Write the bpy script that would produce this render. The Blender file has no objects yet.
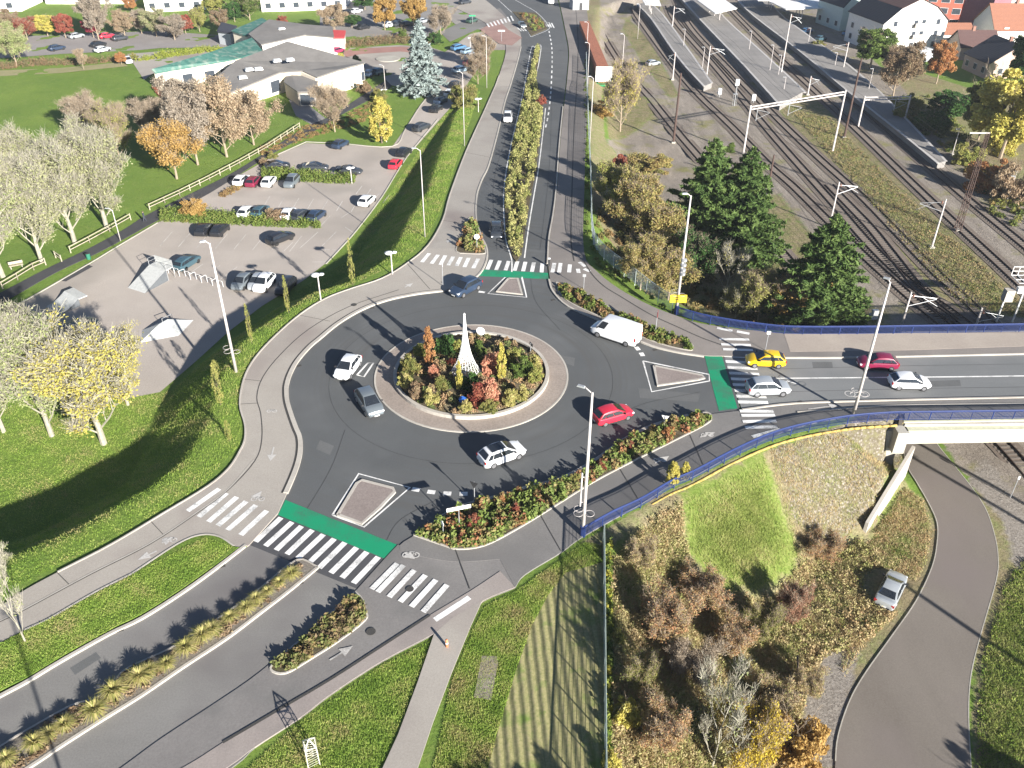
import bpy, bmesh, math, random
import numpy as np
from mathutils import Vector
PI = math.pi
rng = np.random.default_rng(7)
random.seed(7)
scene = bpy.context.scene
COL = scene.collection

# ------------------------------------------------------------------ camera (solved from the photograph)
F, PITCH, ROLL, CAMH = 870.7, 0.5977, 0.0058, 50.0
SUN_AZ, SUN_EL = 0.6297, math.radians(19.8)
SD = np.array([-math.sin(SUN_AZ), math.cos(SUN_AZ)])          # direction in which shadows fall
fw = np.array([0, math.cos(PITCH), -math.sin(PITCH)])
_r = np.array([1., 0, 0]); _u = np.cross(_r, fw)
rt = math.cos(ROLL) * _r + math.sin(ROLL) * _u
up = -math.sin(ROLL) * _r + math.cos(ROLL) * _u

def ray(px, py):
    return (px - 512) * rt - (py - 384) * up + F * fw
def proj(X):
    d = np.array(X, float) - [0, 0, CAMH]
    w = d @ fw
    return 512 + F * (d @ rt) / w, 384 - F * (d @ up) / w
def at(px, py, z):
    """pixel -> point on the horizontal plane z"""
    d = ray(px, py); t = (z - CAMH) / d[2]
    return np.array([d[0] * t, d[1] * t, z])

# ------------------------------------------------------------------ levels of the ground
LEFT, RIGHT = -5.0, -7.0
def zp(y):                                                   # the raised road level, falling away to the north
    return np.interp(y, [105, 200], [0.0, -5.0])
def atp(px, py, off=0.0):
    z = off
    for _ in range(12):
        p = at(px, py, z); z = float(zp(p[1])) + off
    return p
def W(pts, lvl='P', off=0.0):
    out = []
    for q in pts:
        p = atp(q[0], q[1], off) if lvl == 'P' else at(q[0], q[1], lvl + off)
        out.append((p[0], p[1]))
    return out
def smooth(pts, n=5):
    """Catmull-Rom through 2-D points"""
    P = [np.array(p, float) for p in pts]
    if len(P) < 3: return [tuple(p) for p in P]
    P = [2 * P[0] - P[1]] + P + [2 * P[-1] - P[-2]]
    out = []
    for i in range(1, len(P) - 2):
        for k in range(n):
            t = k / n
            out.append(tuple(0.5 * ((2 * P[i]) + (-P[i - 1] + P[i + 1]) * t + (2 * P[i - 1] - 5 * P[i] + 4 * P[i + 1] - P[i + 2]) * t * t
                                    + (-P[i - 1] + 3 * P[i] - 3 * P[i + 1] + P[i + 2]) * t ** 3)))
    out.append(tuple(P[-2]))
    return out
def sdist(x, y, poly):
    """signed distance to a polygon, negative inside"""
    x = np.asarray(x, float); y = np.asarray(y, float)
    d = np.full(x.shape, 1e18); ins = np.zeros(x.shape, bool)
    n = len(poly)
    for i in range(n):
        ax, ay = poly[i]; bx, by = poly[(i + 1) % n]
        ex, ey = bx - ax, by - ay
        l2 = ex * ex + ey * ey + 1e-12
        t = np.clip(((x - ax) * ex + (y - ay) * ey) / l2, 0, 1)
        d = np.minimum(d, (x - ax - t * ex) ** 2 + (y - ay - t * ey) ** 2)
        c = ((ay > y) != (by > y))
        if abs(ey) > 1e-12:
            ins ^= c & (x < ex * (y - ay) / ey + ax)
    d = np.sqrt(d)
    return np.where(ins, -d, d)

CREST_L = [(0, 562), (18, 555), (76, 530), (152, 487), (188, 459), (203, 436), (214, 410), (221, 385), (228, 366), (245, 342), (258, 330), (288, 311),
           (313, 293), (345, 284), (369, 272), (395, 254), (407, 228), (420, 205), (430, 190), (435, 173), (448, 137), (458, 112), (472, 92), (487, 60),
           (490, 30), (478, 8), (455, -10)]
CREST_R = [(650, -10), (598, 8), (592, 40), (590, 120), (588, 200), (588, 240), (602, 268), (640, 298), (672, 312), (700, 320), (740, 327), (815, 333), (903, 333),
           (903, 424), (891, 424), (840, 429), (800, 437), (765, 447), (733, 464), (693, 487), (672, 497), (640, 516), (613, 537), (606, 555),
           (606, 650), (606, 768)]
PLATEAU = [(-75, 0), (-62, 28)] + W(CREST_L) + [(-20, 330), (30, 330)] + W(CREST_R) + [(7.5, 0)]
# sheets on the low ground
LOT = W([(0, 312), (23, 303), (89, 265), (117, 248), (157, 223), (208, 192), (245, 172), (270, 158), (306, 143), (392, 147), (404, 130), (420, 105), (438, 85), (446, 74),
         (440, 62), (470, 34), (480, 45), (484, 60), (470, 80), (450, 108), (407, 157), (382, 197), (357, 230), (341, 248), (326, 263), (304, 280),
         (262, 306), (228, 332), (195, 362), (160, 392), (120, 400), (60, 370), (0, 345)], LEFT)
VPATH = smooth(W([(903, 436), (904, 452), (908, 468), (917, 483), (929, 504), (937, 523), (937, 543), (932, 567), (916, 601), (891, 637), (866, 672), (850, 700), (838, 736), (835, 768), (832, 810)], RIGHT)) \
    + smooth(W([(974, 810), (971, 768), (968.5, 713), (971, 675), (980, 637), (996, 581), (998, 558), (995, 537), (987, 512), (975, 492), (957, 469), (940, 448), (932, 436)], RIGHT))
VPATH[0:0] = [(VPATH[-1][0] - 6, VPATH[-1][1] + 26), ]
VPATH.insert(0, (VPATH[-1][0] + 1, VPATH[-1][1] + 26))
WALL_A = at(909, 455, -4.0); WALL_B = at(862, 533, -6.8)

def hT(x, y):
    x = np.asarray(x, float); y = np.asarray(y, float)
    d = np.maximum(sdist(x, y, PLATEAU), 0)
    mid = np.interp(y, [0, 60, 100, 160, 220, 300], [-5, 0, 0, 4, 8, 10])
    low = np.where(x < mid, LEFT, RIGHT)
    z0 = zp(y)
    drop = z0 - low
    w = np.where(x < mid, 1.6, np.where(y < 75, np.interp(x, [20, 31], [1.75, 1.1]), 1.75)) * np.maximum(drop, 0.3)
    t = np.clip(d / w, 0, 1)
    t = t + 0.0
    h = z0 - drop * t
    near = np.maximum(sdist(x, y, LOT), 0)
    h = np.where(x < mid, np.minimum(h, np.where(near < 12, LEFT + near / 1.25, 99)), h)
    nearp = np.maximum(sdist(x, y, VPATH) - 0.5, 0)
    h = np.where((x > mid) & (d > 0), np.minimum(h, np.where(nearp < 14, RIGHT + nearp / 1.3, 99)), h)
    # ground east of the wing wall is cut down to the lower path; so is everything under the bridge
    a, b = WALL_A, WALL_B
    side = (b[0] - a[0]) * (y - a[1]) - (b[1] - a[1]) * (x - a[0])
    h = np.where((d > 0) & (side > 0) & (x > b[0] - 2) & (y > b[1]) & (y < 88), RIGHT, h)
    h = np.where((d > 0) & (x > 37.2) & (y > a[1]) & (y < 88), RIGHT, h)
    h = np.maximum(h, np.where(x < mid, LEFT, RIGHT)) if True else h
    # gentle unevenness away from built sheets
    n = 0.18 * np.sin(x * .31 + 1.3 * np.sin(y * .17)) * np.cos(y * .27) + 0.07 * np.sin(x * 1.1 + y * .7) * np.sin(y * 1.3 - x * .4)
    soft = np.clip(d / 4, 0, 1) * np.clip((near - 2) / 5, 0, 1) * np.clip((nearp - 1) / 4, 0, 1) * np.clip((y - 20) / 10, 0, 1)
    soft = soft * np.where((x > 36) & (y > 70), 0.0, 1.0) * np.where((x < mid) & (t >= 1), .35, 1)
    return h + n * soft - 0.05
def hTs(x, y): return float(hT(np.array([x]), np.array([y]))[0])
def on(px, py, off=0.0):
    """pixel -> point on the ground, at height off above it"""
    d = ray(px, py)
    z = LEFT
    ts = np.linspace((CAMH - 4 - off) / -d[2], (CAMH + 8) / -d[2], 400)
    X, Y, Z = d[0] * ts, d[1] * ts, CAMH + d[2] * ts
    g = hT(X, Y) + off
    i = int(np.argmax(Z <= g))
    if Z[i] > g[i]: i = len(ts) - 1
    i = max(i, 1)
    a, b = Z[i - 1] - g[i - 1], Z[i] - g[i]
    k = a / (a - b + 1e-9)
    x = X[i - 1] + k * (X[i] - X[i - 1]); y = Y[i - 1] + k * (Y[i] - Y[i - 1])
    return np.array([x, y, hTs(x, y)])
def height(p, pytop):
    """height of something standing at p whose top shows at row pytop"""
    lo, hi = 0.0, 40.0
    for _ in range(40):
        m = (lo + hi) / 2
        if proj((p[0], p[1], p[2] + m))[1] > pytop: lo = m
        else: hi = m
    return lo

# ------------------------------------------------------------------ materials
MATS = {}
def nt(name):
    m = bpy.data.materials.new(name); m.use_nodes = True
    t = m.node_tree; b = t.nodes['Principled BSDF']
    return m, t, b
def N(t, typ, **kw):
    n = t.nodes.new(typ)
    for k, v in kw.items(): setattr(n, k, v)
    return n
def mixc(t, fac, a, b, blend='MIX'):
    m = N(t, 'ShaderNodeMix', data_type='RGBA', blend_type=blend)
    for sock, v in ((m.inputs[0], fac), (m.inputs[6], a), (m.inputs[7], b)):
        if hasattr(v, 'links'): t.links.new(v, sock)
        elif isinstance(v, (int, float)): sock.default_value = v
        else: sock.default_value = (*v[:3], 1)
    return m.outputs[2]
def ramp(t, src, lo, hi):
    r = N(t, 'ShaderNodeMapRange'); t.links.new(src, r.inputs[0])
    r.inputs[1].default_value = lo; r.inputs[2].default_value = hi
    return r.outputs[0]
def noise(t, scale, detail=4, rough=.6, coord=None, stretch=None, dist=0):
    n = N(t, 'ShaderNodeTexNoise'); n.inputs['Scale'].default_value = scale
    n.inputs['Detail'].default_value = detail; n.inputs['Roughness'].default_value = rough
    n.inputs['Distortion'].default_value = dist
    src = coord
    if src is None:
        g = t.nodes.get('GEO') or N(t, 'ShaderNodeNewGeometry', name='GEO')
        src = g.outputs['Position']
    if stretch:
        mp = N(t, 'ShaderNodeMapping'); mp.inputs['Scale'].default_value = stretch[:3]
        if len(stretch) > 3: mp.inputs['Rotation'].default_value = (0, 0, stretch[3])
        t.links.new(src, mp.inputs[0]); src = mp.outputs[0]
    t.links.new(src, n.inputs[0])
    return n.outputs[0]
def bump(t, b, h, strength, dist=.05):
    n = N(t, 'ShaderNodeBump'); n.inputs['Strength'].default_value = strength; n.inputs['Distance'].default_value = dist
    t.links.new(h, n.inputs['Height']); t.links.new(n.outputs[0], b.inputs['Normal'])
def plain(name, col, rough=.6, metal=0, var=.12, scale=3, coat=0, objnoise=False):
    if name in MATS: return MATS[name]
    m, t, b = nt(name)
    f = ramp(t, noise(t, scale, 3), .3, .7)
    c2 = tuple(min(1, c * (1 + var)) for c in col); c1 = tuple(c * (1 - var) for c in col)
    t.links.new(mixc(t, f, c1, c2), b.inputs['Base Color'])
    b.inputs['Roughness'].default_value = rough; b.inputs['Metallic'].default_value = metal
    if coat: b.inputs['Coat Weight'].default_value = coat; b.inputs['Coat Roughness'].default_value = .08
    MATS[name] = m
    return m
def surface(name, c1, c2, big=.15, fine=9, rough=.9, bmp=.25, patch=None, speck=.25, stretch=None, cracks=0):
    """asphalt / concrete / soil: broad mottling, fine grain, optional patches"""
    if name in MATS: return MATS[name]
    m, t, b = nt(name)
    base = mixc(t, ramp(t, noise(t, big, 5, .65, stretch=stretch), .35, .65), c1, c2)
    fn = noise(t, fine, 5, .75)
    g = ramp(t, fn, .25, .75)
    base = mixc(t, speck, base, mixc(t, g, tuple(c * .55 for c in c1), tuple(min(1, c * 1.45) for c in c2)))
    if patch:
        base = mixc(t, ramp(t, noise(t, big * .8, 3, .55), .5, .68), base, patch)
    if cracks:
        v = N(t, 'ShaderNodeTexVoronoi', feature='DISTANCE_TO_EDGE'); v.inputs['Scale'].default_value = cracks
        g0 = t.nodes.get('GEO'); t.links.new(g0.outputs['Position'], v.inputs[0])
        base = mixc(t, ramp(t, v.outputs[0], .0, .012), tuple(c * .6 for c in c1), base)
    t.links.new(base, b.inputs['Base Color'])
    b.inputs['Roughness'].default_value = rough
    b.inputs['Specular IOR Level'].default_value = .25
    bump(t, b, fn, bmp, .04)
    MATS[name] = m
    return m
def radial_wear(m):
    """tyre-polished rings round the central island"""
    t = m.node_tree; b = t.nodes['Principled BSDF']; src = b.inputs['Base Color'].links[0].from_socket
    g = t.nodes['GEO']; v = N(t, 'ShaderNodeVectorMath', operation='DISTANCE'); t.links.new(g.outputs['Position'], v.inputs[0]); v.inputs[1].default_value = (-4.2, 75.27, 0)
    c = N(t, 'ShaderNodeCombineXYZ'); t.links.new(v.outputs['Value'], c.inputs[0]); n1 = noise(t, .9, 4, .65, coord=c.outputs[0])
    n2 = noise(t, .07, 3, .5)
    ml = N(t, 'ShaderNodeMath', operation='MULTIPLY'); t.links.new(ramp(t, n1, .42, .62), ml.inputs[0]); t.links.new(ramp(t, n2, .35, .6), ml.inputs[1])
    m2 = N(t, 'ShaderNodeMath', operation='MULTIPLY'); t.links.new(ml.outputs[0], m2.inputs[0]); m2.inputs[1].default_value = .95
    t.links.new(mixc(t, m2.outputs[0], src, (.095, .095, .093)), b.inputs['Base Color'])
def grassy(name, cols, scale=.25, fine=5, bmp=.8):
    if name in MATS: return MATS[name]
    m, t, b = nt(name)
    a = mixc(t, ramp(t, noise(t, scale, 6, .7), .35, .65), cols[0], cols[1])
    a = mixc(t, ramp(t, noise(t, scale * 4.3, 4, .7, dist=.6), .5, .75), a, cols[2])
    fn = noise(t, fine, 6, .8)
    a = mixc(t, ramp(t, fn, .35, .62), tuple(c * .45 for c in cols[0]), a)
    t.links.new(a, b.inputs['Base Color']); b.inputs['Roughness'].default_value = .95
    b.inputs['Specular IOR Level'].default_value = .1
    bump(t, b, fn, bmp, .12)
    MATS[name] = m
    return m
def leafmat(name, cols, trans=.35):
    """leaves: colour picked per leaf (face attribute tint) from a list of real leaf colours"""
    if name in MATS: return MATS[name]
    m, t, b = nt(name)
    at_ = N(t, 'ShaderNodeAttribute', attribute_name='tint')
    cr = N(t, 'ShaderNodeValToRGB'); e = cr.color_ramp.elements
    n = len(cols)
    e[0].position = 0; e[0].color = (*cols[0], 1); e[1].position = 1; e[1].color = (*cols[-1], 1)
    for i in range(1, n - 1):
        q = e.new(i / (n - 1)); q.color = (*cols[i], 1)
    t.links.new(at_.outputs['Fac'], cr.inputs[0])
    b.inputs['Roughness'].default_value = .75; b.inputs['Specular IOR Level'].default_value = .2
    t.links.new(cr.outputs[0], b.inputs['Base Color'])
    tr = N(t, 'ShaderNodeBsdfTranslucent'); t.links.new(cr.outputs[0], tr.inputs[0])
    mx = N(t, 'ShaderNodeMixShader'); mx.inputs[0].default_value = trans
    t.links.new(b.outputs[0], mx.inputs[1]); t.links.new(tr.outputs[0], mx.inputs[2])
    t.links.new(mx.outputs[0], t.nodes['Material Output'].inputs[0])
    MATS[name] = m
    return m

# ------------------------------------------------------------------ mesh building
def link(o, parent=None):
    COL.objects.link(o)
    if parent is not None: o.parent = parent
    return o
def tag(o, label=None, cat=None, group=None, kind=None):
    if label: o['label'] = label
    if cat: o['category'] = cat
    if group: o['group'] = group
    if kind: o['kind'] = kind
    return o
def thing(name, label, cat, loc=(0, 0, 0), rz=0, group=None):
    o = bpy.data.objects.new(name, None); link(o)
    o.empty_display_size = .3
    o.location = loc; o.rotation_euler = (0, 0, rz)
    return tag(o, label, cat, group)
class MB:
    def __init__(s): s.v = []; s.f = []; s.m = []; s.cur = 0
    def add(s, vs, fs):
        k = len(s.v); s.v += [tuple(map(float, v)) for v in vs]
        for f in fs: s.f.append(tuple(i + k for i in f)); s.m.append(s.cur)
        return s
    def box(s, c, d, rz=0, taper=1):
        x, y, z = c; a, b, h = d[0] / 2, d[1] / 2, d[2] / 2
        cs, sn = math.cos(rz), math.sin(rz); vs = []
        for k, q in ((-1, 1), (1, taper)):
            for i, j in ((-1, -1), (1, -1), (1, 1), (-1, 1)):
                u, v = i * a * q, j * b * q
                vs.append((x + u * cs - v * sn, y + u * sn + v * cs, z + k * h))
        return s.add(vs, [(3, 2, 1, 0), (4, 5, 6, 7), (0, 1, 5, 4), (1, 2, 6, 5), (2, 3, 7, 6), (3, 0, 4, 7)])
    def tube(s, a, b, r0, r1=None, n=8):
        r1 = r0 if r1 is None else r1
        a, b = Vector(a), Vector(b); d = (b - a)
        if d.length < 1e-6: return s
        d.normalize(); u = d.orthogonal().normalized(); w = d.cross(u)
        vs = []
        for p, r in ((a, r0), (b, r1)):
            for k in range(n):
                an = 2 * PI * k / n; vs.append(p + (u * math.cos(an) + w * math.sin(an)) * r)
        fs = [(k, (k + 1) % n, n + (k + 1) % n, n + k) for k in range(n)] + [tuple(range(n))[::-1], tuple(range(n, 2 * n))]
        return s.add(vs, fs)
    def path(s, pts, r, n=6):
        for a, b in zip(pts[:-1], pts[1:]): s.tube(a, b, r, r, n)
        return s
    def lathe(s, prof, c=(0, 0, 0), n=24):
        vs = []
        for r, z in prof:
            for k in range(n):
                an = 2 * PI * k / n; vs.append((c[0] + r * math.cos(an), c[1] + r * math.sin(an), c[2] + z))
        fs = []
        for i in range(len(prof) - 1):
            for k in range(n): fs.append((i * n + k, i * n + (k + 1) % n, (i + 1) * n + (k + 1) % n, (i + 1) * n + k))
        fs.append(tuple(range(n))[::-1]); fs.append(tuple(range((len(prof) - 1) * n, len(prof) * n)))
        return s.add(vs, fs)
    def prism(s, poly, z0, z1):
        n = len(poly)
        zz0 = z0 if callable(z0) else (lambda x, y: z0); zz1 = z1 if callable(z1) else (lambda x, y: z1)
        vs = [(x, y, zz0(x, y)) for x, y in poly] + [(x, y, zz1(x, y)) for x, y in poly]
        return s.add(vs, [tuple(range(n))[::-1], tuple(range(n, 2 * n))] + [(i, (i + 1) % n, n + (i + 1) % n, n + i) for i in range(n)])
    def quad(s, *p): return s.add(p, [tuple(range(len(p)))])
    def mesh(s, name, mats, smooth=False):
        me = bpy.data.meshes.new(name); me.from_pydata(s.v, [], s.f)
        for m in (mats if isinstance(mats, (list, tuple)) else [mats]): me.materials.append(m)
        me.polygons.foreach_set('material_index', s.m)
        if smooth: me.polygons.foreach_set('use_smooth', [True] * len(me.polygons))
        me.update()
        return me
    def build(s, name, mats, parent=None, smooth=False):
        return link(bpy.data.objects.new(name, s.mesh(name, mats, smooth)), parent)
def obj(name, me, parent=None, mat=None, loc=None):
    o = bpy.data.objects.new(name, me); link(o, parent)
    if mat is not None and o.material_slots:
        o.material_slots[0].link = 'OBJECT'; o.material_slots[0].material = mat
    if loc is not None: o.location = loc
    return o

def sheet(name, poly, mat, top, thick=0.0, lvl='P', label=None, kind='structure', cat=None):
    """a flat or road-following slab from a 2-D outline"""
    bm = bmesh.new()
    vs = [bm.verts.new((x, y, 0)) for x, y in poly]
    f = bm.faces.new(vs)
    if f.normal.z < 0: f.normal_flip()
    bm.normal_update()
    if f.normal.z < 0: f.normal_flip()
    bmesh.ops.triangulate(bm, faces=bm.faces[:])
    if lvl == 'P':
        for yy in (105, 200):
            bmesh.ops.bisect_plane(bm, geom=bm.verts[:] + bm.edges[:] + bm.faces[:], plane_co=(0, yy, 0), plane_no=(0, 1, 0))
    if thick:
        edges = [e for e in bm.edges if e.is_boundary]
        r = bmesh.ops.extrude_edge_only(bm, edges=edges)
        low = {v for v in r['geom'] if isinstance(v, bmesh.types.BMVert)}
    else: low = set()
    for v in bm.verts:
        z = (float(zp(v.co.y)) if lvl == 'P' else lvl) + top
        v.co.z = z - (thick if v in low else 0)
    bmesh.ops.recalc_face_normals(bm, faces=bm.faces[:])
    if thick == 0:
        for q in bm.faces:
            if q.normal.z < 0: q.normal_flip()
    me = bpy.data.meshes.new(name); bm.to_mesh(me); bm.free(); me.materials.append(mat)
    o = link(bpy.data.objects.new(name, me))
    return tag(o, label, cat, None, kind)
def zl(lvl, y): return float(zp(y)) if lvl == 'P' else lvl
def ribbon(mb, pts, w, top, lvl='P', h=0.0, shift=0.0):
    """a strip of width w along a 2-D line, optionally with height h (kerb)"""
    P = []
    for a, b in zip(pts[:-1], pts[1:]):                      # split at the creases of the road level
        P.append(a)
        for yy in (105, 200):
            if lvl == 'P' and (a[1] - yy) * (b[1] - yy) < 0:
                t = (yy - a[1]) / (b[1] - a[1]); P.append((a[0] + t * (b[0] - a[0]), yy))
    P.append(pts[-1]); P = np.array(P, float)
    T = np.gradient(P, axis=0); T /= np.linalg.norm(T, axis=1)[:, None] + 1e-9
    Nn = np.stack([-T[:, 1], T[:, 0]], 1)
    A = P + Nn * (w / 2 + shift); B = P - Nn * (w / 2 - shift)
    vs, fs = [], []
    for i in range(len(P)):
        z = zl(lvl, P[i][1]) + top
        vs += [(A[i][0], A[i][1], z), (B[i][0], B[i][1], z)]
        if h: vs += [(A[i][0], A[i][1], z - h), (B[i][0], B[i][1], z - h)]
    k = 4 if h else 2
    for i in range(len(P) - 1):
        a, b = i * k, (i + 1) * k
        fs.append((a, a + 1, b + 1, b))
        if h: fs += [(a + 2, a, b, b + 2), (a + 1, a + 3, b + 3, b + 1)]
    if h: fs += [(0, 2, 3, 1), tuple(x + (len(P) - 1) * k for x in (0, 1, 3, 2))]
    mb.add(vs, fs)
def bar(mb, a, b, w, top, lvl='P'):
    """painted bar between two pixel end points"""
    A, B = W([a], lvl)[0], W([b], lvl)[0]
    d = np.array(B) - A; L = np.linalg.norm(d); d /= L; n = np.array([-d[1], d[0]]) * w / 2
    ps = [A + n, A - n, B - n, B + n]
    mb.quad(*[(p[0], p[1], zl(lvl, p[1]) + top) for p in ps])
def flat_mesh(mb, name, mat, kind='structure', label=None):
    o = mb.build(name, mat)
    for p in o.data.polygons: pass
    return tag(o, label, None, None, kind)
def band(mb, poly, top, lvl='P'):
    vs = [(x, y, zl(lvl, y) + top) for x, y in W(poly, lvl)]
    mb.add(vs, [tuple(range(len(vs)))])
CLEAR = at(891, 590, RIGHT)
def inside(poly, n, seed=0, gap=0):
    r = np.random.default_rng(seed); P = np.array(poly); lo, hi = P.min(0), P.max(0); out = []
    while len(out) < n:
        q = r.uniform(lo, hi, (max(n * 3, 60), 2))
        q = q[np.hypot(q[:, 0] - CLEAR[0], q[:, 1] - CLEAR[1]) > 2.6]          # the grass is pressed flat under the parked car
        out += [tuple(v) for v in q[sdist(q[:, 0], q[:, 1], poly) < -gap]]
    return np.array(out[:n])

# ------------------------------------------------------------------ foliage
def leaves(centers, size, tint, seed=0, flat=.0, aspect=1.6):
    """numpy arrays of one small leaf-shaped quad per centre"""
    r = np.random.default_rng(seed); n = len(centers)
    a = r.normal(size=(n, 3)); a[:, 2] *= (1 - flat); a /= np.linalg.norm(a, axis=1)[:, None]
    b = np.cross(a, r.normal(size=(n, 3))); b /= np.linalg.norm(b, axis=1)[:, None] + 1e-9
    s = (size * r.uniform(.6, 1.35, n))[:, None]
    a = a * s * aspect / 2; b = b * s / 2
    v = np.stack([centers - a, centers + b, centers + a, centers - b], 1).reshape(-1, 3)
    return v, tint
def leaf_mesh(name, v, tint, mats, extra=None):
    """v: 4 verts per leaf; extra: an MB of twigs with material index 1"""
    nq = len(v) // 4
    ev = np.array(extra.v) if extra and extra.v else np.zeros((0, 3)); ef = extra.f if extra else []
    me = bpy.data.meshes.new(name)
    allv = np.concatenate([v, ev]) if len(ev) else v
    me.vertices.add(len(allv)); me.vertices.foreach_set('co', allv.astype(np.float32).ravel())
    ls = np.arange(nq * 4, dtype=np.int32)
    starts = list(range(0, nq * 4, 4)); tot = [4] * nq; el = []
    k = nq * 4; off = nq * 4
    for f in ef:
        starts.append(k); tot.append(len(f)); el += [i + off for i in f]; k += len(f)
    loops = np.concatenate([ls, np.array(el, dtype=np.int32)]) if el else ls
    me.loops.add(len(loops)); me.loops.foreach_set('vertex_index', loops)
    me.polygons.add(len(starts)); me.polygons.foreach_set('loop_start', np.array(starts, dtype=np.int32))
    for m in mats: me.materials.append(m)
    mi = np.zeros(len(starts), dtype=np.int32); mi[nq:] = 1 if len(mats) > 1 else 0
    me.update(calc_edges=True)
    me.polygons.foreach_set('material_index', mi)
    at_ = me.attributes.new('tint', 'FLOAT', 'FACE')
    tt = np.zeros(len(starts), dtype=np.float32); tt[:nq] = tint
    at_.data.foreach_set('value', tt)
    me.validate(); me.update()
    return me
BARK = lambda: plain('bark', (.16, .12, .09), .9, var=.35, scale=6)
def limbs(seed, h, r, spread, nmain, levels=2, start=.3, up_=.6, thick=.02, kids=4, lean=.05):
    """trunk + limbs: returns an MB and the tips"""
    rr = random.Random(seed); mb = MB(); tips = []
    pts = [Vector((0, 0, 0))]
    for i in range(1, 6):
        pts.append(Vector((rr.uniform(-1, 1) * lean * h * i / 5, rr.uniform(-1, 1) * lean * h * i / 5, h * i / 5)))
    for i in range(5): mb.tube(pts[i], pts[i + 1], r * (1 - i / 5.8), r * (1 - (i + 1) / 5.8), 7)
    def grow(p, d, L, rad, lv):
        q = p + d * L * .5; q2 = q + (d + Vector((rr.uniform(-.3, .3), rr.uniform(-.3, .3), up_ * .4))).normalized() * L * .5
        nseg = 4 if lv else 3
        mb.tube(p, q, rad, rad * .75, nseg); mb.tube(q, q2, rad * .75, rad * .35, nseg)
        tips.append(q2); tips.append(q)
        if lv > 0:
            for k in range(kids):
                t = rr.uniform(.3, 1); s = p.lerp(q2, t)
                dd = (d + Vector((rr.gauss(0, .65), rr.gauss(0, .65), rr.gauss(up_ * .5, .35)))).normalized()
                grow(s, dd, L * rr.uniform(.4, .62), rad * .5, lv - 1)
    for k in range(nmain):
        t = start + (1 - start) * (k / nmain); i = min(4, int(t * 5)); s = pts[i].lerp(pts[i + 1], t * 5 - i)
        an = k * 2.4 + rr.uniform(-.4, .4)
        d = Vector((math.cos(an), math.sin(an), up_ + rr.uniform(-.2, .3))).normalized()
        prof = math.sin(PI * min(1, (t - start) / (1 - start) * .75 + .25)) ** .7
        grow(s, d, spread * prof * rr.uniform(.8, 1.15), r * .35, levels)
    return mb, tips
CROWN = {}
def crown_mesh(key, kind, seed, n=7000, leaf=.3):
    """unit-size crowns: height 1, radius about .5 (scaled per tree). kind: broad, column, cone, bush"""
    if key in CROWN: return CROWN[key]
    r = np.random.default_rng(seed)
    ncl = {'broad': 120, 'column': 90, 'bush': 60, 'wide': 150}[kind]
    cs = []
    while len(cs) < ncl:
        q = r.uniform(-1, 1, 3)
        if kind in ('broad', 'wide'):
            rad = np.linalg.norm(q); lim = .80 + .2 * math.sin(3 * math.atan2(q[1], q[0]) + seed) * .6 + .12 * math.sin(5 * q[2] + seed)
            if .35 < rad < lim and q[2] > -.75: cs.append((q[0] * .5, q[1] * .5, q[2] * .5 + .5))
        elif kind == 'column':
            w = .42 * math.sin(PI * min(1, (q[2] * .5 + .5) * .8 + .18)) ** .8
            if math.hypot(q[0], q[1]) < 1: cs.append((q[0] * w, q[1] * w, q[2] * .5 + .5))
        elif kind == 'bush':
            if np.linalg.norm(q) < .95 + .2 * math.sin(4 * q[0] + seed) and q[2] > -.2: cs.append((q[0] * .46, q[1] * .46, max(.05, q[2] * .75 + .15)))
    cs = np.array(cs); cr = r.uniform(.06, .13, ncl) if kind != 'bush' else r.uniform(.07, .2, ncl); ct = r.uniform(0, 1, ncl)
    idx = r.integers(0, ncl, n)
    g = r.normal(size=(n, 3)); g /= np.linalg.norm(g, axis=1)[:, None]
    g *= (r.uniform(0, 1, n) ** .45)[:, None]
    p = cs[idx] + g * cr[idx][:, None] * np.array([1, 1, .8])
    p[:, 2] = np.maximum(p[:, 2], .0)
    tint = np.clip(ct[idx] * .6 + r.uniform(0, 1, n) * .4, 0, 1)
    CROWN[key] = (p, tint, leaf)
    return CROWN[key]
MESHC = {}
def tree_meshes(key, kind, seed, h, rad, n, leaf, trunk_h, trunk_r, twig=(7, 2), start=.3, up_=.7, kids=4, lean=.04):
    """real-size trunk (with limbs) and crown meshes, cached under key"""
    if key in MESHC: return MESHC[key]
    mb, tips = limbs(seed, h * .82, trunk_r, rad * .95, twig[0], twig[1], start, up_, kids=kids, lean=lean)
    trunk = mb.mesh('trunk', BARK())
    p, tint, _ = crown_mesh((kind, seed, n), kind, seed, n)
    p = p * np.array([rad * 2, rad * 2, h - trunk_h]) + np.array([0, 0, trunk_h])
    v, tt = leaves(p, leaf, tint, seed)
    crown = leaf_mesh('crown', v, tt, [plain('white', (.8, .8, .8))])
    MESHC[key] = (trunk, crown)
    return MESHC[key]
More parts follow.
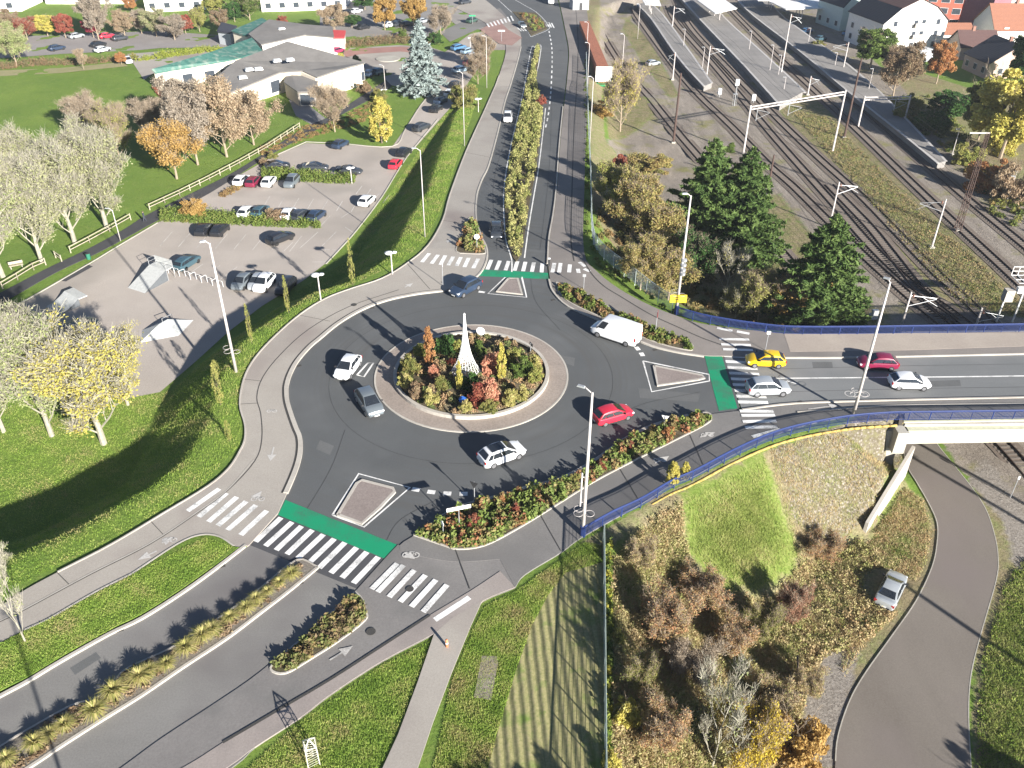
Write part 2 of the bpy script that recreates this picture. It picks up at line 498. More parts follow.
def bare_meshes(key, seed, h, rad, trunk_r, nl, leaf, main=12, start=.2, up_=.9, levels=3, kids=5, twigr=1.0):
    """a tree mostly of twigs with sparse leaves near the tips"""
    if key in MESHC: return MESHC[key]
    mb, tips = limbs(seed, h * .8, trunk_r, rad, main, levels, start, up_, kids=kids)
    r = np.random.default_rng(seed); T = np.array([tuple(t) for t in tips])
    T = T[T[:, 2] > h * .18]
    idx = r.integers(0, len(T), nl); p = T[idx] + r.normal(size=(nl, 3)) * rad * .07
    tint = np.clip((np.sin(idx * 12.9898) * 43758.5 % 1) * .6 + r.uniform(0, .4, nl), 0, 1)
    v, tt = leaves(p, leaf, tint, seed)
    # fine twigs
    k = len(T) * 2; i2 = r.integers(0, len(T), k); a = T[i2]; d = r.normal(size=(k, 3)) * .5; d[:, 2] = np.abs(d[:, 2]) + .25
    d /= np.linalg.norm(d, axis=1)[:, None]; d *= (rad * r.uniform(.12, .3, k))[:, None]
    s = np.cross(d, r.normal(size=(k, 3))); s /= np.linalg.norm(s, axis=1)[:, None]; s *= .016 * twigr
    tv = np.stack([a - s, a + s, a + d + s * .5, a + d - s * .5], 1).reshape(-1, 3)
    trunk = mb.mesh('trunk', BARK())
    tw = MB(); tw.v = [tuple(x) for x in tv]; tw.f = [(4 * i, 4 * i + 1, 4 * i + 2, 4 * i + 3) for i in range(k)]; tw.m = [1] * k
    crown = leaf_mesh('crown', v, tt, [plain('white', (.8, .8, .8)), BARK()], tw)
    MESHC[key] = (trunk, crown)
    return MESHC[key]
def conifer_meshes(key, seed, h, rad, whorls=26, per=16, leaf=.32, droop=.25, bare=.06, fill=26):
    if key in MESHC: return MESHC[key]
    r = np.random.default_rng(seed); mb = MB(); mb.tube((0, 0, 0), (0, 0, h * .97), rad * .075, .03, 8)
    cen, tin = [], []
    for i in range(whorls):
        t = i / (whorls - 1); z = h * (bare + (1 - bare) * t)
        L0 = rad * min(1, (1 - t) * 1.25) ** .72 * (1 - .12 * math.sin(i * 2.3)) + .12
        m = max(5, int(per * (1 - t * .6)))
        for k in range(m):
            an = 2 * PI * (k + r.uniform(-.35, .35)) / m + i * .7; L = L0 * r.uniform(.5, 1.18); tt = r.uniform(0, 1)
            rise = r.uniform(-.1, .25)
            e = (math.cos(an) * L, math.sin(an) * L, z - droop * L + rise * L)
            mb.tube((0, 0, z), e, .035, .01, 3)
            nf = int(fill * (L / rad) + 6)
            s = r.uniform(.15, 1, nf) ** .7
            w = (1 - s) * .28 * L + .12
            off = r.normal(size=nf) * w * .6
            x = math.cos(an) * L * s - math.sin(an) * off; y = math.sin(an) * L * s + math.cos(an) * off
            zz = z + (-droop + rise) * L * s - np.abs(off) * .25 + r.normal(size=nf) * .05
            cen.append(np.stack([x, y, zz], 1)); tin.append(np.clip(tt * .5 + s * .3 + r.uniform(0, .2, nf), 0, 1))
    cen = np.concatenate(cen); tin = np.concatenate(tin)
    v, tt = leaves(cen, leaf, tin, seed, flat=.35, aspect=3.2)
    crown = leaf_mesh('crown', v, tt, [plain('white', (.8, .8, .8))])
    MESHC[key] = (mb.mesh('trunk', BARK()), crown)
    return MESHC[key]
def put_tree(name, ms, p, label, cat, leafm, group=None, scale=(1, 1), rz=None, bark=None):
    t = thing(name, label, cat, tuple(p), random.uniform(0, 6.28) if rz is None else rz, group)
    t.scale = (scale[0], scale[0], scale[1])
    a = obj('trunk', ms[0], t, bark)
    c = obj('crown', ms[1], t, leafm)
    if bark is not None and len(c.material_slots) > 1:
        c.material_slots[1].link = 'OBJECT'; c.material_slots[1].material = bark
    return t
def cover(name, poly, n, hgt, leaf, mat, label, seed, clump=.6, cat='plants', zfun=None, ncl=None, kind='stuff', tintf=None, gap=0, flat=0.):
    """ground cover of clumps of leaves over a 2-D region"""
    r = np.random.default_rng(seed); ncl = ncl or max(8, n // 60)
    c = inside(poly, ncl, seed, gap); hz = r.uniform(.35, 1, ncl) * hgt; ct = r.uniform(0, 1, ncl)
    if tintf is not None: ct = tintf(c[:, 0], c[:, 1], ct)
    idx = r.integers(0, ncl, n); g = r.normal(size=(n, 3)); g /= np.linalg.norm(g, axis=1)[:, None]; g *= (r.uniform(0, 1, n) ** .5)[:, None]
    rad = clump * r.uniform(.5, 1.2, ncl)
    x = c[idx, 0] + g[:, 0] * rad[idx]; y = c[idx, 1] + g[:, 1] * rad[idx]
    keep = sdist(x, y, poly) < 0.05
    idx, g, x, y = idx[keep], g[keep], x[keep], y[keep]
    z0 = hT(x, y) + .05 if zfun is None else zfun(x, y)
    z = z0 + np.abs(g[:, 2]) * hz[idx]
    tint = np.clip(ct[idx] * .8 + r.uniform(0, .2, len(idx)), 0, 1)
    v, tt = leaves(np.stack([x, y, z], 1), leaf, tint, seed, flat)
    me = leaf_mesh(name, v, tt, [mat])
    return tag(link(bpy.data.objects.new(name, me)), label, cat, None, kind)
HAZE, EXPO = 0.00018, 1.5

# ================================================================== TERRAIN
def terrain():
    xs = np.concatenate([[-2600, -1200, -600, -380, -260, -205], np.arange(-172, 173, 1.0), [205, 260, 380, 600, 1200, 2600]])
    ys = np.concatenate([[-2600, -900, -300, -100, -40, -15], np.arange(0, 322, 1.0), [350, 420, 600, 1200, 2600]])
    X, Y = np.meshgrid(xs, ys); Z = hT(X.ravel(), Y.ravel()).reshape(X.shape)
    nx, ny = len(xs), len(ys)
    me = bpy.data.meshes.new('terrain')
    co = np.stack([X, Y, Z], -1).reshape(-1, 3)
    me.vertices.add(nx * ny); me.vertices.foreach_set('co', co.astype(np.float32).ravel())
    i, j = np.meshgrid(np.arange(nx - 1), np.arange(ny - 1)); a = (j * nx + i).ravel()
    q = np.stack([a, a + 1, a + nx + 1, a + nx], 1).astype(np.int32)
    me.loops.add(q.size); me.loops.foreach_set('vertex_index', q.ravel())
    me.polygons.add(len(q)); me.polygons.foreach_set('loop_start', np.arange(0, q.size, 4, dtype=np.int32))
    me.update(calc_edges=True)
    me.polygons.foreach_set('use_smooth', np.ones(len(q), dtype=bool))
    x, y = co[:, 0], co[:, 1]
    def m(poly, soft=1.2): return np.clip(.5 - sdist(x, y, poly) / soft, 0, 1)
    def onp(pts): return [tuple(on(*q)[:2]) for q in pts]
    R = RIGHT
    rail = m(W([(600, -8), (600, 40), (598, 100), (604, 150), (640, 180), (700, 230), (780, 330), (1120, 420), (1400, 560), (1400, 330), (1060, 215), (960, 160), (900, 85), (830, 20), (800, -8)], R), 3)
    rail = np.maximum(rail, m(W([(940, 436), (1200, 436), (1200, 600), (1024, 530), (990, 500), (955, 462)], R), 2))
    strip = m(W([(770, 85), (820, 100), (1000, 270), (1060, 320), (950, 310), (900, 250), (845, 175), (785, 120)], R), 3)            # grass between the track groups
    strip = np.maximum(strip, m(W([(600, 60), (625, 75), (660, 110), (640, 130), (605, 150), (598, 100)], R), 4) * .8)
    strip = np.maximum(strip, m(W([(626, 15), (650, 40), (680, 95), (670, 100), (640, 60), (622, 30)], R), 3) * .8)
    strip = np.maximum(strip, m(W([(700, 230), (780, 190), (860, 290), (900, 333), (780, 333)], R), 4) * .7)
    scrub = m([tuple(p) for p in onp([(610, 545), (650, 500), (735, 462), (900, 430), (862, 530), (930, 500), (935, 570), (880, 640), (835, 768)])] + [(40, 5), (7, 5), (6.5, 30)], 1.0)
    scrub = np.maximum(scrub, m(W([(880, 60), (1200, 160), (1500, 420), (1060, 290), (960, 170), (905, 110)], R), 3))
    scrub = np.maximum(scrub, m(W([(975, 480), (1400, 560), (1300, 900), (975, 900)], R), 2))
    scrub = np.maximum(scrub, m(W([(588, 60), (600, 60), (604, 150), (640, 180), (720, 230), (860, 300), (900, 333), (700, 318), (672, 311), (640, 297), (602, 266), (590, 235)], R), 2))
    scrub = np.maximum(scrub, m(W([(858, 535), (900, 480), (925, 500), (940, 530), (938, 565), (915, 608), (868, 672), (838, 740), (836, 900), (790, 900), (800, 640)], R), 1))
    scrub = np.maximum(scrub, m(W([(584, 540), (640, 509), (733, 459), (840, 427), (903, 422), (903, 436), (840, 440), (740, 476), (650, 535), (600, 570)]), .6))
    scrub = np.maximum(scrub, m(W([(584, -10), (606, -10), (606, 60), (600, 110), (587, 110)], -6), 1.5))
    rip = m(onp([(770, 447), (840, 427), (903, 425), (905, 455), (868, 520), (820, 545), (795, 520)]), 2.5)
    lush = m(onp([(680, 492), (762, 452), (772, 480), (800, 560), (770, 588), (715, 590), (690, 550)]), 3.5)
    lush = np.maximum(lush, m(onp([(604, 548), (625, 540), (636, 580), (630, 640), (606, 640)]), 1.5))
    lush = np.maximum(lush, m(W([(880, 455), (905, 480), (925, 545), (905, 575), (870, 560), (865, 535)], R), 2) * .5)
    dirt = m(onp([(828, 640), (862, 640), (850, 690), (835, 768), (800, 768), (806, 700)]), 2) 
    dirt = np.maximum(dirt, m(W([(965, 480), (1000, 520), (1024, 600), (1060, 700), (1040, 560), (1024, 500), (985, 455)], R), 2) * .8)
    dirt = np.maximum(dirt, m(W([(885, 480), (880, 520), (910, 560), (930, 540), (915, 500)], R), 2) * .35)
    far = m(W([(-200, 58), (120, 62), (160, 80), (230, 120), (330, 60), (480, 70), (480, -60), (-300, -60)], LEFT), 6) * .6
    A = np.stack([np.clip(scrub, 0, 1), np.clip(rail * (1 - strip), 0, 1), dirt, np.maximum(rail, scrub) * 0 + 1], 1)
    B = np.stack([rip, lush, np.clip(np.maximum(strip * rail, far * 0), 0, 1), np.ones_like(x)], 1)
    for nm, arr in (('ground_a', A), ('ground_b', B)):
        at_ = me.attributes.new(nm, 'FLOAT_COLOR', 'POINT'); at_.data.foreach_set('color', arr.astype(np.float32).ravel())
    # material
    mt, t, b = nt('ground')
    def att(nm):
        q = N(t, 'ShaderNodeAttribute', attribute_name=nm); s = N(t, 'ShaderNodeSeparateColor'); t.links.new(q.outputs['Color'], s.inputs[0]); return s.outputs
    a_, b_ = att('ground_a'), att('ground_b')
    edge = noise(t, .7, 6, .75)
    def mask(src):
        ad = N(t, 'ShaderNodeMath', operation='ADD'); t.links.new(src, ad.inputs[0]); t.links.new(edge, ad.inputs[1])
        return ramp(t, ad.outputs[0], .88, 1.08)
    fn = noise(t, 4.5, 8, .8); mid_ = noise(t, .9, 6, .7, dist=.4); bigp = noise(t, .09, 5, .65)
    grain = ramp(t, fn, .33, .63)
    G1, G2, G3 = (.14, .225, .045), (.21, .29, .06), (.27, .3, .09)
    lawn = mixc(t, ramp(t, bigp, .35, .65), G1, G2)
    lawn = mixc(t, ramp(t, mid_, .54, .74), lawn, G3)
    lawn = mixc(t, grain, (.10, .165, .03), lawn)
    dry = mixc(t, ramp(t, mid_, .4, .62), (.36, .31, .19), (.24, .28, .1))
    dry = mixc(t, ramp(t, bigp, .45, .62), dry, (.3, .23, .15))
    dry = mixc(t, grain, (.13, .115, .06), dry)
    ball = mixc(t, ramp(t, noise(t, .25, 5, .7, stretch=(1.6, .35, 1, .55)), .38, .62), (.27, .235, .2), (.38, .335, .285))
    ball = mixc(t, ramp(t, noise(t, 7, 5, .85), .3, .6), (.13, .11, .09), ball)
    ball = mixc(t, ramp(t, noise(t, .16, 5, .7), .52, .66), ball, mixc(t, grain, (.13, .13, .05), (.27, .25, .12)))
    weed = mixc(t, ramp(t, mid_, .45, .65), (.34, .28, .17), (.19, .22, .07))
    weed = mixc(t, grain, (.09, .085, .04), weed)
    soil = mixc(t, ramp(t, fn, .35, .6), (.14, .12, .10), (.33, .3, .265))
    vo = N(t, 'ShaderNodeTexVoronoi'); vo.inputs['Scale'].default_value = 4.6; t.links.new(t.nodes['GEO'].outputs['Position'], vo.inputs[0])
    sp = N(t, 'ShaderNodeSeparateColor'); t.links.new(vo.outputs['Color'], sp.inputs[0])
    stone = mixc(t, ramp(t, vo.outputs['Distance'], .3, .75), mixc(t, ramp(t, sp.outputs[0], .35, .9), (.19, .165, .125), (.37, .335, .3)), (.14, .12, .08))
    stone = mixc(t, ramp(t, noise(t, 1.6, 6, .8), .48, .6), stone, (.2, .185, .1))
    bright = mixc(t, ramp(t, mid_, .4, .65), (.19, .25, .06), (.3, .31, .11))
    bright = mixc(t, grain, (.09, .15, .02), bright)
    c = mixc(t, mask(a_[0]), lawn, dry)
    c = mixc(t, mask(a_[1]), c, ball)
    c = mixc(t, mask(b_[2]), c, weed)
    c = mixc(t, mask(b_[0]), c, stone)
    c = mixc(t, mask(b_[1]), c, bright)
    c = mixc(t, mask(a_[2]), c, soil)
    t.links.new(c, b.inputs['Base Color']); b.inputs['Roughness'].default_value = .95; b.inputs['Specular IOR Level'].default_value = .1
    hh = N(t, 'ShaderNodeMath', operation='ADD'); t.links.new(fn, hh.inputs[0]); t.links.new(mid_, hh.inputs[1])
    bump(t, b, hh.outputs[0], .75, .16)
    me.materials.append(mt)
    tag(link(bpy.data.objects.new('ground', me)), 'grass and scrub ground around the roundabout', None, None, 'structure')
terrain()

ASPH = surface('asphalt_new', (.082, .086, .088), (.108, .113, .115), .12, 11, .8, .2, patch=(.122, .126, .127), speck=.45)
radial_wear(ASPH)
ASPH_N = surface('asphalt_road', (.052, .056, .062), (.075, .08, .086), .12, 9, .8, .2, patch=(.09, .092, .095), speck=.3)
ASPH_OLD = surface('asphalt_worn', (.165, .16, .15), (.215, .208, .197), .1, 8, .85, .25, patch=(.15, .14, .137), speck=.35, stretch=(.6, 1.6, 1, -.6))
ASPH_MID = surface('asphalt_grey', (.11, .11, .113), (.15, .148, .15), .12, 8, .85, .25, patch=(.085, .09, .09), speck=.35)
PAVE = surface('pavement_asphalt', (.3, .272, .24), (.37, .34, .3), .1, 8, .9, .2, patch=(.25, .215, .195), speck=.3)
PAVE_D = surface('pavement_dark', (.16, .15, .145), (.21, .2, .19), .14, 8, .9, .2, patch=(.12, .12, .115), speck=.35)
LOTM = surface('car_park_asphalt', (.335, .295, .26), (.42, .375, .335), .08, 6, .9, .25, patch=(.3, .27, .24), speck=.35)
PATHM = surface('lower_path_asphalt', (.14, .122, .104), (.19, .168, .145), .1, 8, .9, .2, speck=.3, patch=(.175, .15, .138), stretch=(1.5, .5, 1))
WALK = surface('walkway_asphalt', (.045, .045, .05), (.07, .07, .075), .2, 8, .9, .2, speck=.25)
BRICK = surface('apron_setts', (.24, .20, .172), (.32, .272, .235), .3, 5, .9, .35, speck=.45)
ISL = surface('island_setts', (.2, .165, .15), (.27, .228, .208), .3, 6, .9, .35, speck=.45)
CONC = surface('concrete', (.36, .33, .29), (.47, .44, .39), .3, 5, .85, .2, speck=.2)
CONC_D = surface('concrete_weathered', (.3, .28, .24), (.42, .4, .35), .3, 5, .85, .3, speck=.3)
PLAT = surface('platform_asphalt', (.2, .19, .18), (.27, .255, .24), .2, 6, .9, .2, speck=.3)
def paintmat(name, col, wear=.3):
    m, t, b = nt(name)
    a0 = noise(t, 7, 6, .85); big_ = noise(t, .45, 3, .6)
    ad = N(t, 'ShaderNodeMath', operation='ADD'); t.links.new(a0, ad.inputs[0]); t.links.new(big_, ad.inputs[1]); a = ramp(t, ad.outputs[0], .8, 1.02)
    c = mixc(t, a, tuple(x * (1 - wear) * .6 + .04 for x in col), col)
    t.links.new(c, b.inputs['Base Color']); b.inputs['Roughness'].default_value = .6
    return m
WHITE = paintmat('white_road_paint', (.78, .77, .74))
GREEN = paintmat('green_road_paint', (.006, .25, .115), .2)
LAWN = grassy('lawn', [(.13, .22, .035), (.19, .28, .05), (.25, .29, .08)], .22, 5)
BED = grassy('bed_soil', [(.13, .105, .07), (.17, .14, .09), (.1, .12, .04)], .5, 4, .6)
MEDIAN = grassy('median_gravel', [(.24, .21, .18), (.3, .27, .23), (.2, .18, .12)], .5, 7, .5)

# ================================================================== ROADS (z = plateau level)
KERB_W = [(288, 385), (291, 375), (298, 362), (310, 348), (320, 339.5), (339, 324), (362, 310.5), (387, 301), (415, 295), (443, 291.5)]
KERB_SW = [(278, 514), (287, 494), (294, 478), (299, 464), (301.5, 451), (301, 438), (297, 428), (292, 414), (288.5, 402), (287.5, 392), (288, 385)]
# everything dark: circulating lanes, north road, entries
road = smooth(W(KERB_SW + KERB_W[1:] + [(466, 283), (480, 274), (487, 259), (486, 246), (479, 233), (476, 215), (477, 195), (482, 180), (489, 165), (498, 132), (505, 102), (511, 84), (517.5, 62), (521, 47),
    (520.5, 34), (516, 27), (509, 21), (495, 8), (478, -6)]), 4)
road += smooth(W([(555, -12), (558, 0), (565, 33), (568, 51), (567, 71), (563, 107), (559.5, 142), (556, 190), (553, 215), (549, 238), (547.5, 264), (549, 280), (553, 292), (568, 307), (599, 321), (642, 343), (673, 352), (704, 357), (725, 357.5)]), 4)
road += W([(741, 411.5), (712, 414), (700, 410)]) + smooth(W([(688, 415.6), (652, 426), (622, 441), (594, 461), (560, 479), (525, 488), (505, 495), (476, 502), (450, 512), (433, 524), (416, 535), (404, 546), (384, 559.5)]), 4)
sheet('road', road, ASPH, 0.0, label='dark asphalt of the roundabout and north road')
e_road = W([(724, 355), (787, 358), (840, 358), (905, 356.5), (1024, 354), (1300, 349), (1500, 346), (1500, 390), (1300, 392), (1024, 398), (891, 401), (797, 404), (742, 410)])
sheet('road', e_road, surface('asphalt_bridge', (.145, .15, .15), (.19, .195, .195), .12, 9, .8, .2, patch=(.215, .215, .212), speck=.3, stretch=(.2, 1.6, 1)), 0.004, label='grey asphalt road over the bridge')
# south-west dual carriageway
sw1 = smooth(W([(383, 559.5), (357, 589.5), (316, 625), (260, 672), (217, 702), (162, 738), (121, 768), (60, 810), (-20, 870)]), 4)
sw2 = smooth(W([(-230, 830), (-100, 750), (0, 697), (28, 682), (61, 662), (109, 635), (142, 619), (180, 595), (211, 573), (246, 546), (277, 515)]), 4)
sheet('road', sw1 + sw2, ASPH_OLD, 0.004, label='grey dual carriageway leaving the roundabout to the south-west')
# dark apron under the south-west crossing
cross = W([(278, 515), (384, 559), (357.5, 589), (249.5, 545)])
sheet('road', cross, surface('asphalt_crossing', (.06, .06, .064), (.085, .085, .09), .3, 9, .8, .2, speck=.3), 0.008, label='dark asphalt under the south-west zebra crossing')
sheet('path', smooth(W([(357, 590), (316, 625.5), (260, 672.5), (217, 702.5), (162, 738.5), (121, 768.5), (60, 810.5), (-20, 870.5), (-20, 930), (120, 845), (232, 768), (255, 748), (301, 718), (331, 695), (382, 662), (433, 635), (458, 619), (484, 601), (515, 588)]) ,4)
      + W([(500, 560), (450, 562), (398, 545), (384, 560)]), PAVE_D, 0.06, 0.2, label='cycle path curving along the south-west road')

# ------------------------------------------------------------------ pavements (raised slabs)
# west pavement from the N road round to the SW
pw = smooth(W([(-60, 640), (0, 607), (25, 591), (58, 573), (112, 545), (163, 514.5), (208, 487), (229, 469), (240, 452), (245, 440), (245, 425), (240, 405), (244, 380), (255, 359), (275, 337), (301, 314.5), (326, 299), (352, 289), (382, 279),
    (407, 264), (428, 246), (443, 220), (450, 195), (466, 152), (484, 112), (499, 76), (506, 50), (500, 34), (480, 20), (455, 8)]), 4)
pw2 = smooth(W([(478, -6), (495, 8), (509, 21), (516, 27), (520.5, 34), (521, 47), (517.5, 62), (511, 84), (505, 102), (498, 132), (489, 165), (482, 180), (477, 195), (476, 215), (479, 233), (486, 246), (487, 259), (480, 273), (466, 283), (443, 291)]), 4)
pw3 = smooth(W(KERB_W[::-1]), 4) + smooth(W(KERB_SW[::-1]), 4)
pw4 = W([(249, 546), (236, 553), (234, 547)]) + smooth(W([(234, 547), (219, 537.5), (201, 536), (178, 545), (132, 575), (96, 593), (51, 619), (25, 631), (0, 644), (-60, 680)]), 4)
sheet('pavement', pw + pw2 + pw3 + pw4, PAVE, 0.10, 0.25, label='light pavement and cycle path sweeping round the west side')
# north-east pavement from the N road to the bridge
pn = smooth(W([(556, -12), (559, 0), (566, 33), (569, 51), (568, 71), (564, 107), (560.5, 142), (557, 190), (554, 215), (550, 238), (548.5, 264), (550, 279), (554, 291), (568, 306), (599, 320), (642, 342), (673, 351), (704, 356), (725, 356.5)]), 4)
pn += W([(787, 358), (840, 358), (905, 356), (1024, 353.5), (1300, 348.5), (1500, 345), (1500, 322), (1024, 333), (815, 336), (740, 330)])
pn += smooth(W([(740, 330), (700, 324), (678, 317), (650, 306), (620, 290), (597, 272), (584, 252), (584, 200), (586, 142), (588, 100), (590, 55), (588, 20), (584, -12)]), 4)
sheet('pavement', pn, surface('pavement_north', (.19, .17, .155), (.25, .225, .205), .1, 8, .9, .2, patch=(.165, .15, .14), speck=.35), 0.10, 0.25, label='pavement along the north road and the bridge')
pb = W([(784, 335), (1024, 333), (1500, 322), (1500, 340), (1024, 347), (905, 351), (790, 352.5)])
sheet('pavement', pb, surface('bridge_pavement', (.3, .255, .22), (.38, .33, .28), .15, 6, .9, .2, speck=.25), 0.115, 0.1, label='buff concrete footway on the bridge')
# south-east pavement
ps = W([(500, 560), (515, 588)]) + smooth(W([(515, 588), (525, 575), (561, 553), (583, 537), (640, 505), (672, 484.5), (693, 477), (733, 455), (770, 437.5), (802, 426.5), (840, 418.5), (891, 413.5), (1024, 411.5)]), 4)
ps += W([(1300, 408), (1500, 405), (1500, 390.5), (1300, 393), (1024, 399), (891, 402), (797, 405), (742, 411), (712, 414.5), (706, 411)]) + smooth(W([(688, 415.6), (652, 426), (622, 441), (594, 461), (560, 479), (525, 488), (505, 495), (476, 502), (450, 512), (433, 524), (416, 535), (400, 550), (450, 562), (500, 560)]), 4)[1:]
sheet('pavement', ps, surface('pavement_south', (.15, .143, .137), (.2, .192, .184), .12, 8, .9, .2, patch=(.15, .145, .14), speck=.35), 0.08, 0.25, label='grey pavement between the flower bed and the blue railing')
# outer edge pavement, lower left of the bottom path
sheet('pavement', smooth(W([(515, 588), (484, 601), (458, 619), (433, 635), (382, 662), (331, 695), (301, 718), (255, 748), (228, 768), (150, 815)]), 4)
      + smooth(W([(120, 800), (184, 768), (223, 743.5), (260, 720), (280, 710), (331, 680), (382, 647), (430, 616), (470, 592), (500, 572)]), 4), surface('pavement_bottom', (.25, .215, .2), (.31, .275, .25), .15, 8, .9, .2, patch=(.19, .17, .16), speck=.3), 0.10, 0.12, label='narrow pavement beside the lower lawn')
sheet('path', W([(484, 600), (481, 604), (471, 626), (451, 675), (433, 723), (418, 768), (400, 830), (355, 830), (383, 768), (398, 735.6), (418, 682), (434, 635), (452, 619)]), PAVE, 0.104, 0.1, label='narrow path heading to the bottom edge')
sheet('lawn', smooth(W([(246, 549), (229, 555), (219, 551), (203, 573)]), 1)[:0] + smooth(W([(247, 547.5), (236, 548), (219, 538.5), (201, 537), (178, 546), (132, 576), (96, 594), (51, 620), (25, 632), (0, 645), (-80, 690)]), 4)
      + smooth(W([(-200, 800), (-100, 744), (0, 692), (28, 678), (61, 658), (109, 631), (142, 615), (180, 591), (211, 569), (238, 549)]), 4), LAWN, 0.15, 0.1, label='lens of grass between the cycle path and the dual carriageway')

# ------------------------------------------------------------------ kerbs
kb = MB()
ribbon(kb, smooth(W(KERB_SW[1:] + KERB_W[1:]), 5), .42, .17, h=.2, shift=.1)
for pts, wd in (([(443, 291.5), (466, 283), (480, 274), (487, 259), (486, 246), (479, 233), (476, 215), (477, 195), (482, 180), (489, 165), (498, 132), (505, 102), (511, 84), (517.5, 62), (521, 47)], .2),
        ([(563, 107), (559.5, 142), (556, 190), (553, 215), (549, 238), (547.5, 264)], .2),
        ([(549, 280), (553, 292), (568, 307), (599, 321), (642, 343), (673, 352), (704, 357)], .22),
        ([(752, 358), (787, 358.3), (840, 358.3), (905, 357), (1024, 354.4), (1300, 349)], .2),
        ([(742, 410.5), (797, 404), (891, 401), (1024, 398), (1300, 392)], .2),
        ([(797, 413), (891, 406.5), (1024, 404.5), (1300, 400)], .16),
        ([(688, 415.6), (652, 426), (622, 441), (594, 461), (560, 479), (525, 488), (505, 495), (476, 502), (450, 512), (433, 524), (416, 535)], .2),
        ([(-100, 750), (0, 697), (28, 682), (61, 662), (109, 635), (142, 619), (180, 595), (211, 573), (246, 546)], .26),
        ([(58, 573), (112, 545), (163, 514.5), (208, 487), (229, 469), (240, 452), (245, 440), (245, 425), (240, 405), (244, 380), (255, 359), (275, 337), (301, 314.5), (326, 299), (352, 289), (382, 279), (407, 264), (428, 246), (443, 220), (450, 195), (466, 152), (484, 112), (499, 76)], .15),
        ([(132, 575), (178, 545), (201, 536), (219, 537.5), (234, 547)], .14),
        ([(25, 631), (51, 619), (96, 593), (132, 575)], .14)):
    ribbon(kb, smooth(W(pts), 4), wd, .16, h=.2)
tag(kb.build('kerb', CONC), 'pale concrete kerbs of the roads', None, None, 'structure')
db = MB()
for pts, sh in ((KERB_SW[1:] + KERB_W[1:], .42),): pass
# dark drain channels and a painted shadow gap on the pavements
DRAIN = plain('drain_and_gap_shade', (.05, .048, .045), .9)
for pts, wd in (([(584, 262), (592, 275), (604, 287), (620, 297), (650, 315), (678, 328), (700, 338), (722, 346)], .16), ([(575, 0), (578, 40), (577, 80), (574, 130), (572, 190), (571, 240), (574, 262)], .16),
        ([(-40, 642), (0, 623), (25, 611), (91, 575.5), (150, 545.5), (197, 514.5), (228, 491.5), (255, 462), (262, 440), (261, 415), (257, 398), (263, 378), (281, 355), (309, 330), (349, 307.5), (399, 290.5)], .09),
        ([(430, 616), (382, 647), (331, 680), (280, 710), (223, 743.5)], .2)):
    ribbon(db, smooth(W(pts), 4), wd, .118)
ribbon(db, smooth(W(KERB_SW[1:] + KERB_W[1:]), 5), .2, .112, shift=.42)  # shadow gap behind the west kerb, painted as a dark strip
tag(db.build('drain_and_gap_shade', DRAIN), 'dark drain channels and painted kerb shadow gap in the pavements', None, None, 'structure')
lb = MB(); ribbon(lb, smooth(W([(-40, 641), (0, 622), (25, 610), (91, 574.5), (150, 544.5), (197, 513.5), (228, 490.5), (254, 461)]), 5), .12, .122)
tag(lb.build('kerb_line', CONC), 'pale line dividing footway and cycle path', None, None, 'structure')
jb = MB()
for a_, b_ in (((58, 574), (70, 586)), ((98, 596), (104, 590)), ((150, 521), (164, 536)), ((300, 316), (330, 322)), ((244, 380), (262, 382)), ((241, 405), (258, 404)), ((407, 264), (430, 290)), ((443, 221), (474, 226)), ((466, 153), (490, 158)), ((455, 549), (470, 590)), ((540, 515), (561, 552)), ((620, 470), (640, 503)), ((690, 436), (705, 470))): bar(jb, a_, b_, .06, .116)
for y0 in range(0, 26):                                      # paving joints of the N footway
    a = 20 + y0 * 9.4
    xa = np.interp(a, [0, 71, 142, 215, 264], [575, 578, 574, 572, 573]); xb = np.interp(a, [0, 71, 142, 215, 264], [586, 588, 585, 583, 586])
    bar(jb, (xa, a), (xb, a + 1.2), .07, .108)
tag(jb.build('pavement_joint', DRAIN), 'joints across the north footway', None, None, 'structure')

# ------------------------------------------------------------------ central island
C0 = np.array([-4.2, 75.27])
def ring(r, n=72, c=C0): return [(c[0] + r * math.cos(2 * PI * i / n), c[1] + r * math.sin(2 * PI * i / n)) for i in range(n)]
sheet('island_apron', ring(9.95), BRICK, 0.06, 0.15, label='brick apron ring round the central island')
ck = MB(); ribbon(ck, ring(9.95) + ring(9.95)[:1], .18, .075, h=.1)
tag(ck.build('kerb', CONC), 'kerb ring of the brick apron', None, None, 'structure')
isl = MB()
isl.lathe([(8.05, 0), (8.05, .42), (7.7, .42), (7.7, .2)], (C0[0], C0[1], .0), 72)
tag(isl.build('island_wall', CONC), 'low pale concrete wall ring of the central island', 'wall ring')
md = MB(); md.lathe([(7.72, .22), (6, .5), (4, .75), (2, .85), (.01, .9)], (C0[0], C0[1], 0), 40)
tag(md.build('island_soil', BED, smooth=True), 'soil mound of the central island', None, None, 'structure')
def island_z(x, y):
    r = np.hypot(np.asarray(x) - C0[0], np.asarray(y) - C0[1]); return np.interp(r, [0, 2, 4, 6, 7.7, 9], [.9, .85, .75, .5, .22, .1])

